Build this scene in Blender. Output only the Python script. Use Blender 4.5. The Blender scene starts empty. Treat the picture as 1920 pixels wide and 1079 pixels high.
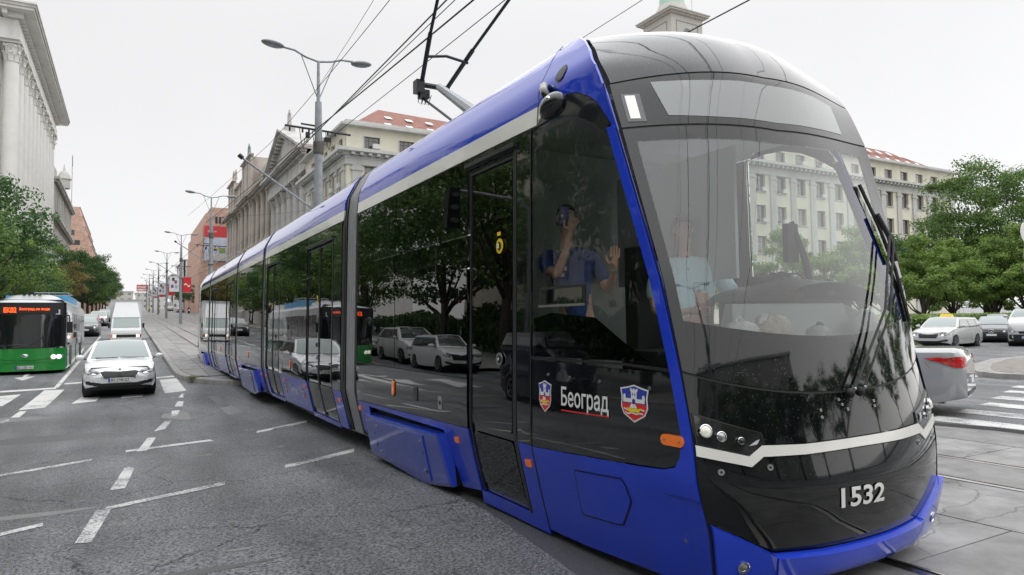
import bpy, math, random
from math import sin, cos, pi, radians, sqrt, atan2
from mathutils import Vector, Matrix, noise
from mathutils.bvhtree import BVHTree
from mathutils.geometry import delaunay_2d_cdt
random.seed(7)
SC = bpy.context.scene
COL = SC.collection

# ---------------------------------------------------------------- camera
TH = radians(29.4); PIT = math.atan(.05); ROL = math.atan(.0142)
fw = Vector((sin(TH)*cos(PIT), cos(TH)*cos(PIT), sin(PIT)))
r0 = Vector((cos(TH), -sin(TH), 0)); u0 = r0.cross(fw)
rr = r0*cos(ROL) - u0*sin(ROL); uu = u0*cos(ROL) + r0*sin(ROL)
cd = bpy.data.cameras.new('camera'); cam = bpy.data.objects.new('camera', cd); COL.objects.link(cam)
cam.matrix_world = Matrix(((rr.x, uu.x, -fw.x, 0), (rr.y, uu.y, -fw.y, 0), (rr.z, uu.z, -fw.z, 1.6), (0, 0, 0, 1)))
cd.sensor_width = 36; cd.lens = 24; cd.clip_start = .05; cd.clip_end = 6000
SC.camera = cam

# ---------------------------------------------------------------- world, sun, exposure
W = bpy.data.worlds.new('World'); SC.world = W; W.use_nodes = True
nt = W.node_tree; nt.nodes.clear()
def N(t, **k):
    n = nt.nodes.new(t)
    for a, b in k.items(): setattr(n, a, b)
    return n
SUN_EL, SUN_AZ = radians(50), radians(110)
sky = N('ShaderNodeTexSky', sky_type='NISHITA', sun_disc=False, sun_elevation=SUN_EL, sun_rotation=SUN_AZ, air_density=1.0, dust_density=.6)
hs = N('ShaderNodeHueSaturation'); hs.inputs['Saturation'].default_value = .10
nt.links.new(sky.outputs[0], hs.inputs['Color'])
bg1 = N('ShaderNodeBackground'); bg1.inputs[1].default_value = .05
nt.links.new(hs.outputs[0], bg1.inputs[0])
tc = N('ShaderNodeTexCoord'); sx = N('ShaderNodeSeparateXYZ'); nt.links.new(tc.outputs['Generated'], sx.inputs[0])
mr = N('ShaderNodeMapRange', interpolation_type='SMOOTHSTEP')
mr.inputs['From Min'].default_value = .36; mr.inputs['From Max'].default_value = 1.0
mr.inputs['To Min'].default_value = 0; mr.inputs['To Max'].default_value = 1
nt.links.new(sx.outputs['Z'], mr.inputs['Value'])
cl = N('ShaderNodeMixRGB'); cl.inputs[1].default_value = (.665, .66, .665, 1); cl.inputs[2].default_value = (1.95, 1.98, 2.04, 1)
nt.links.new(mr.outputs[0], cl.inputs[0])
nz = N('ShaderNodeTexNoise'); nz.inputs['Scale'].default_value = 1.6; nz.inputs['Detail'].default_value = 5
nt.links.new(tc.outputs['Generated'], nz.inputs['Vector'])
m2 = N('ShaderNodeMapRange'); m2.inputs['From Min'].default_value = .3; m2.inputs['From Max'].default_value = .7
m2.inputs['To Min'].default_value = .94; m2.inputs['To Max'].default_value = 1.05
nt.links.new(nz.outputs['Fac'], m2.inputs['Value'])
bg2 = N('ShaderNodeBackground'); nt.links.new(cl.outputs[0], bg2.inputs[0]); nt.links.new(m2.outputs[0], bg2.inputs[1])
ad = N('ShaderNodeAddShader'); wo = N('ShaderNodeOutputWorld')
nt.links.new(bg1.outputs[0], ad.inputs[0]); nt.links.new(bg2.outputs[0], ad.inputs[1]); nt.links.new(ad.outputs[0], wo.inputs[0])
sl = bpy.data.lights.new('sun', 'SUN'); sl.energy = 1.2; sl.angle = radians(140); sl.color = (1, .97, .93)
so = bpy.data.objects.new('sun', sl); COL.objects.link(so)
sd = Vector((sin(SUN_AZ)*cos(SUN_EL), cos(SUN_AZ)*cos(SUN_EL), sin(SUN_EL)))
so.rotation_euler = sd.to_track_quat('Z', 'Y').to_euler(); so.location = (0, 0, 60)
vs = SC.view_settings; vs.view_transform = 'Standard'; vs.look = 'None'; vs.exposure = 0; vs.gamma = 1
vs.use_curve_mapping = False
SC.render.engine = 'CYCLES'
SC.cycles.max_bounces = 8; SC.cycles.transparent_max_bounces = 16; SC.cycles.glossy_bounces = 4
SC.cycles.transmission_bounces = 4; SC.cycles.diffuse_bounces = 4

# ---------------------------------------------------------------- helpers
def lin(r, g, b):
    f = lambda c: (c/255/12.92) if c/255 <= .04045 else ((c/255+.055)/1.055)**2.4
    return (f(r), f(g), f(b))
def smst(t): t = max(0, min(1, t)); return t*t*(3-2*t)
def ground_z(x, y):
    f = smst((x-1.3)/5)
    a = max(-.95+.031*min(y, 330)+.012*max(0, y-330)*0, -3)
    b = -.3*smst((y-4)/10)*(1-f)
    if y <= 6: return b
    k = .08*smst((y-6)/4)+1e-4
    return .5*(a+b+sqrt((a-b)**2+k*k))
def li(T, x):
    if x <= T[0][0]: return T[0][1]
    for (a, b), (c, d) in zip(T, T[1:]):
        if x <= c: return b+(d-b)*(x-a)/(c-a)
    return T[-1][1]

class MB:
    def __init__(s): s.v = []; s.f = []
    def add(s, vs_, fs): n = len(s.v); s.v += [tuple(v) for v in vs_]; s.f += [tuple(i+n for i in f) for f in fs]; return s
    def box(s, x0, x1, y0, y1, z0, z1):
        return s.add([(x0,y0,z0),(x1,y0,z0),(x1,y1,z0),(x0,y1,z0),(x0,y0,z1),(x1,y0,z1),(x1,y1,z1),(x0,y1,z1)],
                     [(3,2,1,0),(4,5,6,7),(0,1,5,4),(1,2,6,5),(2,3,7,6),(3,0,4,7)])
    def cbox(s, c, d, M=None, ch=0):
        a, b, e = d[0]/2, d[1]/2, d[2]/2
        vs_ = [Vector(p) for p in [(-a,-b,-e),(a,-b,-e),(a,b,-e),(-a,b,-e),(-a,-b,e),(a,-b,e),(a,b,e),(-a,b,e)]]
        if M is not None: vs_ = [M @ v for v in vs_]
        return s.add([v+Vector(c) for v in vs_], [(3,2,1,0),(4,5,6,7),(0,1,5,4),(1,2,6,5),(2,3,7,6),(3,0,4,7)])
    def prism(s, poly, z0, z1, f=lambda x, y, z: (x, y, z)):
        n = len(poly)
        return s.add([f(x, y, z0) for x, y in poly]+[f(x, y, z1) for x, y in poly],
            [tuple(range(n))[::-1], tuple(range(n, 2*n))]+[(i, (i+1) % n, n+(i+1) % n, n+i) for i in range(n)])
    def tube(s, pts, r, n=8, caps=True):
        pts = [Vector(p) for p in pts]; rs = r if isinstance(r, (list, tuple)) else [r]*len(pts)
        vs_ = []; up = None
        for i, p in enumerate(pts):
            d = (pts[min(i+1, len(pts)-1)]-pts[max(i-1, 0)]).normalized()
            if up is None: up = Vector((0, 0, 1)) if abs(d.z) < .9 else Vector((1, 0, 0))
            a = d.cross(up).normalized(); b = a.cross(d).normalized(); up = b
            for k in range(n): t = 2*pi*k/n; vs_.append(p+(a*cos(t)+b*sin(t))*rs[i])
        fs = [(i*n+k, i*n+(k+1) % n, (i+1)*n+(k+1) % n, (i+1)*n+k) for i in range(len(pts)-1) for k in range(n)]
        if caps: fs += [tuple(range(n))[::-1], tuple(range((len(pts)-1)*n, len(pts)*n))]
        return s.add(vs_, fs)
    def lathe(s, prof, c=(0, 0, 0), n=16, ax='z', sc=(1, 1)):
        vs_ = []
        for r, h in prof:
            for k in range(n):
                t = 2*pi*k/n; p = (r*cos(t)*sc[0], r*sin(t)*sc[1], h)
                if ax == 'x': p = (h, p[0], p[1])
                if ax == 'y': p = (p[0], h, p[1])
                vs_.append((p[0]+c[0], p[1]+c[1], p[2]+c[2]))
        m = len(prof)
        fs = [(i*n+k, i*n+(k+1) % n, (i+1)*n+(k+1) % n, (i+1)*n+k) for i in range(m-1) for k in range(n)]
        fs += [tuple(range(n))[::-1], tuple(range((m-1)*n, m*n))]
        return s.add(vs_, fs)
    def grid(s, fn, us, vv):
        n = len(vv)
        return s.add([fn(a, b) for a in us for b in vv], [(i*n+j, (i+1)*n+j, (i+1)*n+j+1, i*n+j+1) for i in range(len(us)-1) for j in range(n-1)])
    def ell(s, c, r, n=12, m=8, M=None):
        vs_ = []
        for i in range(m+1):
            p = pi*i/m
            for k in range(n):
                t = 2*pi*k/n; v = Vector((r[0]*sin(p)*cos(t), r[1]*sin(p)*sin(t), r[2]*cos(p)))
                if M is not None: v = M @ v
                vs_.append(v+Vector(c))
        return s.add(vs_, [(i*n+k, i*n+(k+1) % n, (i+1)*n+(k+1) % n, (i+1)*n+k) for i in range(m) for k in range(n)])
    def mesh(s, name, mat, smooth=False, org=None):
        me = bpy.data.meshes.new(name)
        vs_ = s.v if org is None else [(x-org[0], y-org[1], z-org[2]) for x, y, z in s.v]
        me.from_pydata(vs_, [], s.f); me.validate(); me.update()
        if mat is not None: me.materials.append(mat)
        if smooth is not False:
            me.polygons.foreach_set('use_smooth', [True]*len(me.polygons))
            if smooth is not True: me.set_sharp_from_angle(angle=radians(smooth))
        return me
    def build(s, name, mat, parent=None, smooth=False, org=None, fix=False, **k):
        me = s.mesh(name, mat, smooth, org)
        if fix:
            import bmesh
            b = bmesh.new(); b.from_mesh(me); bmesh.ops.remove_doubles(b, verts=b.verts, dist=1e-5); bmesh.ops.recalc_face_normals(b, faces=b.faces); b.to_mesh(me); b.free()
        return link(name, me, parent, **k)
def link(name, data, parent=None, label=None, cat=None, group=None, kind=None, loc=None, rz=None):
    o = bpy.data.objects.new(name, data); COL.objects.link(o)
    if parent is not None: o.parent = parent
    if label: o['label'] = label
    if cat: o['category'] = cat
    if group: o['group'] = group
    if kind: o['kind'] = kind
    if loc is not None: o.location = loc
    if rz is not None: o.rotation_euler = (0, 0, rz)
    return o
def thing(name, label, cat, loc=(0, 0, 0), rz=0, group=None): return link(name, None, None, label, cat, group, None, loc, rz)
def kids(o): return [c for c in ALLC.get(o.name, [])]
def dup(root, loc, rz=None, label=None, group=None, scale=None):
    def cp(o, p):
        c = o.copy(); COL.objects.link(c); c.parent = p
        for ch in list(o.children): cp(ch, c)
        return c
    r = cp(root, None); r.location = loc
    if rz is not None: r.rotation_euler = (0, 0, rz)
    if scale: r.scale = scale if isinstance(scale, tuple) else (scale,)*3
    if label: r['label'] = label
    if group: r['group'] = group
    return r

# ---------------------------------------------------------------- materials
MATS = {}
def mat(name, col, rough=.5, metal=0, var=0, vs=5., bump=0, bs=60., coat=0, ior=1.5, emit=0, alpha=1, trans=0, dirt=None, vs2=None, obj=True, coatior=1.5):
    if name in MATS: return MATS[name]
    m = bpy.data.materials.new(name); m.use_nodes = True; t = m.node_tree; b = t.nodes['Principled BSDF']
    MATS[name] = m
    b.inputs['Base Color'].default_value = (*col, 1); b.inputs['Roughness'].default_value = rough
    b.inputs['Metallic'].default_value = metal; b.inputs['IOR'].default_value = ior
    if coat: b.inputs['Coat Weight'].default_value = coat; b.inputs['Coat Roughness'].default_value = .03; b.inputs['Coat IOR'].default_value = coatior
    if trans: b.inputs['Transmission Weight'].default_value = trans
    if emit: b.inputs['Emission Color'].default_value = (*col, 1); b.inputs['Emission Strength'].default_value = emit
    tcn = t.nodes.new('ShaderNodeTexCoord'); src = tcn.outputs['Object']
    if var:
        n = t.nodes.new('ShaderNodeTexNoise'); n.inputs['Scale'].default_value = vs; n.inputs['Detail'].default_value = 6; n.inputs['Roughness'].default_value = .65
        t.links.new(src, n.inputs['Vector'])
        r = t.nodes.new('ShaderNodeMapRange'); r.inputs['From Min'].default_value = .3; r.inputs['From Max'].default_value = .7
        r.inputs['To Min'].default_value = 1-var; r.inputs['To Max'].default_value = 1+var
        t.links.new(n.outputs['Fac'], r.inputs['Value'])
        x = t.nodes.new('ShaderNodeMixRGB'); x.blend_type = 'MULTIPLY'; x.inputs[0].default_value = 1; x.inputs[1].default_value = (*col, 1)
        t.links.new(r.outputs[0], x.inputs[2]); out = x.outputs[0]
        if dirt:
            n2 = t.nodes.new('ShaderNodeTexNoise'); n2.inputs['Scale'].default_value = dirt[1]; n2.inputs['Detail'].default_value = 8
            mp = t.nodes.new('ShaderNodeMapping'); mp.inputs['Scale'].default_value = (1, 1, .15); t.links.new(src, mp.inputs[0]); t.links.new(mp.outputs[0], n2.inputs['Vector'])
            r2 = t.nodes.new('ShaderNodeMapRange'); r2.inputs['From Min'].default_value = .5; r2.inputs['From Max'].default_value = .75; r2.inputs['To Max'].default_value = dirt[2]
            t.links.new(n2.outputs['Fac'], r2.inputs['Value'])
            y = t.nodes.new('ShaderNodeMixRGB'); y.inputs[2].default_value = (*dirt[0], 1); t.links.new(r2.outputs[0], y.inputs[0]); t.links.new(out, y.inputs[1]); out = y.outputs[0]
        t.links.new(out, b.inputs['Base Color'])
    if bump:
        n = t.nodes.new('ShaderNodeTexNoise'); n.inputs['Scale'].default_value = bs; n.inputs['Detail'].default_value = 4
        t.links.new(src, n.inputs['Vector'])
        bp = t.nodes.new('ShaderNodeBump'); bp.inputs['Strength'].default_value = bump; bp.inputs['Distance'].default_value = .02
        t.links.new(n.outputs['Fac'], bp.inputs['Height']); t.links.new(bp.outputs[0], b.inputs['Normal'])
    return m
def drops(m, scale=90, strength=.5, normal=True, wave=.0):
    """rain drops standing on a glossy surface, plus the slight waviness of moulded panels"""
    t = m.node_tree; b = t.nodes['Principled BSDF']
    tcn = t.nodes.new('ShaderNodeTexCoord')
    v = t.nodes.new('ShaderNodeTexVoronoi'); v.inputs['Scale'].default_value = scale; v.inputs['Randomness'].default_value = 1
    t.links.new(tcn.outputs['Object'], v.inputs['Vector'])
    r = t.nodes.new('ShaderNodeMapRange'); r.inputs['From Min'].default_value = .0; r.inputs['From Max'].default_value = .22; r.inputs['To Min'].default_value = 1; r.inputs['To Max'].default_value = 0
    t.links.new(v.outputs['Distance'], r.inputs['Value'])
    sp = t.nodes.new('ShaderNodeSeparateColor'); t.links.new(v.outputs['Color'], sp.inputs[0])
    g = t.nodes.new('ShaderNodeMath'); g.operation = 'GREATER_THAN'; g.inputs[1].default_value = .62; t.links.new(sp.outputs[0], g.inputs[0])
    q = t.nodes.new('ShaderNodeMath'); q.operation = 'MULTIPLY'; t.links.new(g.outputs[0], q.inputs[0]); t.links.new(r.outputs[0], q.inputs[1])
    bp = t.nodes.new('ShaderNodeBump'); bp.inputs['Strength'].default_value = strength; bp.inputs['Distance'].default_value = .004
    t.links.new(q.outputs[0], bp.inputs['Height'])
    if wave:
        n = t.nodes.new('ShaderNodeTexNoise'); n.inputs['Scale'].default_value = 1.3; n.inputs['Detail'].default_value = 1
        t.links.new(tcn.outputs['Object'], n.inputs['Vector'])
        b2 = t.nodes.new('ShaderNodeBump'); b2.inputs['Strength'].default_value = wave; b2.inputs['Distance'].default_value = .05
        t.links.new(n.outputs['Fac'], b2.inputs['Height']); t.links.new(b2.outputs[0], bp.inputs['Normal'])
    for s in ('Normal', 'Coat Normal'): t.links.new(bp.outputs[0], b.inputs[s])
    return m
def glass(name, tint, rough=0., ior=1.5, wave=0., dscale=0):
    """thin pane: transparent tint under a fresnel reflection"""
    m = bpy.data.materials.new(name); m.use_nodes = True; t = m.node_tree; t.nodes.clear()
    tr = t.nodes.new('ShaderNodeBsdfTransparent'); tr.inputs[0].default_value = (*tint, 1)
    gl = t.nodes.new('ShaderNodeBsdfGlossy'); gl.inputs['Roughness'].default_value = rough; gl.inputs[0].default_value = (1, 1, 1, 1)
    fr = t.nodes.new('ShaderNodeFresnel'); fr.inputs[0].default_value = ior
    mx = t.nodes.new('ShaderNodeMixShader'); o = t.nodes.new('ShaderNodeOutputMaterial')
    t.links.new(fr.outputs[0], mx.inputs[0]); t.links.new(tr.outputs[0], mx.inputs[1]); t.links.new(gl.outputs[0], mx.inputs[2]); t.links.new(mx.outputs[0], o.inputs[0])
    if wave or dscale:
        tcn = t.nodes.new('ShaderNodeTexCoord'); last = None
        if wave:
            n = t.nodes.new('ShaderNodeTexNoise'); n.inputs['Scale'].default_value = 1.1; n.inputs['Detail'].default_value = 1
            t.links.new(tcn.outputs['Object'], n.inputs['Vector'])
            bp = t.nodes.new('ShaderNodeBump'); bp.inputs['Strength'].default_value = wave; bp.inputs['Distance'].default_value = .05
            t.links.new(n.outputs['Fac'], bp.inputs['Height']); last = bp.outputs[0]
        t.links.new(last, gl.inputs['Normal']); t.links.new(last, fr.inputs['Normal'])
    MATS[name] = m
    return m

def asphalt_mat():
    m = bpy.data.materials.new('asphalt'); m.use_nodes = True; t = m.node_tree; b = t.nodes['Principled BSDF']
    L = t.links.new
    def n(ty, **k):
        x = t.nodes.new(ty)
        for a, c in k.items():
            if a in x.inputs: x.inputs[a].default_value = c
            else: setattr(x, a, c)
        return x
    tcn = n('ShaderNodeTexCoord'); O = tcn.outputs['Object']
    fine = n('ShaderNodeTexNoise', Scale=42., Detail=3., Roughness=.8); L(O, fine.inputs['Vector'])
    vor = n('ShaderNodeTexVoronoi', Scale=95.); L(O, vor.inputs['Vector'])
    big = n('ShaderNodeTexNoise', Scale=.35, Detail=6., Roughness=.6); L(O, big.inputs['Vector'])
    mp = n('ShaderNodeMapping'); mp.inputs['Scale'].default_value = (1.6, .22, 1); L(O, mp.inputs[0])
    lane = n('ShaderNodeTexNoise', Scale=.8, Detail=5.); L(mp.outputs[0], lane.inputs['Vector'])
    r1 = n('ShaderNodeValToRGB'); r1.color_ramp.elements[0].position = .3; r1.color_ramp.elements[0].color = (.112, .117, .125, 1)
    r1.color_ramp.elements[1].position = .72; r1.color_ramp.elements[1].color = (.215, .22, .228, 1); L(big.outputs['Fac'], r1.inputs[0])
    mul = n('ShaderNodeMixRGB', blend_type='MULTIPLY'); mul.inputs[0].default_value = 1; L(r1.outputs[0], mul.inputs[1])
    r2 = n('ShaderNodeMapRange'); [r2.inputs[a].__setattr__('default_value', v) for a, v in (('From Min', .36), ('From Max', .64), ('To Min', .15), ('To Max', 2.1))]
    L(fine.outputs['Fac'], r2.inputs['Value']); L(r2.outputs[0], mul.inputs[2])
    mul2 = n('ShaderNodeMixRGB', blend_type='MULTIPLY'); mul2.inputs[0].default_value = 1; L(mul.outputs[0], mul2.inputs[1])
    r3 = n('ShaderNodeMapRange'); [r3.inputs[a].__setattr__('default_value', v) for a, v in (('From Min', .3), ('From Max', .7), ('To Min', .66), ('To Max', 1.34))]
    L(lane.outputs['Fac'], r3.inputs['Value']); L(r3.outputs[0], mul2.inputs[2])
    # cracks: distorted cell edges, kept only where a mask noise is high
    dn = n('ShaderNodeTexNoise', Scale=1.7, Detail=5., Roughness=.7); L(O, dn.inputs['Vector'])
    dv = n('ShaderNodeMixRGB', blend_type='LINEAR_LIGHT'); dv.inputs[0].default_value = .22; L(O, dv.inputs[1]); L(dn.outputs['Color'], dv.inputs[2])
    cr = n('ShaderNodeTexVoronoi', feature='DISTANCE_TO_EDGE', Scale=.62); L(dv.outputs[0], cr.inputs['Vector'])
    lt = n('ShaderNodeMapRange'); [lt.inputs[a].__setattr__('default_value', v) for a, v in (('From Min', .0), ('From Max', .007), ('To Min', 1), ('To Max', 0))]
    L(cr.outputs['Distance'], lt.inputs['Value'])
    mk = n('ShaderNodeTexNoise', Scale=.45, Detail=3.); mpp = n('ShaderNodeMapping'); mpp.inputs['Location'].default_value = (13, 5, 2); L(O, mpp.inputs[0]); L(mpp.outputs[0], mk.inputs['Vector'])
    mk2 = n('ShaderNodeMapRange'); [mk2.inputs[a].__setattr__('default_value', v) for a, v in (('From Min', .42), ('From Max', .56))]
    L(mk.outputs['Fac'], mk2.inputs['Value'])
    crm = n('ShaderNodeMath', operation='MULTIPLY'); L(lt.outputs[0], crm.inputs[0]); L(mk2.outputs[0], crm.inputs[1])
    dk = n('ShaderNodeMixRGB'); dk.inputs[2].default_value = (.018, .018, .02, 1); L(crm.outputs[0], dk.inputs[0]); L(mul2.outputs[0], dk.inputs[1])
    L(dk.outputs[0], b.inputs['Base Color'])
    # damp patches are smoother
    wt = n('ShaderNodeTexNoise', Scale=.25, Detail=5.); mp3 = n('ShaderNodeMapping'); mp3.inputs['Location'].default_value = (3, 31, 2); L(O, mp3.inputs[0]); L(mp3.outputs[0], wt.inputs['Vector'])
    wr = n('ShaderNodeMapRange'); [wr.inputs[a].__setattr__('default_value', v) for a, v in (('From Min', .38), ('From Max', .62), ('To Min', .62), ('To Max', .34))]
    L(wt.outputs['Fac'], wr.inputs['Value']); L(wr.outputs[0], b.inputs['Roughness'])
    hsum = n('ShaderNodeMath', operation='MULTIPLY_ADD'); hsum.inputs[1].default_value = .7; L(fine.outputs['Fac'], hsum.inputs[0]); L(vor.outputs['Distance'], hsum.inputs[2])
    bp = n('ShaderNodeBump', Strength=1., Distance=.016); L(hsum.outputs[0], bp.inputs['Height'])
    bp2 = n('ShaderNodeBump', Strength=.8, Distance=.012, invert=True); L(crm.outputs[0], bp2.inputs['Height']); L(bp.outputs[0], bp2.inputs['Normal'])
    L(bp2.outputs[0], b.inputs['Normal'])
    return m
ASPHALT = asphalt_mat()
def worn(name, col, thr=.5, sc=26., under=(.11, .115, .12)):
    """road paint worn through to the asphalt by a noise mask"""
    m = mat(name, col, .55); t = m.node_tree; b = t.nodes['Principled BSDF']; L = t.links.new
    tcn = t.nodes.new('ShaderNodeTexCoord'); a = t.nodes.new('ShaderNodeTexNoise'); a.inputs['Scale'].default_value = sc; a.inputs['Detail'].default_value = 8; a.inputs['Roughness'].default_value = .8
    c = t.nodes.new('ShaderNodeTexNoise'); c.inputs['Scale'].default_value = 1.6; c.inputs['Detail'].default_value = 3
    L(tcn.outputs['Object'], a.inputs['Vector']); L(tcn.outputs['Object'], c.inputs['Vector'])
    s = t.nodes.new('ShaderNodeMath'); s.operation = 'MULTIPLY_ADD'; s.inputs[1].default_value = .6; L(c.outputs['Fac'], s.inputs[0]); L(a.outputs['Fac'], s.inputs[2])
    r = t.nodes.new('ShaderNodeMapRange'); r.inputs['From Min'].default_value = thr+.22; r.inputs['From Max'].default_value = thr+.3
    L(s.outputs[0], r.inputs['Value'])
    x = t.nodes.new('ShaderNodeMixRGB'); x.inputs[1].default_value = (*under, 1); x.inputs[2].default_value = (*col, 1); L(r.outputs[0], x.inputs[0]); L(x.outputs[0], b.inputs['Base Color'])
    bp = t.nodes.new('ShaderNodeBump'); bp.inputs['Strength'].default_value = .5; bp.inputs['Distance'].default_value = .004; L(a.outputs['Fac'], bp.inputs['Height']); L(bp.outputs[0], b.inputs['Normal'])
    return m
def brickmat(name, c1, c2, mortar, scale, w=.5, h=.25, rough=.8, ms=.02, rot=None, offset=.5):
    m = bpy.data.materials.new(name); m.use_nodes = True; t = m.node_tree; b = t.nodes['Principled BSDF']; L = t.links.new
    tcn = t.nodes.new('ShaderNodeTexCoord'); mp = t.nodes.new('ShaderNodeMapping')
    if rot: mp.inputs['Rotation'].default_value = rot
    L(tcn.outputs['Object'], mp.inputs[0])
    br = t.nodes.new('ShaderNodeTexBrick'); br.inputs['Scale'].default_value = scale; br.inputs['Color1'].default_value = (*c1, 1); br.inputs['Color2'].default_value = (*c2, 1)
    br.inputs['Mortar'].default_value = (*mortar, 1); br.inputs['Mortar Size'].default_value = ms; br.inputs['Brick Width'].default_value = w; br.inputs['Row Height'].default_value = h; br.offset = offset
    L(mp.outputs[0], br.inputs['Vector'])
    n = t.nodes.new('ShaderNodeTexNoise'); n.inputs['Scale'].default_value = 1.3; n.inputs['Detail'].default_value = 8; L(tcn.outputs['Object'], n.inputs['Vector'])
    r = t.nodes.new('ShaderNodeMapRange'); r.inputs['To Min'].default_value = .6; r.inputs['To Max'].default_value = 1.35; L(n.outputs['Fac'], r.inputs['Value'])
    x = t.nodes.new('ShaderNodeMixRGB'); x.blend_type = 'MULTIPLY'; x.inputs[0].default_value = 1; L(br.outputs['Color'], x.inputs[1]); L(r.outputs[0], x.inputs[2]); L(x.outputs[0], b.inputs['Base Color'])
    b.inputs['Roughness'].default_value = rough
    bp = t.nodes.new('ShaderNodeBump'); bp.inputs['Strength'].default_value = .5; bp.inputs['Distance'].default_value = .02; L(br.outputs['Fac'], bp.inputs['Height']); bp.invert = True; L(bp.outputs[0], b.inputs['Normal'])
    MATS[name] = m
    return m
BLUE = drops(mat('tram_blue', (.016, .055, .60), .2, var=.05, vs=1.5, dirt=((.05, .055, .14), 2.5, .35), coat=.75, ior=1.3, coatior=1.5), 140, .25, wave=.06)
ROOFBLUE = drops(mat('tram_roof_blue', (.010, .045, .56), .06, var=.05, vs=1.5, dirt=((.04, .05, .2), 1.5, .3), coat=.9, ior=1.2, coatior=1.45), 140, .15, wave=.05)
CREAM = mat('tram_cream', (.78, .77, .72), .2, coat=.6, var=.03, vs=3)
BLACK = drops(mat('tram_black_gloss', (.005, .006, .007), .06, coat=1, ior=1.25, coatior=1.48), 75, .55, wave=.06)
SIDEBLACK = drops(mat('tram_side_black', (.005, .006, .007), .03, coat=1, ior=1.3, coatior=1.62), 160, .15, wave=.045)
TINT = glass('tram_tinted_glass', (.11, .13, .12), ior=1.75, wave=.045)
CABGLASS = glass('tram_cab_glass', (.92, .96, .94), ior=1.42, wave=.03)
WSCREEN = glass('tram_windscreen', (.88, .93, .92), ior=1.85, wave=.03)
RUBBER = mat('black_rubber', (.012, .012, .013), .45)
BELLOW = mat('grey_bellows', (.30, .30, .31), .38, var=.12, vs=8)
BLACKMAT = mat('matt_black', (.014, .014, .016), .6)
GREY = mat('mid_grey', (.22, .23, .24), .5, var=.08)
LGREY = mat('light_grey_plastic', (.5, .52, .52), .45, var=.05)
DARKIN = mat('dark_interior', (.035, .037, .04), .6, var=.2)
STEEL = mat('brushed_steel', (.55, .55, .56), .28, metal=1, var=.1, vs=20)
CHROME = mat('chrome', (.75, .76, .78), .08, metal=1)
GALV = mat('galvanised_pole', (.30, .32, .34), .5, metal=.3, var=.18, vs=6, dirt=((.12, .11, .10), 2., .5))
ORANGE = mat('orange_lens', (.85, .17, .01), .2, coat=1, emit=.12)
RED = mat('red_lens', (.45, .008, .012), .15, coat=1)
LAMPLENS = mat('lamp_lens', (.30, .32, .31), .05, metal=.6, coat=1, var=.5, vs=40)
LAMPON = mat('lamp_lit', (.75, .74, .64), .2, emit=.25, var=.35, vs=60)
WHITEPRINT = mat('white_print', (.78, .78, .76), .4)
REDPRINT = mat('red_print', (.72, .03, .03), .4)
YELLOW = mat('yellow_print', (.85, .62, .02), .4)
# ---------------------------------------------------------------- ground, roads, markings
def frange(a, b, s):
    n = max(1, int(round((b-a)/s))); return [a+(b-a)*i/n for i in range(n+1)]
xs = [-1500, -700, -300, -120, -60, -30]+frange(-20, 30, 1.0)+[40, 60, 90, 140, 300, 700, 1500]
ys = [-800, -300, -100, -50, -20]+frange(-8, 40, 1.0)+frange(42, 120, 6)[0:]+frange(126, 340, 12)+[500, 800, 1500, 2500]
MB().grid(lambda x, y: (x, y, ground_z(x, y)), xs, ys).build('road', ASPHALT, smooth=True, kind='structure')

PAINT = worn('road_paint_white', (.62, .62, .60), .44)
PAINTWORN = worn('road_paint_worn', (.58, .58, .57), .50, sc=34.)
def drape(name, poly, m, dz=.005, step=.5, **k):
    x0 = min(p[0] for p in poly); x1 = max(p[0] for p in poly); y0 = min(p[1] for p in poly); y1 = max(p[1] for p in poly)
    A = sum(a[0]*b[1]-b[0]*a[1] for a, b in zip(poly, poly[1:]+poly[:1]))
    if A < 0: poly = poly[::-1]
    P = []
    for a, b in zip(poly, poly[1:]+poly[:1]):
        n = max(1, int(math.dist(a, b)/step)); P += [(a[0]+(b[0]-a[0])*i/n, a[1]+(b[1]-a[1])*i/n) for i in range(n)]
    pts = list(P); x = x0+step*.5
    while x < x1:
        y = y0+step*.5
        while y < y1: pts.append((x, y)); y += step
        x += step
    r = delaunay_2d_cdt([Vector(p) for p in pts], [], [list(range(len(P)))], 1, 1e-4)
    b = MB().add([(p.x, p.y, ground_z(p.x, p.y)+dz) for p in r[0]], [tuple(f) for f in r[2]])
    return b.build(name, m, **k)
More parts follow.
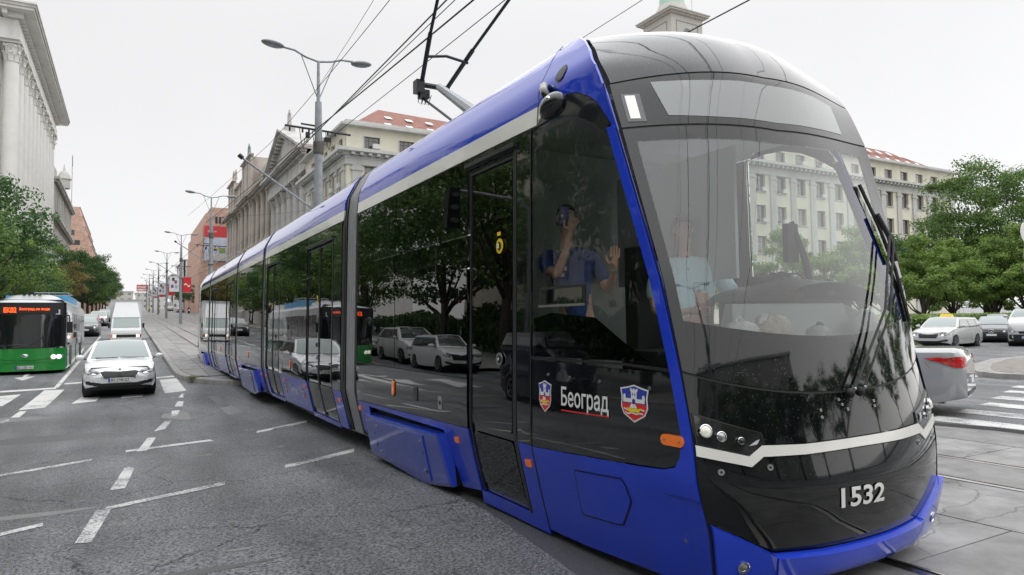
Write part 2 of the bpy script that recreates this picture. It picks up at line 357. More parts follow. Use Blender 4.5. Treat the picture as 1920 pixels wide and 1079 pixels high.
MARKS = [[[-3.3,22.86],[-2.53,23.18],[-2.61,20.55],[-3.29,20.65]],[[-2.07,23.92],[-1.58,23.87],[-1.68,19.6],[-2.17,19.38]],[[-0.86,23.9],[-0.45,23.82],[-0.68,20.38],[-1.18,20.09]],[[-0.02,23.73],[0.43,23.62],[0.39,20.88],[-0.13,20.75]],[[0.94,25.38],[1.46,25.63],[1.5,21.76],[0.93,21.38]],
[[-2.11,19.12],[-1.97,19.13],[-1.98,17.92],[-2.14,17.94]],[[1.33,20.98],[1.42,20.93],[1.33,19.99],[1.19,20.08]],[[1.12,19.17],[1.25,19.08],[1.16,17.94],[0.99,18.0]],[[0.89,17.16],[1.05,17.16],[0.95,16.29],[0.82,16.13]],[[0.67,15.4],[0.81,15.49],[0.63,14.26],[0.44,14.04]],[[0.32,13.26],[0.45,13.23],[0.28,11.75],[0.14,11.7]],[[-0.01,10.12],[0.11,10.14],[-0.0,8.52],[-0.14,8.49]],[[-0.23,7.43],[-0.11,7.4],[-0.22,6.19],[-0.33,6.24]],
[[-3.32,28.49],[-2.74,28.75],[-2.96,27.29]],[[-3.15,30.23],[-3.0,30.25],[-2.97,28.49],[-3.1,28.56]],
[[-3.16,24.36],[-1.84,24.62],[-1.8,24.16],[-3.1,23.9]],[[-1.7,25.76],[-1.25,25.93],[-1.23,25.51],[-1.68,25.36]],[[0.88,26.39],[1.54,26.71],[1.51,26.24],[0.87,25.93]],[[-1.36,10.65],[-0.41,11.37],[-0.41,11.14],[-1.34,10.45]],[[0.0,11.96],[1.28,12.4],[1.26,12.16],[0.0,11.75]],[[-0.16,7.54],[0.95,8.16],[0.93,7.96],[-0.16,7.39]],[[-0.88,6.99],[-0.61,7.18],[-0.6,7.04],[-0.87,6.86]],[[2.01,12.81],[2.99,13.29],[2.93,13.02],[1.97,12.56]],[[1.72,8.85],[2.76,9.42],[2.68,9.15],[1.68,8.62]],[[-2.24,17.36],[-2.13,17.65],[-2.08,17.25],[-2.19,16.98]]]
for i, P in enumerate(MARKS):
    nm = 'crosswalk_bar' if i < 5 else ('lane_dash' if i < 13 else ('lane_arrow' if i < 15 else ('stop_line' if i < 18 else 'turning_line')))
    drape(nm, [tuple(p) for p in P], PAINT if i < 7 or 12 < i < 18 else PAINTWORN, .003+.00008*i, .3, kind='structure')
drape('crosswalk_bar', [(-4.9, 22.6), (-4.1, 22.8), (-4.2, 20.2), (-5.0, 20.1)], PAINT, .006, .4, kind='structure')
drape('lane_line', [(-1.89, 24.5), (-1.77, 24.5), (-1.7, 60), (-1.82, 60)], PAINT, .006, 1.5, kind='structure')
for i in range(7): drape('lane_dash', [(-5.0, 30+i*9), (-4.88, 30+i*9), (-4.88, 34+i*9), (-5.0, 34+i*9)], PAINT, .006, 1.5, kind='structure')
for i, (x, y0) in enumerate([(11.0, 6.15), (12.2, 6.35), (13.45, 6.6), (14.7, 7.0), (15.95, 7.4), (17.2, 7.8), (18.45, 8.0)]):
    drape('crosswalk_bar', [(x-.28, y0), (x+.28, y0+.08), (x+.28, -3), (x-.28, -3)], PAINTWORN, .006, .6, kind='structure')
drape('stop_line', [(16.6, 8.9), (21.5, 10.2), (21.5, 10.55), (16.6, 9.2)], PAINT, .006, .6, kind='structure')
# repaired and wet patches in the carriageway
PATCHM = mat('asphalt_patch_light', (.17, .17, .168), .5, var=.25, vs=30, bump=.4, bs=140)
PATCHD = mat('asphalt_patch_dark', (.075, .077, .08), .42, var=.3, vs=30, bump=.5, bs=120)
drape('asphalt_patch', [(.7, 16.7), (1.9, 17.0), (2.9, 18.0), (4, 18.4), (4, 17.3), (3.1, 16.4), (1.9, 15.6), (1.0, 15.4), (.62, 16.0)], PATCHM, .0025, .3, kind='structure')
drape('asphalt_patch', [(.45, 19.7), (1.6, 19.9), (3.0, 19.6), (3.6, 18.9), (2.3, 17.4), (1.1, 17.35), (.55, 18.6)], PATCHD, .002, .3, kind='structure')
drape('asphalt_patch', [(1.75, 2.2), (2.45, 3.3), (2.7, 5.3), (2.78, 7.2), (4.4, 7.4), (4.4, -2), (1.0, -2)], PATCHD, .002, .3, kind='structure')

for i, (cx, cy, a, b, m_) in enumerate(((.73, 5.35, .09, .045, PATCHM), (-.75, 7.6, .45, .12, PATCHM), (.35, 5.0, .5, .06, PATCHD), (-1.2, 14.2, 1.3, .35, PATCHD), (-2.6, 17.5, 1.4, .4, PATCHM), (1.6, 10.6, .6, .12, PATCHM), (1.0, 4.2, .35, .05, PATCHM))):
    drape('worn_patch', [(cx+a*cos(t)*(1+.25*sin(3*t+i)), cy+b*sin(t)*(1+.3*cos(2*t+i))) for t in [2*pi*k/14 for k in range(14)]], m_, .0014, .4, kind='structure')
# manhole cover
mh = MB().lathe([(.30, 0), (.30, .006)], (-.9, 11.9, ground_z(-.9, 11.9)), 20).build('manhole_cover', mat('cast_iron', (.05, .05, .052), .45, var=.3, vs=30, bump=.6, bs=60), kind='structure') if False else None
# ---- tram track zone: concrete bed, slabs, rails
CONC = mat('concrete_bed', (.05, .05, .048), .8, var=.3, vs=6)
def slabmat(name, c, k):
    m = mat(name, c, .62, var=.28, vs=2.3, dirt=((.07, .068, .065), 1.7, .75))
    t = m.node_tree; b = t.nodes['Principled BSDF']; L = t.links.new
    tcn = t.nodes.new('ShaderNodeTexCoord'); mp = t.nodes.new('ShaderNodeMapping'); mp.inputs['Location'].default_value = (k*3, k*7, 0); L(tcn.outputs['Object'], mp.inputs[0])
    dn = t.nodes.new('ShaderNodeTexNoise'); dn.inputs['Scale'].default_value = 2.5; dn.inputs['Detail'].default_value = 6; L(mp.outputs[0], dn.inputs['Vector'])
    dv = t.nodes.new('ShaderNodeMixRGB'); dv.blend_type = 'LINEAR_LIGHT'; dv.inputs[0].default_value = .12; L(mp.outputs[0], dv.inputs[1]); L(dn.outputs['Color'], dv.inputs[2])
    v = t.nodes.new('ShaderNodeTexVoronoi'); v.feature = 'DISTANCE_TO_EDGE'; v.inputs['Scale'].default_value = .55; L(dv.outputs[0], v.inputs['Vector'])
    r = t.nodes.new('ShaderNodeMapRange'); r.inputs['From Max'].default_value = .006; r.inputs['To Min'].default_value = .5; r.inputs['To Max'].default_value = 1; L(v.outputs['Distance'], r.inputs['Value'])
    old = b.inputs['Base Color'].links[0].from_socket
    x = t.nodes.new('ShaderNodeMixRGB'); x.blend_type = 'MULTIPLY'; x.inputs[0].default_value = 1; L(old, x.inputs[1]); L(r.outputs[0], x.inputs[2]); L(x.outputs[0], b.inputs['Base Color'])
    f = t.nodes.new('ShaderNodeTexNoise'); f.inputs['Scale'].default_value = 45; f.inputs['Detail'].default_value = 5; L(mp.outputs[0], f.inputs['Vector'])
    bp = t.nodes.new('ShaderNodeBump'); bp.inputs['Strength'].default_value = .35; bp.inputs['Distance'].default_value = .006; L(f.outputs['Fac'], bp.inputs['Height']); L(bp.outputs[0], b.inputs['Normal'])
    return m
SLABS = [slabmat('track_slab_a', (.245, .243, .238), 0), slabmat('track_slab_b', (.22, .218, .213), 1), slabmat('track_slab_c', (.20, .198, .194), 2)]
MSLAB = [slabmat('median_slab_a', (.27, .265, .255), 3), slabmat('median_slab_b', (.235, .23, .225), 4)]
KERBM = mat('kerb_stone', (.30, .29, .275), .7, var=.2, vs=5, dirt=((.1, .1, .095), 3, .6), bump=.3, bs=50)
KERB_H = .15
def medz(x, y): return ground_z(1.3, max(y, 20))+KERB_H if y > 23 else ground_z(1.3, 23)+KERB_H
XG = [(3.38, 4.27), (4.38, 5.65), (5.68, 7.0), (7.11, 8.0), (8.11, 9.25), (9.28, 10.35)]
bed = drape('track_bed', [(3.24, -6), (10.4, -6), (10.4, 5.2), (9.9, 7.0), (9.0, 10.5), (8.9, 21), (3.24, 21)], CONC, .001, 1.0, kind='structure')
n = 0
for j, (a, b) in enumerate(XG):
    y = -6+random.random()
    while y < 20:
        ln = random.uniform(1.5, 3.0); y2 = min(y+ln, 20.5)
        if a > 9 and y2 > 6.2: y2 = 6.2
        if a > 9 and y > 5.5: break
        if a > 8 and y > 9: break
        zz = .018+random.uniform(-.003, .003); t = random.uniform(-.002, .002)
        f = lambda x, yy: ground_z(x, yy)
        vs_ = [(a, y, f(a, y)+zz), (b, y, f(b, y)+zz+t), (b, y2-.014, f(b, y2)+zz+t), (a, y2-.010, f(a, y2)+zz)]
        MB().add(vs_+[(p[0], p[1], p[2]-.03) for p in vs_], [(0,1,2,3),(4,5,1,0),(5,6,2,1),(6,7,3,2),(7,4,0,3)]).build('paving_slab', random.choice(SLABS), bed)
        y = y2
# thin kerb edge of the track zone at the right
MB().tube([(10.4+(.0 if y < 5 else -(y-5)*.28), y, ground_z(10.4, y)+.0) for y in frange(-6, 7, .5)], .07, 6).build('track_edge', mat('track_edge_dark', (.06, .06, .06), .6, var=.2), bed)
RAILM = mat('rail_steel', (.42, .40, .38), .22, metal=1, var=.15, vs=3)
GROOVE = mat('rail_groove', (.02, .018, .016), .6, var=.3)
def rail(x, y0, y1, zf, name='rail'):
    ysr = frange(y0, y1, 1.0 if y1-y0 < 60 else 4.0)
    o = MB(); secs = [(-.075, .0), (-.072, .022), (-.015, .024), (-.012, -.02), (.028, -.02), (.031, .02), (.058, .019), (.06, 0)]
    o.grid(lambda y, k: (x+secs[k][0], y, zf(x, y)+secs[k][1]), ysr, range(8))
    r = o.build(name, RAILM, kind='structure', smooth=30)
    MB().grid(lambda y, k: (x+(-.011, .027)[k], y, zf(x, y)+.004), ysr, (0, 1)).build('groove', GROOVE, r)
for x in (3.32, 4.32, 7.05, 8.05): rail(x, -6, 21.2, lambda a, b: ground_z(a, b))
for x in (3.32, 4.32, 7.05, 8.05): rail(x, 21.2, 300, lambda a, b: medz(a, b))
# raised median with rounded nose
def nose_x(y):
    t = max(0, min(1, (27-y)/6.0)); return 1.42+2.6*(t**2.6)
KY = [21.2, 21.3, 21.6, 22, 22.5, 23, 23.6, 24.3, 25, 26, 27]+frange(29, 61, 2)+frange(66, 300, 8)
med = MB().grid(lambda y, k: (nose_x(y)+.2 if k == 0 else 2.5*(k-1)+3.0 if k < 4 else 10.3, y, medz(0, y)), [max(y, 21.4) for y in KY], [0, 1, 2, 3, 4]).build('track_median', MSLAB[1], kind='structure')
for a, b in zip(KY, KY[1:]):
    n = 1 if b-a < 4 else 2
    for i in range(n):
        y, y2 = a+(b-a)*i/n, a+(b-a)*(i+1)/n-.012
        o = MB(); p, q = nose_x(y), nose_x(y2); h1 = medz(0, y)+.012; h2 = medz(0, y2)+.012; g1 = ground_z(p, y)-.05; g2 = ground_z(q, y2)-.05
        o.add([(p, y, g1), (p+.01, y, h1-.02), (p+.03, y, h1), (p+.22, y, h1), (q, y2, g2), (q+.01, y2, h2-.02), (q+.03, y2, h2), (q+.22, y2, h2), (p+.22, y, g1), (q+.22, y2, g2)],
              [(0,4,5,1),(1,5,6,2),(2,6,7,3),(0,1,2,3,8),(4,9,7,6,5),(3,7,9,8)]).build('kerb_stone', KERBM, med)
MB().box(4.0, 10.4, 21.15, 21.4, -.4, medz(0, 21)+.01).build('kerb_stone', KERBM, med)
XM = [(None, 2.35), (2.37, 3.23), (3.40, 4.23), (4.40, 5.6), (5.62, 6.96), (7.13, 7.96), (8.13, 10.2)]
for j, (a, b) in enumerate(XM):
    y = 21.5+random.random()*.5
    while y < 75:
        y2 = y+random.uniform(1.6, 3.2)*(1 if y < 45 else 2)
        aa = (nose_x(y)+.23) if a is None else max(a, nose_x(y)+.23); ab = (nose_x(y2)+.23) if a is None else max(a, nose_x(y2)+.23)
        if b-aa > .05:
            zz = .012+random.uniform(-.003, .004)
            vs_ = [(aa, y, medz(0, y)+zz), (b, y, medz(0, y)+zz), (b, y2-.016, medz(0, y2)+zz), (min(ab, b-.01), y2-.016, medz(0, y2)+zz)]
            MB().add(vs_+[(p[0], p[1], p[2]-.03) for p in vs_], [(0,1,2,3),(4,5,1,0),(5,6,2,1),(6,7,3,2),(7,4,0,3)]).build('paving_slab', random.choice(MSLAB), med)
        y = y2
MB().box(1.75, 3.2, 24.2, 24.45, medz(0, 24)+.013, medz(0, 24)+.021).build('drain_grate', mat('drain', (.1, .1, .1), .6), med)
drape('moss', [(1.62, 24.0), (1.95, 23.9), (2.2, 24.3), (1.8, 24.6)], mat('moss', (.10, .11, .03), .9, var=.4, vs=20), .172, .2, kind='stuff')
# left pavement
PAVE = mat('pavement', (.28, .275, .265), .75, var=.2, vs=3, bump=.2, bs=30)
def pavf(x, y): return (x, y, ground_z(0, y)+.14)
MB().grid(pavf, [-40, -20, -13, -7.2], frange(26, 300, 4)).build('pavement', PAVE, kind='structure')
MB().grid(pavf, [-40, -20, -13, -7.2], frange(-60, 14, 4)).build('pavement', PAVE, kind='structure')
for y0, y1 in ((26, 300), (-60, 14)):
    MB().grid(lambda y, k: (-7.2+(.0, .02, .2)[k]*-1, y, ground_z(0, y)+(-.02, .15, .15)[k]), frange(y0, y1, 4), (0, 1, 2)).build('kerb', KERBM, kind='structure')
# traffic island at the right and pavement of the square behind
def disc(name, c, pts, h, m, **k):
    o = MB(); n = len(pts)
    o.add([(x, y, -.1) for x, y in pts]+[(x, y, h) for x, y in pts], [tuple(range(n, 2*n))]+[(i, (i+1) % n, n+(i+1) % n, n+i) for i in range(n)])
    return o.build(name, m, **k)
ISL = [(19.2, 8.3), (19.0, 9.0), (19.4, 9.7), (20.6, 10.4), (22.5, 11.3), (25.4, 12.2), (28, 12.3), (32, 11.5), (32, 3), (20.6, 3), (19.6, 5)]
isl = disc('traffic_island', 0, ISL, .13, KERBM, kind='structure')
ci = (25.5, 7.5)
disc('island_paving', 0, [(ci[0]+(x-ci[0])*.93, ci[1]+(y-ci[1])*.9) for x, y in ISL], .137, mat('island_paving', (.21, .19, .17), .7, var=.35, vs=4, bump=.3, bs=30), parent=isl)
MB().grid(lambda x, y: (x, y, .14+max(0, ground_z(20, y)) ), [44, 60, 90, 150, 260], [-40, -10, 10, 26, 40, 56, 70, 100]).build('square_pavement', PAVE, kind='structure')
LAWN = mat('lawn', (.05, .09, .02), .9, var=.3, vs=1.5, bump=.5, bs=40)
MB().grid(lambda x, y: (x, y, .17+max(0, ground_z(20, y))), [52, 70, 90], [22, 32, 44]).build('lawn', LAWN, kind='stuff')
# ---------------------------------------------------------------- tram
XC = 3.8
INS = [(.05, .16), (.15, .13), (.4, .07), (.7, 0), (1.0, .004), (3.05, .04), (3.2, .055), (3.35, .065), (3.42, .11), (3.58, .19), (3.70, .27), (3.76, .38), (3.79, .5)]
YP = [(.1, 2.78), (.45, 2.72), (.9, 2.76), (1.3, 2.85), (1.84, 3.0), (2.8, 3.36), (3.15, 3.5), (3.3, 3.60), (3.45, 3.74), (3.58, 3.88), (3.70, 4.05), (3.79, 4.4)]
YN = [(.1, 2.64), (.35, 2.56), (.6, 2.53), (.9, 2.58), (1.15, 2.62), (1.5, 2.7), (1.8, 2.78), (2.8, 3.06), (3.23, 3.15), (3.4, 3.25), (3.55, 3.37), (3.66, 3.5), (3.74, 3.7), (3.79, 4.05)]
def sm(T):
    """tabulated curve smoothed by averaging neighbours"""
    return lambda z: (li(T, z-.05)+2*li(T, z)+li(T, z+.05))/4
fI, fP, fN = sm(INS), sm(YP), sm(YN)
END = 32.9
def tap(Y): t = max(0, min(1, (4.6-Y)/1.8)); t2 = max(0, min(1, (Y-(END-4.6+2.2))/1.8)); return .075*(t*t+t2*t2)
def Sd(Y, z, off=0): return Vector((2.6+fI(z)+tap(Y)-off, Y, z))
def Sr(Y, z, off=0): p = Sd(Y, z, off); return Vector((2*XC-p.x, Y, z))
def Fq(q, z, off=0):
    w = 1.125-fI(z); yn = fN(z); yp = fP(z); k = max(0, min(1, (z-1.3)/1.5))*max(0, q); yp -= .19*k
    return Vector((XC+(w+.03*k)*q, yn+(yp-yn)*abs(q)**2.3, z+.09*k))
def Fo(q, z, off=0):
    p = Fq(q, z); e = .01
    a = Fq(q+e, z)-Fq(q-e, z); b = Fq(q, z+e)-Fq(q, z-e); n = a.cross(b).normalized()
    return p+n*off
def Fb(q, z, off=0): p = Fo(-q if False else q, min(z, 3.79), off); return Vector((p.x, END-(p.y-2.5)-.0, p.z))
def panel(fn, poly, off=.0, step=.12, thick=0., flip=False):
    P = []
    for a, b in zip(poly, poly[1:]+poly[:1]):
        n = max(1, int(math.dist(a, b)/step+.5)); P += [(a[0]+(b[0]-a[0])*i/n, a[1]+(b[1]-a[1])*i/n) for i in range(n)]
    A = sum(a[0]*b[1]-b[0]*a[1] for a, b in zip(P, P[1:]+P[:1]))
    if A < 0: P = P[::-1]
    x0 = min(p[0] for p in P); x1 = max(p[0] for p in P); y0 = min(p[1] for p in P); y1 = max(p[1] for p in P)
    G = []; nx = max(1, int((x1-x0)/step)); ny = max(1, int((y1-y0)/step)); eps = step*.35
    for i in range(nx+1):
        for j in range(ny+1):
            x = x0+(x1-x0)*(i+.5)/(nx+1); y = y0+(y1-y0)*(j+.5)/(ny+1)
            if all((x-a)**2+(y-b)**2 > eps*eps for a, b in P): G.append((x, y))
    r = delaunay_2d_cdt([Vector(p) for p in P+G], [], [list(range(len(P)))], 1, 1e-6)
    F = [tuple(f)[::-1] if flip else tuple(f) for f in r[2]]
    mb = MB(); mb.add([fn(p.x, p.y, off) for p in r[0]], F)
    if thick:
        cnt = {}
        for f in F:
            for a, b in zip(f, f[1:]+f[:1]): cnt[(a, b)] = cnt.get((a, b), 0)+1
        E_ = [e for e in cnt if (e[1], e[0]) not in cnt]
        for a, b in E_:
            pa, pb = r[0][a], r[0][b]; n = len(mb.v)
            mb.v += [tuple(fn(pa.x, pa.y, off)), tuple(fn(pb.x, pb.y, off)), tuple(fn(pb.x, pb.y, off-thick)), tuple(fn(pa.x, pa.y, off-thick))]
            mb.f.append((n+1, n, n+3, n+2))
    return mb
def rect(a, b, c, d): return [(a, c), (b, c), (b, d), (a, d)]
def rrect(a, b, c, d, r, n=4):
    o = []
    for cx, cy, t0 in ((b-r, d-r, 0), (a+r, d-r, 90), (a+r, c+r, 180), (b-r, c+r, 270)):
        o += [(cx+r*cos(radians(t0+90*i/n)), cy+r*sin(radians(t0+90*i/n))) for i in range(n+1)]
    return o
TO = (3.8, 17., 0.)
TRAM = thing('tram', 'long blue white and black low-floor tram crossing the junction with pantograph raised', 'tram', TO)
def TP(name, mb, m, parent=None, smooth=35, **k):
    return mb.build(name, m, parent or TRAM, smooth=smooth, org=TO, **k)
def both(name, poly, m, off=0, step=.14, thick=0, parent=None, right=True, **k):
    o = TP(name, panel(Sd, poly, off, step, thick, flip=True), m, parent, **k)
    if right: TP(name, panel(Sr, poly, off, step*1.5, thick), m, parent, **k)
    return o
ZB = 3.06   # lower edge of the white stripe
# --- continuous upper bands, module by module
MODS = [(4.27, 8.82), (9.5, 15.75), (16.12, 19.95), (20.35, 27.1), (27.6, 32.56)]
for a, b in MODS:
    both('white_stripe', rect(a, b, ZB, 3.2), CREAM, .004, .2, .02)
    for fn, fl in ((Sd, True), (Sr, False)):
        TP('roof_fairing', panel(fn, rect(a, b, 3.203, 3.785), .0, .1, .02, flip=fl), ROOFBLUE, smooth=True)
    o = MB().grid(lambda y, t: (XC+.66*t, y, 3.785+.03*(1-t*t)), frange(a, b, 1.), [-1, -.5, 0, .5, 1]); TP('roof_deck', o, LGREY, smooth=True)
    for i in range(2 if b-a > 5 else 1):
        c = a+(b-a)*(i*2+1)/(4 if b-a > 5 else 2)
        if a < 5: continue
        o = MB().box(XC-.5, XC+.5, c-1.0, c+1.0, 3.81, 3.86); TP('roof_box', o, LGREY)
both('white_stripe', [(3.62, 3.203), (4.26, 3.203), (4.26, ZB+.005), (4.3, ZB+.005), (4.2, 3.12), (4.06, 3.185)], CREAM, .004, .1, .01)
# cab shoulder: blue cap over the cab side
cap = [(4.26, 3.206), (4.06, 3.196), (3.92, 3.195), (3.77, 3.16), (3.65, 3.10), (3.556, 3.035), (3.46, 2.91), (3.40, 2.83), (3.362, 2.80), (3.46, 3.05), (3.515, 3.15), (3.60, 3.3), (3.73, 3.45), (3.87, 3.58), (4.04, 3.69), (4.26, 3.765)]
for fn, fl in ((Sd, True), (Sr, False)): TP('cab_shoulder', panel(fn, cap, .006, .06, .02, flip=fl), ROOFBLUE, smooth=True)
# --- cab side
HEADB = mat('tram_head_black', (.02, .021, .023), .18, coat=.3)
arch = [(4.30, 3.055), (4.2, 3.115), (4.06, 3.18), (3.92, 3.185), (3.77, 3.15), (3.65, 3.09), (3.556, 3.025), (3.46, 2.90), (3.44, 2.86)]
archi = [(4.30, 3.045), (4.15, 3.06), (3.95, 3.045), (3.75, 2.98), (3.6, 2.90), (3.45, 2.80)]
def pil(z, d): return (fP(z)+d, z)
both('cab_head_panel', [(4.30, 3.05)]+arch[1:]+[pil(2.84, .08), pil(2.78, .08)]+archi[::-1][1:], HEADB, .0, .05, .02)
cabwin = [(4.34, 1.345), (4.34, 3.035), (4.15, 3.045), (3.95, 3.03), (3.75, 2.965), (3.6, 2.885), (3.47, 2.79)]+[pil(z, .085) for z in (2.7, 2.4, 2.1, 1.84, 1.6, 1.345)]
both('cab_side_window', cabwin, CABGLASS, .0, .12, .006)
# cab side lower black frit band and the area below the line
both('cab_side_frit', [(4.34, 1.345), (4.34, 1.62), (4.1, 1.66), (3.6, 1.62), (3.3, 1.45), (3.1, 1.35)], SIDEBLACK, -.008, .1)
both('cab_side_seal', [(4.36, 1.325), (3.3, 1.322), pil(1.3, .085), pil(1.32, .085), (3.3, 1.338), (4.36, 1.342)], RUBBER, .004, .2, .01)
low = [(4.36, 1.318), (4.36, .685), (3.689, .72), (3.189, .745), (2.98, .76), (2.90, .79), (2.865, .85), pil(.95, .085), pil(1.1, .085), pil(1.296, .085)]
LOWP = both('cab_side_panel', low, SIDEBLACK, .0, .08, .02)
both('cab_pillar', [pil(z, .012) for z in (.62, .8, .95, 1.1, 1.3, 1.6, 1.84, 2.1, 2.4, 2.7, 2.83)]+[pil(z, .082) for z in (2.83, 2.7, 2.4, 2.1, 1.84, 1.6, 1.3, 1.1, .95)]+[(2.865, .84), (2.9, .78), (2.98, .755), (3.0, .62)], BLUE, .012, .08, .03)
both('pillar_seal', [pil(z, -.004) for z in (.2, .45, .9, 1.3, 1.84, 2.4, 2.83, 3.14)]+[pil(z, .012) for z in (3.14, 2.83, 2.4, 1.84, 1.3, .9, .45, .2)], RUBBER, .002, .1)
skirt = [(4.37, .06), (4.37, .68), (3.689, .712), (3.189, .736), (2.98, .752), (2.96, .62), pil(.62, .012), pil(.45, .012), pil(.3, .012), pil(.1, .012), (3.1, .085), (3.4, .08), (3.9, .06)]
SK = both('cab_skirt', skirt, BLUE, .004, .07, .02)
hatch = [(3.853, .6), (3.369, .634), (3.335, .60), (3.31, .50), (3.335, .46), (3.43, .325), (3.48, .31), (3.85, .288), (3.875, .31)]
both('hatch_gap', hatch, BLACKMAT, .007, .08, right=False)
hc = (3.6, .46)
both('service_hatch', [(hc[0]+(x-hc[0])*.955, hc[1]+(y-hc[1])*.94) for x, y in hatch], BLUE, .011, .06, .006, right=False)
def disc_on(fn, u, v, r, off, ar=1., n=12): return [(u+r*cos(2*pi*i/n)*ar, v+r*sin(2*pi*i/n)) for i in range(n)]
def rivet(fn, u, v, r=.011, ar=1., name='rivet', off=.006):
    TP(name, panel(fn, disc_on(fn, u, v, r, off, ar, 8), off, 1, .006, flip=fn is Sd), STEEL)
    TP('rivet_centre', panel(fn, disc_on(fn, u, v, r*.4, off, ar, 6), off+.002, 1, flip=fn is Sd), BLACKMAT)
for u, v in ((3.82, .41), (2.92, .36), (4.13, 1.22), (3.87, 1.215), (3.55, 1.21), (3.1, 1.2)): rivet(Sd, u, v)
# vertical joint between door column and cab
both('body_joint', rect(4.352, 4.368, .06, 3.05), RUBBER, .006, .2)
# --- door
def door(y0, y1, leaves=1, z0=.13, z1=2.93, head=True, right=False):
    fns = [(Sd, True)]+([(Sr, False)] if right else [])
    for fn, fl in fns:
        d = TP('door', panel(fn, rect(y0, y1, z0, z1), -.028, .14, .02, flip=fl), SIDEBLACK)
        w = (y1-y0)/leaves
        for k in range(leaves):
            a, b = y0+k*w+.03, y0+(k+1)*w-.03
            TP('door_glass', panel(fn, rrect(a+.03, b-.03, .72, z1-.09, .05), -.018, .18, .004, flip=fl), TINTD, d)
            TP('door_glass', panel(fn, rrect(a+.03, b-.03, z0+.08, .66, .04), -.016, .18, .004, flip=fl), TINTD, d)
            for r_ in ((a-.016, a+.0, z0, z1), (b, b+.016, z0, z1), (a, b, z1-.035, z1-.018)):
                TP('door_frame', panel(fn, rect(*r_), -.008, .2, .012, flip=fl), DFRAME, d)
        TP('door_post', panel(fn, rect(y0-.04, y0-.004, z0-.0, z1+.02), .002, .2, .02, flip=fl), DFRAME, d)
        if leaves == 1:
            pass
        if head: TP('door_canopy', panel(fn, rect(y0-.04, y1+.04, z1+.04, z1+.075), .03, .3, .04, flip=fl), DFRAME, d)
    return d
DFRAME = mat('door_frame_dark', (.05, .052, .055), .3, metal=.5)
TINTD = glass('tram_door_glass', (.14, .16, .15), ior=1.75, wave=.05)
D1 = door(4.62, 5.43)
both('door_column', rect(4.37, 4.57, .69, 3.045), SIDEBLACK, .0, .2, .02)
both('door_column', rect(4.37, 4.57, .07, .685), BLUE, .0, .1, .02)
both('sill', rect(4.37, 5.45, .02, .125), BLUE, .0, .1, .02)
both('window_band_head', rect(4.57, 5.45, 2.95, 3.045), SIDEBLACK, -.002, .2, .02)
# yellow ring button, white stop button on the door
def ring(fn, u, v, r, m, name, parent, ar=1., off=.0, inner=None, im=None):
    TP(name, panel(fn, disc_on(fn, u, v, r, 0, ar, 16), off, .5, .006, flip=fn is Sd), m, parent)
    if inner: TP('button_centre', panel(fn, disc_on(fn, u, v, inner, 0, ar, 12), off+.006, .5, .004, flip=fn is Sd), im, parent)
ring(Sd, 4.86, 2.215, .062, YELLOW, 'sticker', D1, inner=.035, im=BLACKMAT, ar=.9)
TP('sticker', panel(Sd, rect(4.845, 4.875, 2.195, 2.235), .012, 1, flip=True), WHITEPRINT, D1)
TP('sticker', panel(Sd, rect(4.83, 4.89, 2.30, 2.33), .004, 1, flip=True), YELLOW, D1)
ring(Sd, 4.86, 1.30, .052, STEEL, 'door_button', D1, inner=.03, im=BLACKMAT)
ring(Sd, 4.86, 1.30, .013, LGREY, 'door_button_dot', D1, off=.012)
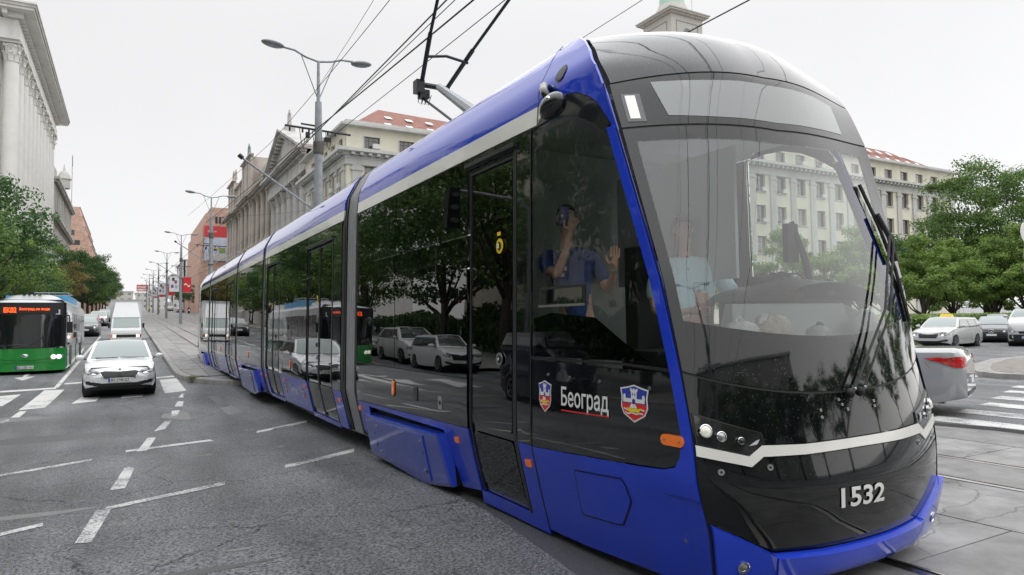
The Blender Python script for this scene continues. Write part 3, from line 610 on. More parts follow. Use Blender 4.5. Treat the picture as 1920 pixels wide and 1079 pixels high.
# --- windows and lower panels per module
def glasspane(a, b, z0=1.105, z1=3.045, fn=Sd): TP('window', panel(fn, rect(a+.004, b-.004, z0, z1), .0, .25, .008, flip=fn is Sd), TINT)
for a, b in ((5.46, 7.335), (7.345, 8.78)):
    glasspane(a, b); glasspane(a, b, fn=Sr)
both('body_panel_black', [(5.46, .675), (5.46, 1.098), (8.78, 1.098), (8.78, .615)], SIDEBLACK, .0, .25, .02)
both('window_seal', rect(5.45, 8.78, 1.097, 1.107), RUBBER, .003, .4)
both('body_skirt', [(5.46, .115), (5.46, .67), (8.78, .608), (8.78, .22), (8.34, .14), (8.34, .575), (6.02, .585), (5.86, .07)], BLUE, .0, .12, .02)
def bogie(y0, y1, right=True):
    """bogie cover: bevelled trapezoid box following the inward slope of the skirt"""
    for s in ([1, -1] if right else [1]):
        X = lambda x: x if s == 1 else 2*XC-x
        fx = lambda z: 2.545+.11*(.52-z)/.5
        out = [(y1+.03, .50), (y0+.24, .555), (y0+.14, .07), (y0+.88, -.05), (y1+.1, .0)]
        inn = [(y1-.0, .485), (y0+.27, .535), (y0+.185, .085), (y0+.90, -.03), (y1+.06, .02)]
        o = MB(); n = 5; o.add([(X(2.70), y, z) for y, z in out]+[(X(fx(z)+.012), y, z) for y, z in out]+[(X(fx(z)), y, z) for y, z in inn],
              [tuple(range(2*n, 3*n))]+[(k*n+i, k*n+(i+1) % n, (k+1)*n+(i+1) % n, (k+1)*n+i) for k in (0, 1) for i in range(n)])
        c = TP('bogie_cover', o, BOG, fix=True, smooth=False)
        ya, yb2 = y0+.62, y1-.28
        o = MB().add([(X(fx(z)-d), y, z) for d in (0, .012) for y, z in ((ya, .04), (yb2, .06), (yb2, .46), (ya, .49))], [(4, 5, 6, 7), (0, 1, 5, 4), (1, 2, 6, 5), (2, 3, 7, 6), (3, 0, 4, 7)]); TP('cover_plate', o, BOG, c, fix=True, smooth=False)
        for yy, zz in ((ya+.09, .42), (ya+.11, .12), (y1-.42, .40), (y1-.42, .10)):
            TP('bolt', MB().lathe([(.013, -.0), (.013, .008), (.006, .012)], (X(fx(zz)-.022), yy, zz), 8, 'x'), STEEL, c)
        for yy, zz, rz_ in ((ya+.06, .31, .012), (ya+.04, .13, .026), (y1-.30, .3, .012), (y1-.31, .17, .024)):
            TP('slot', MB().lathe([(rz_*.45, 0), (rz_*.45, .003)], (X(fx(zz)-.017), yy, zz), 10, 'x', sc=(1, 2.2)), BLACKMAT, c)
        TP('wheel_recess', MB().box(*sorted((X(2.72), X(2.78))), y0+.2, y1+.05, .06, .58), BLACKMAT, c)
        for k in (.9, 2.0 if y1-y0 > 2.2 else 1.6):
            TP('wheel', MB().lathe([(.1, 0), (.3, .0), (.31, .05), (.34, .09), (.34, .11)], (X(2.95), y0+k, .3), 20, 'x'), BLACKMAT, c)
BOG = drops(mat('bogie_cover_blue', (.022, .06, .50), .18, coat=1), 160, .2, wave=.15)
bogie(5.75, 8.25)
# articulations
def bellows(y0, y1):
    for z0, z1, nm in ((0, 1, 'bellows'),):
        zs = [.14, .3, .5, .7, 1.1, 1.8, 2.5, 3.06, 3.2, 3.35, 3.45, 3.6, 3.7, 3.77]
        path = [(Sd(12, z, -.03)) for z in zs]+[Vector((XC, 0, 3.80))]+[Sr(12, z, -.03) for z in zs[::-1]]
        n = 6; w = y1-y0; ysl = []
        for i in range(n):
            for t, d in ((.04, .03), (.28, -.012), (.72, -.012), (.96, .03)): ysl.append((y0+(i+t)*w/n, d))
        c = Vector((XC, 0, 1.8))
        def fn(i, j):
            y, d = ysl[i]; p = path[j]; v = Vector((p.x-c.x, 0, (p.z-c.z)*.7)).normalized()
            return (p.x-v.x*(d), y, p.z-v.z*d*.8)
        o = MB().grid(fn, range(len(ysl)), range(len(path))); TP(nm, o, BELLOW, smooth=25)
        for yy in (y0, y1):
            f = MB(); pa = [Sd(12, z, -.004)*1. for z in zs]+[Vector((XC, 0, 3.80))]+[Sr(12, z, -.004) for z in zs[::-1]]
            for p in pa: p.y = 0
            pb = [Vector((p.x+(.25 if p.x < XC-.1 else (-.25 if p.x > XC+.1 else 0)), 0, p.z-(.0 if p.z < 3.3 else .2))) for p in pa]
            f.grid(lambda i, j: tuple((pa if i in (0, 1) else pb)[j]+Vector((0, yy+(-.03, .03, .03)[i], 0))), (0, 1, 2), range(len(pa)))
            TP('end_frame', f, RUBBER)
bellows(8.86, 9.36); bellows(15.82, 16.05); bellows(20.02, 20.28); bellows(27.17, 27.53)
both('end_seal', [(9.40, .25), (9.40, 3.2), (9.49, 3.05), (9.53, 2.9), (9.53, .7), (9.5, .12)], RUBBER, .0, .3, .02)
def midmod(a, b, doors, bog=None, zt=.66):
    segs = []; y = a
    for d0, d1 in doors: segs.append((y, d0)); y = d1
    segs.append((y, b))
    for s0, s1 in segs:
        if s1-s0 < .1: continue
        if s1-s0 > .5:
            nn = 2 if s1-s0 > 1.8 else 1
            for k in range(nn):
                for fn in (Sd, Sr): glasspane(s0+.02+(s1-s0-.04)*k/nn, s0+.02+(s1-s0-.04)*(k+1)/nn, fn=fn)
            both('body_panel_black', rect(s0+.02, s1-.02, zt+.005, 1.098), SIDEBLACK, .0, .3, .02)
        else: both('body_panel_black', rect(s0+.02, s1-.02, zt+.005, 3.045), SIDEBLACK, .0, .3, .02)
        if bog and s1-s0 > 2:
            p0, p1 = bog; both('body_skirt', [(s0+.02, .12), (s0+.02, zt), (s1-.02, zt), (s1-.02, .15), (p1+.1, .14), (p1+.1, .575), (p0+.27, .585), (p0+.11, .07)], BLUE, .0, .15, .02); bogie(p0, p1)
        else: both('body_skirt', rect(s0+.02, s1-.02, .12, zt), BLUE, .0, .15, .02)
    for d0, d1 in doors:
        dd = door(d0+.05, d1-.02, 2 if d1-d0 > 1.2 else 1, z0=.16, z1=2.83)
        both('window_band_head', rect(d0, d1, 2.86, 3.045), SIDEBLACK, -.002, .2, .02, right=False)
        both('sill', rect(d0, d1, .08, .15), BLUE, .0, .3, .02)
        for fn in (Sr,): glasspane(d0+.01, d1-.01, fn=fn); TP('body_panel_black', panel(Sr, rect(d0, d1, .15, 1.098), 0, .4, .02), SIDEBLACK)
        m = (d0+d1)/2+.12
        ring(Sd, m, 2.0, .06, YELLOW, 'sticker', dd, ar=.7, inner=.03, im=BLACKMAT); ring(Sd, m, 1.28, .05, STEEL, 'door_button', dd, inner=.03, im=BLACKMAT)
        ring(Sd, m, 1.08, .045, BLUE, 'door_button', dd, inner=.03, im=WHITEPRINT)
midmod(9.55, 15.75, [(10.02, 11.67), (14.05, 15.5)])
midmod(16.1, 19.98, [], (16.5, 19.2))
midmod(20.32, 27.1, [(20.9, 22.5), (24.9, 26.5)])
midmod(27.58, 32.56, [], (28.3, 30.6))
TP('rear_cab', MB().grid(lambda q, z: Fb(q, z), [i/8-1 for i in range(17)], [.12, .4, .7, 1.1, 1.5, 2, 2.5, 2.8, 3.15, 3.35, 3.5, 3.65, 3.79]), SIDEBLACK, smooth=True)
# side marker lights
def marker(fn, u, v, w=.075, h=.055, nm='marker_light', m=None):
    o = TP(nm, panel(fn, rrect(u-w/2, u+w/2, v-h/2, v+h/2, min(w, h)*.2, 2), .014, 1, .014, flip=fn is Sd), m or ORANGE); return o
for u, v in ((5.74, .53), (4.455, .54), (8.74, .51), (9.72, .52), (11.9, .55), (13.6, .56), (15.65, .5), (19.8, .5), (16.25, .5)): marker(Sd, u, v)
for y in (7.34, 12.9, 17.9, 23.6): TP('marker_light', panel(Sd, rrect(y-.03, y+.03, .80, .96, .028, 3), .016, 1, .016, flip=True), ORANGE); 
for y in (7.34, 12.9): TP('lens_frame', panel(Sd, rrect(y-.045, y+.04, .785, .975, .03, 3), .004, 1, .004, flip=True), RUBBER)
ml = TP('turn_lamp', panel(Sd, rrect(2.83, 3.0, .895, .955, .029, 5), .02, .05, .02, flip=True), ORANGE)
for y in (2.86, 2.97): TP('screw', MB().lathe([(.006, 0), (.006, .006)], (Sd(y, .925).x-.027, y, .925), 8, 'x'), STEEL, ml)
TP('latch', panel(Sd, rect(6.62, 6.72, .80, .94), .008, 1, .008, flip=True), DFRAME); TP('socket', panel(Sd, rect(5.99, 6.08, .78, .90), .006, 1, .006, flip=True), STEEL)
TP('socket_hole', panel(Sd, disc_on(Sd, 6.035, .84, .022, 0, 1, 10), .009, 1, flip=True), BLACKMAT)

# --- front
BLACKL = drops(mat('tram_black_lower', (.004, .005, .006), .07, coat=1, ior=1.2, coatior=1.42), 75, .4, wave=.08)
cuts = [-1+i*.1 for i in range(21)]
zl = lambda q: 1.155+.15*abs(q)**2.4          # seam under the windscreen
zt = lambda q: 2.86-.05*q*q
zr = lambda q: 3.25-.11*q*q
def band(lo, hi, q0=-1, q1=1, n=20): return [(q0+(q1-q0)*i/n, lo(q0+(q1-q0)*i/n)) for i in range(n+1)]+[(q1-(q1-q0)*i/n, hi(q1-(q1-q0)*i/n)) for i in range(n+1)]
def FP(name, poly, m, off=0, step=.1, thick=.012, parent=None, **k): return TP(name, panel(Fo, poly, off, step, thick), m, parent, smooth=k.pop('smooth', True), **k)
zc = lambda q: 1.485+.12*q*q
qL = lambda z: -.94-.02*(1-(z-1.5)/1.25); 
WS = FP('windscreen', band(lambda q: zc(q)+.0, lambda q: zt(q)-.10, -.945, .88), WSCREEN, .0, .1, 0)
FP('windscreen_frit', band(lambda q: zl(q)+.008, zc), BLACK, .0, .08)
FP('windscreen_frit', [(-1, zl(-1)+.01)]+[(-1, z) for z in (1.5, 1.8, 2.1, 2.4, 2.7)]+[(-1, zt(-1)-.01), (-.945, zt(-.945)-.09), (-.945, 2.4), (-.945, 2.0), (-.945, zc(-.945))], BLACK, .0, .06)
FP('windscreen_frit', [(1, zl(1)+.01)]+[(1, z) for z in (1.5, 1.8, 2.1, 2.4, 2.7)]+[(1, zt(1)-.01), (.88, zt(.88)-.09), (.88, 2.4), (.88, 2.0), (.88, zc(.88))], BLACK, .0, .06)
FP('windscreen_frit', band(lambda q: zt(q)-.10, lambda q: zt(q)-.008), BLACK, .0, .08)
FP('front_seam', band(lambda q: zl(q)-.006, lambda q: zl(q)+.008), BLACKMAT, -.006, .05, 0)
FP('front_seam', band(lambda q: zt(q)-.008, lambda q: zt(q)+.006), BLACKMAT, -.006, .05, 0)
FP('front_seam', band(lambda q: zr(q)-.006, lambda q: zr(q)+.006), BLACKMAT, -.006, .05, 0)
DISPG = drops(mat('display_glass', (.20, .215, .215), .03, coat=1, ior=1.7), 75, .4, wave=.06)
FP('destination_glass', band(lambda q: zt(q)+.006, lambda q: zr(q)-.006), BLACK, .0, .07)
FP('destination_display', [(-.80, 3.14), (-.745, 2.90)]+[(q, zt(q)+.055) for q in (-.5, -.25, 0, .25, .5, .74)]+[(.72, 3.12)]+[(q, zr(q)-.06) for q in (.5, .25, 0, -.25, -.5)], DISPG, .003, .08, .003)
FP('route_box', rect(-.962, -.868, 2.855, 3.055), mat('route_box_grey', (.16, .165, .17), .3), .004, .05, .004)
FP('route_light', rect(-.945, -.895, 2.875, 3.04), mat('lit_number_panel', (.8, .82, .78), .4, emit=.35), .008, .05, .003)
FP('front_roof', band(lambda q: zr(q)+.006, lambda q: 3.783, -.995, .995, 24), BLACK, .0, .045, .01)
o = MB().grid(lambda q, y: (XC+.625*q, max(y, fN(3.785)+(fP(3.785)-fN(3.785))*abs(q)**2.3-.02), 3.782+.03*(1-q*q)*smst((y-3.9)/.4)), [i/6-1 for i in range(13)], [3.9, 4.0, 4.1, 4.2, 4.3]); TP('roof_deck', o, BLACK, smooth=True)
for fn, fl in ((Sd, 1), (Sr, 0)): pass
U = [(-1, .92), (-.735, .845), (-.66, .897), (-.4, .884), (0, .885), (.4, .886), (.66, .894), (.735, .84), (1, .915)]
Lw = [(-1, .862), (-.73, .788), (-.66, .837), (-.4, .828), (0, .831), (.4, .826), (.66, .832), (.735, .783), (1, .858)]
HL = [(-.985, 1.075), (-.86, 1.03), (-.727, .985), (-.655, .965), (-.645, .90), (-.724, .858), (-.85, .887), (-.985, .928)]
HR = [(-x, z) for x, z in HL]
up = [(q, zl(q)-.006) for q in [i/10-1 for i in range(21)]]
FP('nose_panel', up+[(1, .93)]+[(x, z+.006) for x, z in U[::-1]]+[(-1, .93)], BLACKL, -.004, .06)
FP('white_chevron', U+Lw[::-1], CREAM, .006, .05, .012)
LB = [(-.95, .485), (-.66, .315), (-.3, .292), (0, .288), (.3, .29), (.66, .31), (.95, .48)]
LBP = FP('bumper_panel', [(x, z-.006) for x, z in Lw]+[(1, .48)]+LB[::-1]+[(-1, .49)], BLACKL, -.002, .06)
for s, pl_ in ((-1, HL), (1, HR)):
    h = FP('headlight', pl_, mat('headlight_housing', (.012, .012, .014), .12, coat=1), .004, .05, .01)
    cx = sum(p[0] for p in pl_)/8; cz = sum(p[1] for p in pl_)/8
    FP('headlight_rim', [(p[0]+(p[0]-cx)*.04, p[1]+(p[1]-cz)*.12) for p in pl_], mat('headlight_rim', (.03, .03, .033), .3), .0, .05, .006)
    for q, z, r, m in ((-.944, .99, .037, LAMPON), (-.872, .957, .029, LAMPLENS), (-.775, .93, .020, DFRAME)):
        p = Fo(s*-q*1 if s == 1 else q, z, .008); p2 = Fo(-q if s == 1 else q, z, .0); nn = (p-p2).normalized()
        Mx = nn.to_track_quat('Z', 'Y').to_matrix()
        for nm, prof, mm in (('lamp_ring', [(r*.9, .0), (r, .002), (r*1.0, .012), (r*.88, .014), (r*.84, .006), (.001, .005)], CHROME), ('lamp_lens', [(r*.8, .006), (r*.76, .012), (r*.5, .018), (.001, .022)], m)):
            o = MB(); t = MB().lathe(prof, n=20); o.add([Mx @ Vector(v)+p for v in t.v], t.f); TP(nm, o, mm, h)
    for q in (-.90, -.89, -.80): pass
    FP('lamp_tick', [(s*.735*1, .935), (s*.69, .90), (s*.70, .955)] if s == 1 else [(-.735, .90), (-.69, .905), (-.672, .93), (-.69, .925)], LGREY, .012, .1, .002, parent=h)
for q, z in ((-.888, .772), (-.628, .778), (.888, .772), (.628, .778)):
    FP('tow_cap', disc_on(0, q, z, .017, 0, 1.0, 12), STEEL, .004, 1, .006); FP('tow_cap_hole', disc_on(0, q, z, .007, 0, 1, 8), BLACKMAT, .006, 1, .0)
# bumper
BUM = BLUE
def Fbp(q, z, off=0):
    k = .03+.02*smst((z-.1)/.1)
    return Fo(q, z, off+(k if z > .13 else k*.6))
bot = lambda q: .115+.015*q*q
bp_ = TP('bumper', panel(Fbp, [(-.66, .30), (-.3, .278), (0, .274), (.3, .276), (.66, .296), (.66, bot(.66)), (.3, bot(.3)), (0, bot(0)), (-.3, bot(.3)), (-.66, bot(.66))], .0, .05, .06), BUM, smooth=True)
for s in (-1, 1):
    pl_ = [(s*.66, .30), (s*.66, .13), (s*.995, .11), (s*.995, .50)]
    c = TP('bumper_corner', panel(Fbp, pl_, -.01, .04, .05), BUM, smooth=True)
    p = Fo(s*.86, .27, .035); p2 = Fo(s*.86, .27, 0); Mx = (p-p2).normalized().to_track_quat('Z', 'Y').to_matrix()
    for nm, prof, mm in (('fog_light_ring', [(.03, -.01), (.036, 0), (.036, .012), (.03, .014), (.028, .004), (.001, .003)], CHROME), ('fog_light_lens', [(.028, .004), (.02, .012), (.001, .016)], LAMPLENS)):
        o = MB(); t = MB().lathe(prof, n=18); o.add([Mx @ Vector(v)+p for v in t.v], t.f); TP(nm, o, mm, c)
    FP('fog_light_recess', [(s*.80, .22), (s*.80, .35), (s*.90, .375), (s*.93, .22)], BLACKMAT, .022, .05, .0, parent=c)
TP('underside', MB().grid(lambda q, t: Fo(q, .13, 0)+Vector((0, t*.5, -.02*t)), [i/8-1 for i in range(17)], (0, 1)), BLACKMAT)
# wiper (pair of arms and a blade)
wp = TP('wiper', MB().tube([Fo(-.03, 1.14, .05), Fo(.45, 1.62, .075), Fo(.845, 2.12, .06)], .009, 6), BLACKMAT)
TP('wiper_arm', MB().tube([Fo(.055, 1.145, .05), Fo(.5, 1.6, .075), Fo(.895, 2.10, .06)], .008, 6), BLACKMAT, wp)
TP('wiper_blade', MB().tube([Fo(.73, 2.50, .018), Fo(.82, 2.2, .02), Fo(.88, 1.9, .018), Fo(.92, 1.55, .016)], .014, 6), RUBBER, wp)
TP('wiper_bracket', MB().tube([Fo(.80, 2.28, .04), Fo(.86, 2.12, .05), Fo(.88, 1.95, .04)], .018, 6), BLACKMAT, wp)
for q, z in ((-.03, 1.14), (.055, 1.145)):
    TP('wiper_pivot', MB().ell(Fo(q, z, .03), (.028, .03, .03), 10, 6), BLACKMAT, wp); TP('wiper_cap', MB().ell(Fo(q, z+.02, .07), (.009, .009, .009), 8, 5), STEEL, wp)
for q, z in ((-.25, 1.06), (-.25, 1.02), (.2, 1.08), (.2, 1.05), (-.04, 1.05), (-.08, 1.08), (-.10, 1.11)): rivet(Fo, q, z, .009, off=.006)
# camera pod on the cab side
pod = MB(); Mx = Matrix.Rotation(radians(-20), 3, 'X') @ Matrix.Rotation(radians(10), 3, 'Z')
pod.ell((2.50, 3.84, 3.06), (.075, .12, .085), 16, 10, Mx)
PODM = mat('camera_pod_black', (.01, .01, .011), .22, coat=.6)
pd = TP('camera_pod', pod, PODM, smooth=True)
TP('pod_arm', MB().tube([(2.62, 4.03, 3.235), (2.55, 4.02, 3.25), (2.51, 3.96, 3.20), (2.49, 3.88, 3.12)], [.035, .04, .03, .03], 10), PODM, pd, smooth=True)
TP('pod_mount', MB().ell((2.63, 4.05, 3.24), (.04, .05, .045), 10, 8), PODM, pd, smooth=True)
TP('pod_lens', MB().ell((2.44, 3.80, 3.09), (.018, .018, .018), 10, 6), CHROME, pd)
TP('roof_vent', panel(Sd, disc_on(0, 4.0, 3.37, .055, 0, 1, 18), .012, .5, .012, flip=True), mat('vent_grey', (.05, .055, .06), .5))
TP('roof_vent_rim', panel(Sd, disc_on(0, 4.0, 3.37, .066, 0, 1, 18), .009, .5, .008, flip=True), RUBBER)
both('shoulder_joint', rect(4.262, 4.272, 3.06, 3.75), BLACKMAT, .008, .1)

# sliding slot window in the cab side glass
sf = TP('slot_window', panel(Sd, rrect(3.69, 4.235, 1.70, 1.845, .02), .006, .1, .01, flip=True), DFRAME)
TP('slot_glass', panel(Sd, rrect(3.715, 4.21, 1.725, 1.825, .015), .010, .1, .002, flip=True), SIDEBLACK, sf)
TP('slot_sill', panel(Sd, rect(3.69, 4.235, 1.700, 1.716), .016, .2, .008, flip=True), STEEL, sf)
# ---------------------------------------------------------------- lettering and emblems on the tram
def text2d(s, bold=0.0):
    c = bpy.data.curves.new('txt', 'FONT'); c.body = s; c.size = 1; c.resolution_u = 3; c.offset = bold
    o = bpy.data.objects.new('txt', c); COL.objects.link(o)
    dg = bpy.context.evaluated_depsgraph_get(); me = o.evaluated_get(dg).to_mesh()
    V = [(v.co.x, v.co.y) for v in me.vertices]; Fc = [tuple(p.vertices) for p in me.polygons]
    bpy.data.objects.remove(o); bpy.data.curves.remove(c)
    x0 = min(v[0] for v in V); x1 = max(v[0] for v in V); y0 = min(v[1] for v in V); y1 = max(v[1] for v in V)
    return [((x-x0)/(x1-x0), (y-y0)/(y1-y0)) for x, y in V], Fc
TXT = {}
def lettering(name, s, fn, m, parent, bold=0.0, smooth=False, org=None, **k):
    """fn maps unit-box coordinates (right, up) to a point"""
    if (s, bold) not in TXT: TXT[(s, bold)] = text2d(s, bold)
    V, Fc = TXT[(s, bold)]
    return MB().add([fn(x, y) for x, y in V], Fc).build(name, m, parent, org=org, **k)
def sidefn(y0, y1, z0, z1, off=.006, fn=None, dz=0):
    return lambda u, v: tuple(Sd(y0+(y1-y0)*u, z0+(z1-z0)*v+dz*u, off))
lettering('city_name', 'Београд', sidefn(3.965, 3.46, .985, 1.15, .004, dz=.002), WHITEPRINT, TRAM, .012, org=TO)
TP('underline', panel(Sd, [(3.965, .993), (3.455, 1.0), (3.455, .992), (3.965, .983)], .005, .1, flip=True), REDPRINT)
def emblem(yc, zc_, w, h, col=True):
    T = lambda u, v: (yc-u*w/2, zc_+v*h/2)
    out = [(-1, .78), (-.55, .86), (0, 1), (.55, .86), (1, .78), (.9, .3), (.95, -.2), (.75, -.6), (0, -1), (-.75, -.6), (-.95, -.2), (-.9, .3)]
    e = TP('emblem', panel(Sd, [T(u, v) for u, v in out], .003, .05, flip=True), WHITEPRINT)
    lay = lambda nm, poly, m, o: TP(nm, panel(Sd, [T(u, v) for u, v in poly], o, .05, flip=True), m, e)
    EB = mat('emblem_blue', (.03, .05, .38), .4)
    lay('emblem_field', [(-.9, .72), (-.5, .79), (0, .92), (.5, .79), (.9, .72), (.8, .3), (.85, 0), (-.85, 0), (-.8, .3)], EB, .0045)
    lay('emblem_field', [(-.85, 0), (.85, 0), (.86, -.2), (.68, -.55), (0, -.9), (-.68, -.55), (-.86, -.2)], REDPRINT, .0045)
    lay('emblem_tower', [(-.2, .2), (-.2, .62), (-.26, .66), (-.26, .8), (-.15, .8), (-.15, .74), (-.06, .74), (-.06, .8), (.06, .8), (.06, .74), (.15, .74), (.15, .8), (.26, .8), (.26, .66), (.2, .62), (.2, .2)], WHITEPRINT, .006)
    lay('emblem_wall', [(-.75, .05), (-.75, .42), (-.66, .5), (-.58, .42), (-.58, .26), (.58, .26), (.58, .42), (.66, .5), (.75, .42), (.75, .05)], WHITEPRINT, .0065)
    lay('emblem_gate', [(-.11, .05), (-.11, .2), (0, .27), (.11, .2), (.11, .05)], EB, .0075)
    for a in (-.08, .08): lay('emblem_window', rect(a-.03, a+.03, .42, .56), EB, .0075)
    for k in range(2):
        v = -.24-.2*k; lay('emblem_wave', [(-.75+.1*k, v), (-.45, v-.08), (-.15, v), (.15, v-.06), (.45, v), (.75-.1*k, v-.04), (.7-.1*k, v-.11), (.45, v-.07), (.15, v-.14), (-.15, v-.08), (-.45, v-.16), (-.7+.1*k, v-.09)], WHITEPRINT, .006)
    lay('emblem_boat', [(-.5, -.22), (-.3, -.26), (.3, -.26), (.55, -.2), (.35, -.45), (-.35, -.45)], YELLOW, .008)
    lay('emblem_sail', [(-.3, -.24), (-.15, .02), (.0, -.06), (.1, .0), (.25, -.24)], WHITEPRINT, .0085)
emblem(4.168, 1.065, .165, .225)
emblem(3.228, 1.10, .245, .225)
def frontfn(q0, q1, z0, z1, off=.006): return lambda u, v: tuple(Fo(q0+(q1-q0)*u, z0+(z1-z0)*v-.012*u, off))
lettering('fleet_number', '1532', frontfn(-.205, .165, .506, .620), WHITEPRINT, TRAM, .022, org=TO)
# small print on the second module
for i, y in enumerate((13.6, 12.75, 12.1)):
    if i == 1: lettering('city_name', 'Београд', sidefn(13.1, 12.5, .33, .5, .006), WHITEPRINT, TRAM, .012, org=TO)
    else: emblem(y, .42, .2, .25)

# ---------------------------------------------------------------- inside the tram
FLOORM = mat('tram_floor', (.22, .22, .23), .5, var=.2)
TP('floor', MB().box(2.72, 4.88, 4.5, 33.4, .30, .36), FLOORM)
TP('ceiling', MB().box(2.75, 4.85, 4.5, 33.4, 3.12, 3.16), LGREY)
TP('cab_floor', MB().box(2.78, 4.8, 2.95, 4.5, .60, .64), FLOORM)
TP('cab_ceiling', MB().box(2.78, 4.82, 3.5, 4.5, 3.06, 3.10), mat('cab_lining', (.6, .61, .62), .6))
TP('cab_partition', MB().box(2.72, 4.9, 5.05, 5.09, .5, 3.1), mat('cab_partition', (.38, .42, .41), .5, var=.1))
TP('cab_partition', MB().box(4.86, 4.9, 3.4, 5.05, 1.4, 1.55), mat('cab_partition', (.2, .2, .2), .5))
TP('light_panel', MB().box(3.0, 3.08, 5.06-.04, 5.04, 1.95, 2.6), LGREY)
RAIL_Y = mat('handrail', (.35, .33, .28), .3, metal=.5)
for y in (5.75, 7.3, 8.6, 9.9, 11.8, 13.9, 15.6, 17, 19, 20.8, 22.6, 24.8, 26.6, 29, 31):
    TP('handrail', MB().tube([(3.15, y, .36), (3.15, y, 1.0), (3.1, y, 1.6), (3.2, y, 3.1)], .018, 6), RAIL_Y)
SEATM = mat('seat_blue', (.03, .035, .07), .6)
for y in (6.2, 7.0, 7.9, 17, 18, 29, 30):
    for x in (2.82, 3.28, 4.0, 4.46):
        o = MB().box(x, x+.40, y, y+.42, .80, .86).box(x, x+.40, y+.38, y+.46, .86, 1.42).box(x+.08, x+.32, y+.1, y+.35, .36, .80); TP('seat', o, SEATM)
# passengers inside (heads and shoulders), dashboard and things on it are things of their own below
DASH = mat('dashboard_grey', (.40, .42, .42), .5, var=.06)
TP('dashboard', MB().prism([(2.86, 3.0), (3.2, 2.82), (3.8, 2.72), (4.3, 2.80), (4.76, 2.98), (4.80, 3.16), (2.84, 3.16)], 1.40, 1.475), DASH)
TP('dash_panel', MB().add([(3.40, 3.14, 1.40), (4.66, 3.12, 1.40), (4.80, 2.98, 1.40), (3.44, 3.18, 1.695), (4.55, 3.16, 1.70), (4.70, 3.05, 1.60), (3.44, 3.24, 1.695), (4.55, 3.22, 1.70), (4.70, 3.12, 1.60), (3.40, 3.3, 1.4), (4.8, 3.1, 1.4)],
   [(0,1,4,3),(1,2,5,4),(3,4,7,6),(4,5,8,7),(6,7,10,9),(7,8,10),(0,3,6,9)]), mat('dash_panel', (.55, .58, .58), .4))
o = MB(); o.grid(lambda x, t: (x, 3.45+.35*t, 1.72+.17*sin(pi*min(1, max(0, (x-3.82)/1.1)))**.6*(1-.25*t*t)), frange(3.82, 4.92, .1), (-1, -.9, -.3, .3, 1)); TP('instrument_hood', o, mat('hood_black', (.03, .03, .032), .5, bump=.3), smooth=True)
TP('instrument_panel', MB().box(3.86, 4.86, 3.30, 3.7, 1.40, 1.735), DARKIN)
TP('lower_dash', MB().box(2.86, 4.78, 3.05, 3.6, .64, 1.40), DARKIN)
TP('driver_seat', MB().box(3.62, 4.2, 4.35, 4.5, 1.2, 2.2).box(3.62, 4.2, 3.9, 4.5, 1.05, 1.2), DARKIN)
# mobile display bracket at the right of the cab
TP('cab_screen', MB().tube([(4.62, 3.45, 1.75), (4.60, 3.5, 2.05), (4.52, 3.55, 2.35)], [.03, .03, .02], 6).cbox((4.50, 3.55, 2.18), (.12, .05, .3)), DARKIN)
TP('window_blind', MB().box(3.95, 3.98, 3.6, 5.0, 1.9, 2.9), mat('cab_lining', (.3, .3, .3), .6))

# ---------------------------------------------------------------- pantograph (part of the tram)
PM = mat('pantograph_dark', (.03, .032, .036), .35, metal=.4); PG = mat('pantograph_grey', (.32, .34, .36), .4, metal=.3)
pn = TP('pantograph', MB().tube([(3.55, 8.92, 4.98), (4.02, 8.92, 4.98)], .04, 8), PM)
TP('lower_arm', MB().tube([(3.8, 7.1, 3.92), (3.8, 8.75, 4.92)], [.10, .055], 8), PG, pn)
TP('pantograph_rod', MB().tube([(3.72, 7.35, 3.80), (3.62, 8.95, 4.80)], .018, 6), PM, pn)
TP('pantograph_frame', MB().tube([(3.4, 6.6, 3.88), (4.2, 6.6, 3.88), (4.2, 8.1, 3.88), (3.4, 8.1, 3.88), (3.4, 6.6, 3.88)], .035, 6), PG, pn)
for a, b, c in (((3.60, 8.92, 5.0), (3.44, 8.2, 5.42), (3.30, 7.5, 5.78)), ((4.0, 8.92, 5.0), (4.16, 8.4, 5.40), (4.42, 7.6, 5.98))):
    TP('upper_arm', MB().tube([a, b], .032, 8), PM, pn); TP('upper_arm', MB().tube([b, c], .022, 8), PM, pn)
TP('cross_tube', MB().tube([(3.50, 8.5, 5.22), (3.8, 8.5, 5.28), (4.13, 8.5, 5.24)], .02, 6), PM, pn)
TP('collector_head', MB().tube([(2.95, 7.3, 5.86), (3.15, 7.3, 6.03), (4.55, 7.3, 6.05), (4.75, 7.3, 5.88)], .025, 6), PM, pn)
TP('collector_head', MB().tube([(3.3, 7.5, 5.78), (3.3, 7.3, 6.03)], .02, 6).tube([(4.42, 7.6, 5.98), (4.4, 7.3, 6.03)], .02, 6), PM, pn)
TP('knee_joint', MB().box(3.50, 3.62, 8.85, 9.0, 4.85, 5.03).box(3.56, 3.7, 8.86, 8.98, 4.78, 4.9), PM, pn)
for k in range(3): TP('cable_loop', MB().tube([(3.56+.05*k, 8.9, 4.86), (3.55+.05*k, 8.93, 4.72), (3.60+.05*k, 8.93, 4.70), (3.64+.05*k, 8.9, 4.84)], .006, 5), BLACKMAT, pn)

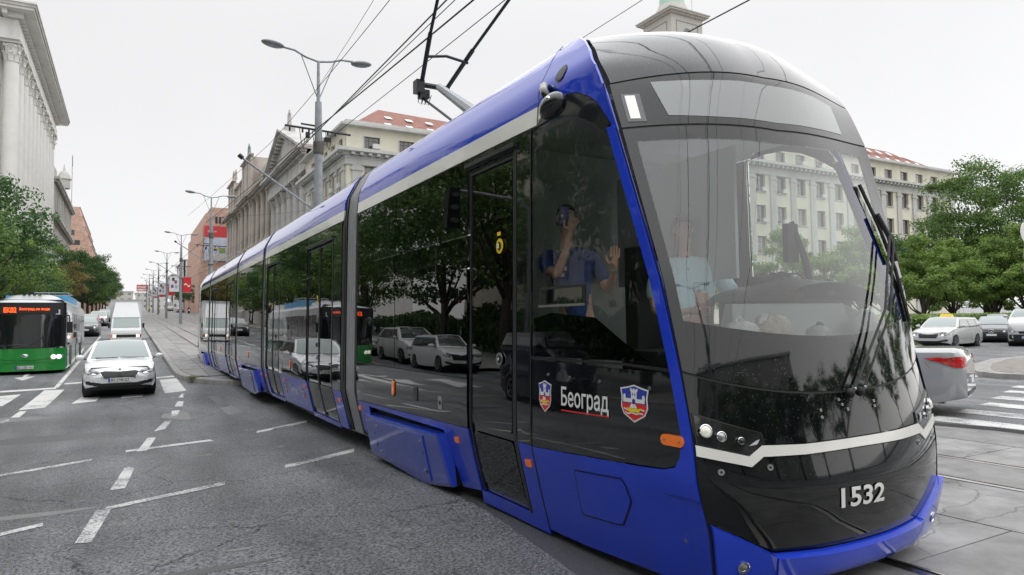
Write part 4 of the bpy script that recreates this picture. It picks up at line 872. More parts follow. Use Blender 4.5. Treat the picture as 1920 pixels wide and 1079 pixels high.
# ---------------------------------------------------------------- people
def skinmesh(pts, edges, sub=2):
    names = list(pts); me = bpy.data.meshes.new('sk'); me.from_pydata([pts[n][0] for n in names], [(names.index(a), names.index(b)) for a, b in edges], [])
    o = bpy.data.objects.new('sk', me); COL.objects.link(o)
    m = o.modifiers.new('s', 'SKIN'); 
    if not me.skin_vertices: me.attributes.new('x', 'FLOAT', 'POINT')
    if not me.skin_vertices:
        import bmesh
        b = bmesh.new(); b.from_mesh(me); b.verts.layers.skin.verify(); b.to_mesh(me); b.free()
    for i, n in enumerate(names):
        r = pts[n][1]; me.skin_vertices[0].data[i].radius = r if isinstance(r, tuple) else (r, r)
        me.skin_vertices[0].data[i].use_root = (i == 0)
    s = o.modifiers.new('u', 'SUBSURF'); s.levels = sub; s.render_levels = sub
    dg = bpy.context.evaluated_depsgraph_get(); ev = o.evaluated_get(dg); out = bpy.data.meshes.new_from_object(ev)
    V = [tuple(v.co) for v in out.vertices]; Fc = [tuple(p.vertices) for p in out.polygons]
    bpy.data.objects.remove(o); bpy.data.meshes.remove(out)
    return MB().add(V, Fc)
SKIN = mat('skin', (.78, .48, .36), .5, var=.06); SKIN2 = mat('skin_pale', (.50, .30, .22), .5, var=.06)
HAIR = mat('dark_hair', (.012, .010, .009), .5, bump=.5, bs=200)
def frame(P0, e1, e2):
    e1 = Vector((*e1, 0)).normalized(); e2 = Vector((*e2, 0)).normalized()
    return lambda a, b, z: Vector((P0[0], P0[1], 0))+e1*a+e2*b+Vector((0, 0, z))
def hand(pts, ed, key, wrist, palm, up, side, fl=.075, curl=0., fwd=Vector((0, 0, 0))):
    """palm with five fingers: wrist point, palm centre, finger direction, sideways direction (towards the thumb)"""
    up = up.normalized(); side = side.normalized()
    base = palm+up*.035
    pts[key+'p'] = (palm, (.036, .018)); ed.append((wrist, key+'p'))
    for i, (s, l) in enumerate(((.031, .92), (.011, 1.05), (-.010, 1.0), (-.030, .8))):
        a = palm+up*.03+side*s*.9; b = a+up*fl*.5*l+side*s*.1+fwd*curl*.3; c = b+up*fl*.5*l*(1-curl)+fwd*curl
        pts[key+'a%d' % i] = (a, .0105); pts[key+'b%d' % i] = (b, .0095); pts[key+'c%d' % i] = (c, .0078)
        ed += [(key+'p', key+'a%d' % i), (key+'a%d' % i, key+'b%d' % i), (key+'b%d' % i, key+'c%d' % i)]
    a = palm-up*.02+side*.04; b = a+side*.022+up*.03; c = b+side*.008+up*.032
    pts[key+'t'] = (a, .013); pts[key+'u'] = (b, .011); pts[key+'w'] = (c, .009); ed += [(key+'p', key+'t'), (key+'t', key+'u'), (key+'u', key+'w')]
def headparts(P, root, c, f, s, skin, hair, beard=False, org=None, hl=1.):
    """ears, nose, eyes, mouth and hair cap round head centre c; f = facing, s = head's left"""
    up = Vector((0, 0, 1)); Mx = Matrix((s, f, up)).transposed()
    e = lambda nm, off, r, m: MB().ell(c+s*off[0]+f*off[1]+up*off[2], r, 12, 8, Mx).build(nm, m, root, smooth=True)
    for k in (-1, 1):
        e('ear', (k*.078, -.005, -.005), (.012, .02, .03), skin); e('eye', (k*.032, .083, .012), (.013, .008, .007), mat('eye_white', (.6, .6, .58), .2)); e('iris', (k*.032, .090, .012), (.005, .003, .005), BLACKMAT)
        e('eyebrow', (k*.033, .090, .032), (.018, .006, .004), hair)
    e('mouth', (0, .083, -.055), (.022, .007, .006), mat('lips', (.30, .10, .08), .5))
    o = MB(); t = MB().ell((0, 0, 0), (.083, .101, .118), 18, 14)
    vs_ = [Vector(v) for v in t.v]; keep = []
    for fc in t.f:
        m_ = sum((vs_[i] for i in fc), Vector())/len(fc)
        if m_.z > .055+.25*m_.y or (m_.y < -.01 and m_.z > -.06): keep.append(fc)
    o.add([c+Mx @ v for v in vs_], keep); o.build('hair', hair, root, smooth=True)
# passenger filming through the cab side window
f3 = Vector((sin(TH), cos(TH))); PF = frame((3.08, 4.56), (cos(TH), -sin(TH)), (-sin(TH), -cos(TH)))
E1 = PF(1, 0, 0)-PF(0, 0, 0); E2 = PF(0, 1, 0)-PF(0, 0, 0); UP = Vector((0, 0, 1))
root = thing('person', 'person in navy polo shirt holding a phone and waving behind the cab side window', 'person', (3.08, 4.56, .64))
def loc(v): return v-Vector((3.08, 4.56, .64))
hc_ = loc(PF(0, .03, 2.42))
pts = {'pel': (loc(PF(.08, 0, 1.50)), (.15, .11)), 'belly': (loc(PF(.06, 0, 1.72)), (.15, .11)), 'ch': (loc(PF(.03, 0, 1.98)), (.16, .11)), 'nb': (loc(PF(.0, 0, 2.20)), (.06, .06)), 'nk': (loc(PF(0, .01, 2.27)), .05),
 'jaw': (loc(PF(0, .04, 2.35)), (.060, .07)), 'hd': (loc(PF(0, .025, 2.43)), (.078, .093)), 'cr': (loc(PF(0, .01, 2.50)), (.065, .075)),
 's1': (loc(PF(-.17, 0, 2.13)), .062), 'm1': (loc(PF(-.17, .12, 2.02)), .05), 'e1': (loc(PF(-.10, .25, 1.95)), .044), 'f1': (loc(PF(-.03, .24, 2.12)), .036), 'w1': (loc(PF(.015, .20, 2.27)), .026),
 's2': (loc(PF(.21, 0, 2.11)), .062), 'm2': (loc(PF(.27, .04, 1.96)), .05), 'e2': (loc(PF(.31, .12, 1.83)), .042), 'f2': (loc(PF(.325, .24, 1.90)), .034), 'w2': (loc(PF(.33, .32, 1.98)), .025),
 'h1': (loc(PF(-.03, 0, 1.4)), .09), 'k1': (loc(PF(-.02, .05, 1.02)), .06), 'a1': (loc(PF(-.02, 0, .70)), .04), 'h2': (loc(PF(.19, 0, 1.4)), .09), 'k2': (loc(PF(.2, .05, 1.02)), .06), 'a2': (loc(PF(.2, 0, .70)), .04)}
ed = [('pel', 'belly'), ('belly', 'ch'), ('ch', 'nb'), ('nb', 'nk'), ('nk', 'jaw'), ('jaw', 'hd'), ('hd', 'cr'), ('ch', 's1'), ('s1', 'm1'), ('m1', 'e1'), ('e1', 'f1'), ('f1', 'w1'), ('ch', 's2'), ('s2', 'm2'), ('m2', 'e2'), ('e2', 'f2'), ('f2', 'w2'), ('pel', 'h1'), ('h1', 'k1'), ('k1', 'a1'), ('pel', 'h2'), ('h2', 'k2'), ('k2', 'a2')]
hand(pts, ed, 'R', 'w2', loc(PF(.335, .34, 2.05)), UP*1+E1*.06, E1*-1, .085)
hand(pts, ed, 'L', 'w1', loc(PF(.02, .19, 2.325)), UP*.9+E1*.35, E1*-.8+UP*.3, .07, .5, E1*.03+E2*-.01)
skinmesh(pts, ed).build('body', SKIN, root, smooth=True)
NAVY = mat('navy_shirt', (.04, .09, .30), .8, var=.15, vs=12, bump=.4, bs=14)
sp = {k: (pts[k][0], tuple(x+.016 for x in (pts[k][1] if isinstance(pts[k][1], tuple) else (pts[k][1],)*2))) for k in ('ch', 'belly', 'pel', 's1', 'm1', 's2', 'm2')}
sp['s1'] = (sp['s1'][0], (.075, .075)); sp['s2'] = (sp['s2'][0], (.075, .075))
sp['e1s'] = (pts['m1'][0].lerp(pts['e1'][0], .55), (.062, .062)); sp['e2s'] = (pts['m2'][0].lerp(pts['e2'][0], .6), (.06, .06))
sp['col'] = (loc(PF(0, 0, 2.19)), (.068, .068))
skinmesh(sp, [('ch', 'belly'), ('belly', 'pel'), ('ch', 's1'), ('s1', 'm1'), ('m1', 'e1s'), ('ch', 's2'), ('s2', 'm2'), ('m2', 'e2s'), ('ch', 'col')]).build('shirt', NAVY, root, smooth=True)
lg = {'p': (pts['pel'][0], (.16, .12)), **{k: (pts[k][0], pts[k][1]+.02) for k in ('h1', 'k1', 'a1', 'h2', 'k2', 'a2')}}
skinmesh(lg, [('p', 'h1'), ('h1', 'k1'), ('k1', 'a1'), ('p', 'h2'), ('h2', 'k2'), ('k2', 'a2')]).build('trousers', mat('grey_trousers', (.12, .12, .12), .8, var=.1), root, smooth=True)
for i in range(3): MB().cbox(loc(PF(-.055+.02*(i % 2), .125, 2.06-.05*i)), (.05, .012, .03), Matrix.Rotation(-TH, 3, 'Z')).build('shirt_print', WHITEPRINT, root)
headparts(None, root, hc_, (E2*.92+E1*.38).normalized(), (E1*.92-E2*.38).normalized()*1, SKIN, HAIR)
MB().ell(hc_+(E2*.92+E1*.38).normalized()*.095+UP*-.018, (.012, .014, .024), 8, 6).build('nose', SKIN, root, smooth=True)
w2 = loc(PF(.33, .31, 1.965)); o = MB(); o.tube([w2+(E1*cos(t)+E2*sin(t))*.031+UP*.008*sin(t) for t in [2*pi*i/16 for i in range(17)]], .004, 6, False); o.build('bracelet', LGREY, root, smooth=True)
ph = thing('phone', 'violet phone held in front of the face of the person in the cab side window', 'phone', tuple(PF(-.03, .15, 2.42)))
Mp = Matrix.Rotation(-TH+.1, 3, 'Z') @ Matrix.Rotation(.08, 3, 'Y')
MB().cbox((0, 0, 0), (.078, .010, .155), Mp).build('body', mat('phone_violet', (.16, .12, .42), .25, coat=.6), ph)
for a, b in ((-.02, -.045), (-.02, .0)):
    t = MB().lathe([(.001, 0), (.013, 0), (.015, -.004), (.012, -.006), (.001, -.006)], n=14, ax='y'); MB().add([Mp @ Vector(v)+Mp @ Vector((a, -.006, b-.0)) for v in t.v], t.f).build('camera_ring', CHROME, ph)
# driver
DF = frame((3.86, 4.02), (cos(TH), -sin(TH)), (-sin(TH), -cos(TH)))
root = thing('person', 'driver in pale blue short-sleeved shirt seated behind the windscreen', 'person', (3.86, 4.02, 1.2))
def loc(v): return v-Vector((3.86, 4.02, 1.2))
pts = {'pel': (loc(DF(.0, -.05, 1.35)), (.17, .13)), 'belly': (loc(DF(.0, .02, 1.58)), (.19, .15)), 'ch': (loc(DF(.0, 0, 1.88)), (.18, .13)), 'nb': (loc(DF(-.02, 0, 2.09)), .065), 'nk': (loc(DF(-.03, .01, 2.15)), .055),
 'jaw': (loc(DF(-.04, .04, 2.22)), (.062, .072)), 'hd': (loc(DF(-.04, .03, 2.31)), (.08, .093)), 'cr': (loc(DF(-.04, .01, 2.38)), (.066, .076)),
 's1': (loc(DF(-.21, 0, 2.0)), .07), 'm1': (loc(DF(-.27, .05, 1.84)), .055), 'e1': (loc(DF(-.28, .12, 1.66)), .045), 'f1': (loc(DF(-.18, .26, 1.64)), .038), 'w1': (loc(DF(-.08, .34, 1.66)), .026),
 's2': (loc(DF(.21, 0, 1.99)), .07), 'm2': (loc(DF(.30, .06, 1.84)), .055), 'e2': (loc(DF(.36, .15, 1.72)), .045), 'f2': (loc(DF(.48, .25, 1.75)), .038), 'w2': (loc(DF(.60, .30, 1.77)), .028),
 'h1': (loc(DF(-.1, .2, 1.3)), .10), 'k1': (loc(DF(-.1, .5, 1.25)), .07), 'h2': (loc(DF(.12, .2, 1.3)), .10), 'k2': (loc(DF(.12, .5, 1.25)), .07)}
ed = [('pel', 'belly'), ('belly', 'ch'), ('ch', 'nb'), ('nb', 'nk'), ('nk', 'jaw'), ('jaw', 'hd'), ('hd', 'cr'), ('ch', 's1'), ('s1', 'm1'), ('m1', 'e1'), ('e1', 'f1'), ('f1', 'w1'), ('ch', 's2'), ('s2', 'm2'), ('m2', 'e2'), ('e2', 'f2'), ('f2', 'w2'), ('pel', 'h1'), ('h1', 'k1'), ('pel', 'h2'), ('h2', 'k2')]
hand(pts, ed, 'R', 'w2', loc(DF(.67, .32, 1.765)), E1*1+UP*-.1, UP*.5+E2*.5, .08)
hand(pts, ed, 'L', 'w1', loc(DF(-.02, .38, 1.66)), E1*.7+E2*.5, UP*.6+E2*.4, .07, .3, UP*-.02)
skinmesh(pts, ed).build('body', SKIN2, root, smooth=True)
PALE = mat('pale_blue_shirt', (.55, .74, .82), .8, var=.06, vs=12, bump=.5, bs=10)
sp = {k: (pts[k][0], tuple(x+.018 for x in (pts[k][1] if isinstance(pts[k][1], tuple) else (pts[k][1],)*2))) for k in ('ch', 'belly', 'pel', 's1', 'm1', 's2', 'm2')}
sp['e1s'] = (pts['m1'][0].lerp(pts['e1'][0], .6), (.07, .07)); sp['e2s'] = (pts['m2'][0].lerp(pts['e2'][0], .6), (.07, .07)); sp['col'] = (loc(DF(-.02, 0, 2.09)), (.078, .078))
skinmesh(sp, [('ch', 'belly'), ('belly', 'pel'), ('ch', 's1'), ('s1', 'm1'), ('m1', 'e1s'), ('ch', 's2'), ('s2', 'm2'), ('m2', 'e2s'), ('ch', 'col')]).build('shirt', PALE, root, smooth=True)
MB().tube([loc(DF(.05+.06*cos(t), .155+.0*t, 1.85+.04*sin(t))) for t in [pi/4+pi/2*i for i in range(5)]], .003, 4).build('pocket', mat('shirt_seam', (.2, .3, .36), .8), root)
headparts(None, root, loc(DF(-.04, .03, 2.30)), (E2*.8+E1*.6).normalized(), (E1*.8-E2*.6).normalized(), SKIN2, mat('grey_hair', (.2, .19, .18), .6))
MB().ell(loc(DF(.02, .11, 2.285)), (.012, .014, .022), 8, 6).build('nose', SKIN2, root, smooth=True)
w2 = loc(DF(.585, .295, 1.768)); MB().tube([w2+(E2*cos(t)+UP*sin(t))*.034 for t in [2*pi*i/14 for i in range(15)]], .006, 6, False).build('watch_strap', CHROME, root, smooth=True)
# seated passenger silhouette further back
root = thing('person', 'dark-clothed seated passenger seen dimly through the second side window of the front module', 'person', (3.3, 6.7, .86))
pts = {'pel': (Vector((0, 0, .05)), (.16, .12)), 'ch': (Vector((0, .05, .45)), (.17, .12)), 'nk': (Vector((0, .03, .68)), .05), 'hd': (Vector((0, 0, .84)), (.08, .095)), 's1': (Vector((-.2, .05, .56)), .06), 'e1': (Vector((-.24, -.02, .28)), .045), 'w1': (Vector((-.1, -.25, .2)), .03), 's2': (Vector((.2, .05, .56)), .06), 'e2': (Vector((.24, -.02, .28)), .045), 'w2': (Vector((.1, -.25, .2)), .03), 'k1': (Vector((-.1, -.4, .05)), .07), 'k2': (Vector((.1, -.4, .05)), .07), 'a1': (Vector((-.1, -.4, -.4)), .04), 'a2': (Vector((.1, -.4, -.4)), .04)}
skinmesh(pts, [('pel', 'ch'), ('ch', 'nk'), ('nk', 'hd'), ('ch', 's1'), ('s1', 'e1'), ('e1', 'w1'), ('ch', 's2'), ('s2', 'e2'), ('e2', 'w2'), ('pel', 'k1'), ('k1', 'a1'), ('pel', 'k2'), ('k2', 'a2')]).build('body', mat('dark_clothes', (.05, .035, .03), .8), root, smooth=True)
MB().ell((0, .01, .88), (.09, .10, .09), 12, 8).build('hair', HAIR, root, smooth=True)

# ---------------------------------------------------------------- things on the dashboard
def blob(name, c, r, m, seed, root, amp=.18, n=28):
    t = MB().ell((0, 0, 0), r, n, n//2); vs_ = []
    for v in t.v:
        v = Vector(v); k = 1+amp*noise.noise(v*14+Vector((seed, 0, 0)))+amp*.6*noise.noise(v*40+Vector((0, seed, 0))); z = v.z*k
        vs_.append((c[0]+v.x*k, c[1]+v.y*k, c[2]+max(z, -r[2]*.55)))
    return MB().add(vs_, t.f).build(name, m, root, smooth=True)
BAG = mat('white_plastic_bag', (.95, .94, .92), .35, var=.05, vs=14, bump=.6, bs=30); BAG2 = mat('beige_plastic_bag', (.78, .66, .55), .35, var=.25, vs=10, bump=.6, bs=26)
b1 = thing('plastic_bag', 'white knotted carrier bag lying low at the left end of the dashboard', 'bag', (3.25, 2.93, 1.475)); blob('bag_body', (0, 0, .045), (.14, .07, .065), BAG, 3, b1)
MB().tube([(-.06, 0, .07), (-.05, .0, .12), (-.02, 0, .135), (.01, 0, .11), (.03, 0, .07)], .008, 6).build('bag_handle', BAG, b1, smooth=True)
b2 = thing('plastic_bag', 'fuller carrier bag with beige contents beside the knotted white bag on the dashboard', 'bag', (3.50, 2.90, 1.475)); blob('bag_body', (0, 0, .06), (.13, .08, .085), BAG2, 9, b2, .22); blob('bag_neck', (-.06, .03, .10), (.06, .05, .05), BAG, 5, b2, .2)
b3 = thing('plastic_bag', 'crumpled pale bag at the right end of the dashboard behind the wiper arms', 'bag', (4.56, 2.99, 1.475)); blob('bag_body', (0, 0, .06), (.12, .06, .11), mat('pale_bag', (.75, .77, .76), .4, bump=.6, bs=26), 21, b3, .25)
s1 = thing('dashboard_camera', 'small white domed camera standing on the middle of the dashboard', 'camera', (3.83, 2.84, 1.475))
MB().lathe([(.075, 0), (.075, .03), (.07, .045), (.035, .07), (.02, .074)], n=20).build('housing', LGREY, s1, smooth=35)
MB().ell((.02, -.0, .075), (.026, .026, .024), 12, 8).build('dome', PODM, s1, smooth=True); MB().ell((-.03, -.045, .048), (.006, .006, .006), 8, 5).build('screw', BLACKMAT, s1)
s2 = thing('water_bottle', 'clear water bottle with violet cap standing on the instrument panel', 'bottle', (4.74, 3.40, 1.735))
MB().lathe([(.030, 0), (.032, .01), (.032, .09), (.03, .10), (.014, .125), (.014, .14)], n=16).build('bottle', glass('bottle_plastic', (.8, .86, .88), ior=1.4), s2, smooth=35)
MB().lathe([(.017, .135), (.017, .16)], n=14).build('cap', mat('violet_cap', (.12, .06, .5), .4), s2); MB().lathe([(.0325, .03), (.0325, .07)], n=16).build('label', WHITEPRINT, s2)
s3 = thing('backpack', 'black bag slumped on top of the instrument hood in the cab', 'bag', (4.40, 3.62, 1.80)); blob('bag_body', (0, 0, .05), (.30, .14, .10), mat('black_bag', (.025, .025, .028), .6, bump=.5, bs=20), 33, s3, .2)
MB().tube([(-.25, -.1, .08), (-.1, -.13, .13), (.1, -.12, .14), (.25, -.08, .1)], .008, 6).build('bag_strap', BLACKMAT, s3)
s4 = thing('folder', 'dark red folder propped at the left edge of the dashboard', 'folder', (3.10, 3.02, 1.30)); MB().cbox((0, 0, 0), (.22, .02, .32), Matrix.Rotation(.5, 3, 'Y') @ Matrix.Rotation(.3, 3, 'Z')).build('cover', mat('dark_red', (.14, .01, .02), .5), s4)
MB().cbox((.0, .012, 0), (.20, .006, .30), Matrix.Rotation(.5, 3, 'Y') @ Matrix.Rotation(.3, 3, 'Z')).build('pages', LGREY, s4)
# ---------------------------------------------------------------- vehicles
TYRE = mat('tyre', (.018, .018, .019), .75, bump=.3, bs=80); RIM = mat('alloy_rim', (.42, .43, .45), .3, metal=.8)
CARGLASS = mat('car_glass', (.07, .085, .085), .03, coat=1, ior=1.8); CARGLASS_SKY = mat('car_glass_light', (.20, .25, .24), .04, coat=1, ior=1.6)  # paler copy for windscreens: reflected sky is put into its base colour
TRIM = mat('car_trim_black', (.014, .014, .015), .4)
PLATEBLUE = mat('plate_blue', (.02, .07, .45), .4); PLATEINK = mat('plate_ink', (.03, .03, .035), .5)
HLAMP = mat('car_headlamp', (.30, .32, .33), .08, coat=1, var=.25, vs=9); HLON = mat('car_headlamp_on', (1, .98, .88), .2, emit=1.0)
def paint(n, c, r=.25): return mat('paint_'+n, c, r, coat=1, var=.015, vs=2)
def cast(bvh, poly, axis, sgn, off, step=.1, far=6.):
    """polygon in the plane across `axis` laid onto the body: axis 0 -> (y, z), axis 1 -> (x, z)"""
    P = []
    for a, b in zip(poly, poly[1:]+poly[:1]):
        n = max(1, int(math.dist(a, b)/step)); P += [(a[0]+(b[0]-a[0])*i/n, a[1]+(b[1]-a[1])*i/n) for i in range(n)]
    A = sum(a[0]*b[1]-b[0]*a[1] for a, b in zip(P, P[1:]+P[:1]))
    if A < 0: P = P[::-1]
    x0 = min(p[0] for p in P); x1 = max(p[0] for p in P); y0 = min(p[1] for p in P); y1 = max(p[1] for p in P); G = []
    nx = int((x1-x0)/step); ny = int((y1-y0)/step)
    for i in range(nx):
        for j in range(ny):
            x = x0+(x1-x0)*(i+.5)/nx; y = y0+(y1-y0)*(j+.5)/ny
            if all((x-a)**2+(y-b)**2 > (step*.35)**2 for a, b in P): G.append((x, y))
    r = delaunay_2d_cdt([Vector(p) for p in P+G], [], [list(range(len(P)))], 1, 1e-6)
    vs_ = []; miss = []
    for p in r[0]:
        if axis == 0: o = Vector((far*sgn, p.x, p.y)); d = Vector((-sgn, 0, 0))
        else: o = Vector((p.x, far*sgn, p.y)); d = Vector((0, -sgn, 0))
        h = bvh.ray_cast(o, d)
        if h[0] is None: miss.append(len(vs_)); vs_.append(None)
        else: vs_.append(h[0]-d*off)
    ok = [v for v in vs_ if v is not None]
    if not ok: return MB()
    m = sum((v[axis] for v in ok))/len(ok)
    for i in miss: p = r[0][i]; vs_[i] = Vector((m, p.x, p.y)) if axis == 0 else Vector((p.x, m, p.y))
    fl = (axis == 0 and sgn < 0) or (axis == 1 and sgn > 0)
    return MB().add(vs_, [tuple(f)[::-1] if fl else tuple(f) for f in r[2]])
def wheel(root, x, y, r, w=.20, rim=RIM):
    s = 1 if y > 0 else -1
    t = MB().lathe([(r*.60, -w/2), (r*.93, -w/2), (r, -w*.36), (r, w*.36), (r*.93, w/2), (r*.60, w/2)], (x, y-s*w/2, r), 24, 'y').build('wheel', TYRE, root, smooth=40)
    o = MB(); o.lathe([(r*.68, -.01), (r*.70, .012), (r*.62, .012), (r*.60, -.03)], (0, 0, 0), 24, 'y'); o.lathe([(r*.6, -.05), (r*.6, -.045)], (0, 0, 0), 20, 'y')
    sp = MB()
    for k in range(5):
        a = 2*pi*k/5
        for d in (-.16, .16):
            c, s_ = cos(a+d), sin(a+d); sp.add([(r*.1*c-.02*s_, 0, r*.1*s_+.02*c), (r*.1*c+.02*s_, 0, r*.1*s_-.02*c), (r*.65*cos(a+d*.7)+.014*s_, 0, r*.65*sin(a+d*.7)-.014*c), (r*.65*cos(a+d*.7)-.014*s_, 0, r*.65*sin(a+d*.7)+.014*c)], [(0, 1, 2, 3), (3, 2, 1, 0)])
    g = MB().add([(x+a, y+s*b+s*.004, r+c) for a, b, c in o.v], o.f).build('rim', rim, t, smooth=40)
    MB().add([(x+a, y+s*.006, r+c) for a, b, c in sp.v], sp.f).build('spokes', rim, t)
    MB().lathe([(r*.62, -.01), (r*.62, -.0)], (x, y-s*.02, r), 16, 'y').build('hub_shadow', TRIM, t)
def plate(root, x, y, z, txt, sgn=1, w=.52, tilt=0):
    p = MB().box(*sorted((x, x+.012*sgn)), y-w/2, y+w/2, z-.056, z+.056).build('number_plate', WHITEPRINT, root)
    MB().box(*sorted((x+.010*sgn, x+.015*sgn)), *sorted((y-w/2*sgn*-1, y-(w/2-.04)*sgn*-1)), z-.052, z+.052).build('plate_band', PLATEBLUE, p) if False else \
    MB().box(*sorted((x+.010*sgn, x+.015*sgn)), *( (y-w/2, y-w/2+.042) if sgn > 0 else (y+w/2-.042, y+w/2)), z-.052, z+.052).build('plate_band', PLATEBLUE, p)
    if txt:
        if sgn > 0: f = lambda u, v: (x+.016, y-w/2+.065+u*(w-.10), z-.038+v*.076)
        else: f = lambda u, v: (x-.016, y+w/2-.065-u*(w-.10), z-.038+v*.076)
        lettering('plate_number', txt, f, PLATEINK, p, .01)
STY = {
 'sedan': dict(TL=[(1, .50), (.985, .64), (.93, .76), (.70, .90), (.40, .965), (.0, .97), (-.5, .99), (-.62, 1.03), (-.93, 1.04), (-.985, .98), (-1, .80)], G=(.44, .10, -.32, -.68), hl=(.62, .78)),
 'hatch': dict(TL=[(1, .50), (.985, .66), (.93, .78), (.74, .92), (.50, .98), (.0, .99), (-.6, 1.02), (-.93, 1.04), (-.985, .98), (-1, .75)], G=(.52, .18, -.68, -.93), hl=(.64, .80)),
 'estate': dict(TL=[(1, .50), (.985, .66), (.93, .78), (.70, .92), (.44, .99), (.0, 1.0), (-.6, 1.03), (-.94, 1.05), (-.985, .98), (-1, .75)], G=(.46, .12, -.74, -.95), hl=(.64, .80)),
 'van': dict(TL=[(1, .55), (.985, .75), (.92, .92), (.66, 1.10), (.50, 1.16), (0, 1.16), (-.95, 1.18), (-.99, 1.1), (-1, .8)], G=(.56, .30, -.93, -.985), hl=(.72, .92)),
}
def car(kind, label, cat, loc, head, L=4.5, W=1.8, H=1.46, pm=None, plate_txt=None, lod=0, group=None, lights=True, grille='slats', name='parked_car', light_on=False, rear_txt=None, glassm=None):
    st = STY[kind]; hL = L/2; GM = glassm or CARGLASS
    root = thing(name, label, cat, loc, head, group)
    TLf = lambda x: li([(a*hL, b*H/1.46) for a, b in st['TL'][::-1]], x)
    TL = lambda x: (TLf(x-.04)+2*TLf(x)+TLf(x+.04))/4
    fo = .19*L; wb = L*.585; xw = (hL-fo, hL-fo-wb); R = .325*(H/1.46)**.5; RA = R+.055
    hw = lambda x: W/2*(1-.08*abs(x/hL)**4-.20*max(0, (abs(x/hL)-.86)/.14)**2.6)
    def zb(x):
        z = .20+.10*max(0, abs(x/hL)-.80)/.20
        for c in xw:
            d = abs(x-c)
            if d < RA: z = max(z, R*.9+sqrt(RA*RA-d*d)-.0)
        return z
    stx = sorted(set([round(hL*(1-2*i/40), 4) for i in range(41)]+[round(c+RA*k, 4) for c in xw for k in (-1.001, -.98, -.9, -.75, -.5, -.25, 0, .25, .5, .75, .9, .98, 1.001)]+[hL-.02, hL-.06, -hL+.02, -hL+.06, hL-.1, hL-.15, hL-.2, -hL+.1, -hL+.15, -hL+.2, -hL+.3]), reverse=True)
    def sec(x):
        h = hw(x); t = TL(x); b = zb(x); m = lambda z: max(b, min(t, z))
        pts = [(h*.93, b), (h*.985, max(b, min(t-.03, .34))), (h, max(b+.001, min(t-.025, .58*H/1.46))), (h*.985, max(b+.002, t-.16)), (h*.95, t-.04), (h*.86, t), (h*.45, t+.02), (0, t+.03)]
        return pts
    o = MB(); S_ = [sec(x) for x in stx]; n = 8
    full = []
    for x, s in zip(stx, S_): full.append([(x, y, z) for y, z in s]+[(x, -y, z) for y, z in s[-2::-1]])
    m = len(full[0]); vs_ = [p for r_ in full for p in r_]
    fs = [(i*m+j, i*m+j+1, (i+1)*m+j+1, (i+1)*m+j) for i in range(len(stx)-1) for j in range(m-1)]
    fs += [tuple(range(m)), tuple(range((len(stx)-1)*m, len(stx)*m))[::-1]]
    o.add(vs_, fs)
    g0, g1, g2, g3 = [a*hL for a in st['G']]
    belt = lambda x: TL(x)-.01
    def rf(x):
        if x > g1: t = (x-g1)/(g0-g1); return H-(H-belt(g0))*t**1.25
        if x < g2: t = (g2-x)/(g2-g3); return H-.035-(H-.035-belt(g3))*t**1.35
        return H-.035*((g1-x)/(g1-g2))**2
    yb = lambda x: hw(x)*.925; 
    def yt(x, z): f = max(0, min(1, (z-belt(x))/(H-belt(x)))); return yb(x)*(1-f)+(W/2*.72)*f*(hw(x)/(W/2))**.5
    gx = sorted(set([g0, g1, g2, g3]+[g0+(g1-g0)*i/8 for i in range(9)]+[g1+(g2-g1)*i/8 for i in range(9)]+[g2+(g3-g2)*i/8 for i in range(9)]), reverse=True)
    GT = lambda x, t, off=0: (x+off*(1 if x > (g1+g2)/2 else -1)*.7*(1 if (x > g1 or x < g2) else 0), yt(x, rf(x))*t, rf(x)+.035*(1-t*t)+off)
    GS = lambda x, z, s, off=0: (x, s*(yt(x, z)+off), z)
    gg = MB(); gg.grid(lambda x, t: GT(x, t), gx, [i/4-1 for i in range(9)])
    for s in (1, -1): gg.grid(lambda x, k: GS(x, belt(x)+(rf(x)-belt(x))*k, s), gx, (0, .5, 1))
    body = MB().add(o.v, o.f).add(gg.v, gg.f)
    bvh = BVHTree.FromPolygons([Vector(v) for v in body.v], body.f)
    B = o.build('body', pm, root, smooth=38, fix=True); gg.build('roof', pm, root, smooth=50)
    MB().box(-hL*.86, hL*.86, -W/2*.74, W/2*.74, .19, .62).build('underbody', TRIM, root)
    k0 = .1
    wsx = [g0-.04+(g1+.06-g0+.04)*i/6 for i in range(7)]
    MB().grid(lambda x, t: GT(x, t, .006), wsx, [(-.90+.225*i) for i in range(9)]).build('windscreen', GM, root, smooth=True)
    rx = [g2-.07+(g3+.05-g2+.07)*i/5 for i in range(6)]
    MB().grid(lambda x, t: GT(x, t, .006), rx, [(-.86+.215*i) for i in range(9)]).build('rear_window', CARGLASS, root, smooth=True)
    ti, tt = .055, H-.10
    def inv(xa, xb, z):   # x where roof profile meets height z
        for i in range(41):
            x = xa+(xb-xa)*i/40
            if rf(x) >= z: return x
        return xb
    zb_, zt_ = belt(0)+.02, H-.105
    xf0 = inv(g0, g1, zb_+.03)-.16; xf1 = inv(g0, g1, zt_+.02)-.10; xr0 = inv(g3, g2, zb_+.03)+.12; xr1 = inv(g3, g2, zt_+.02)+.07
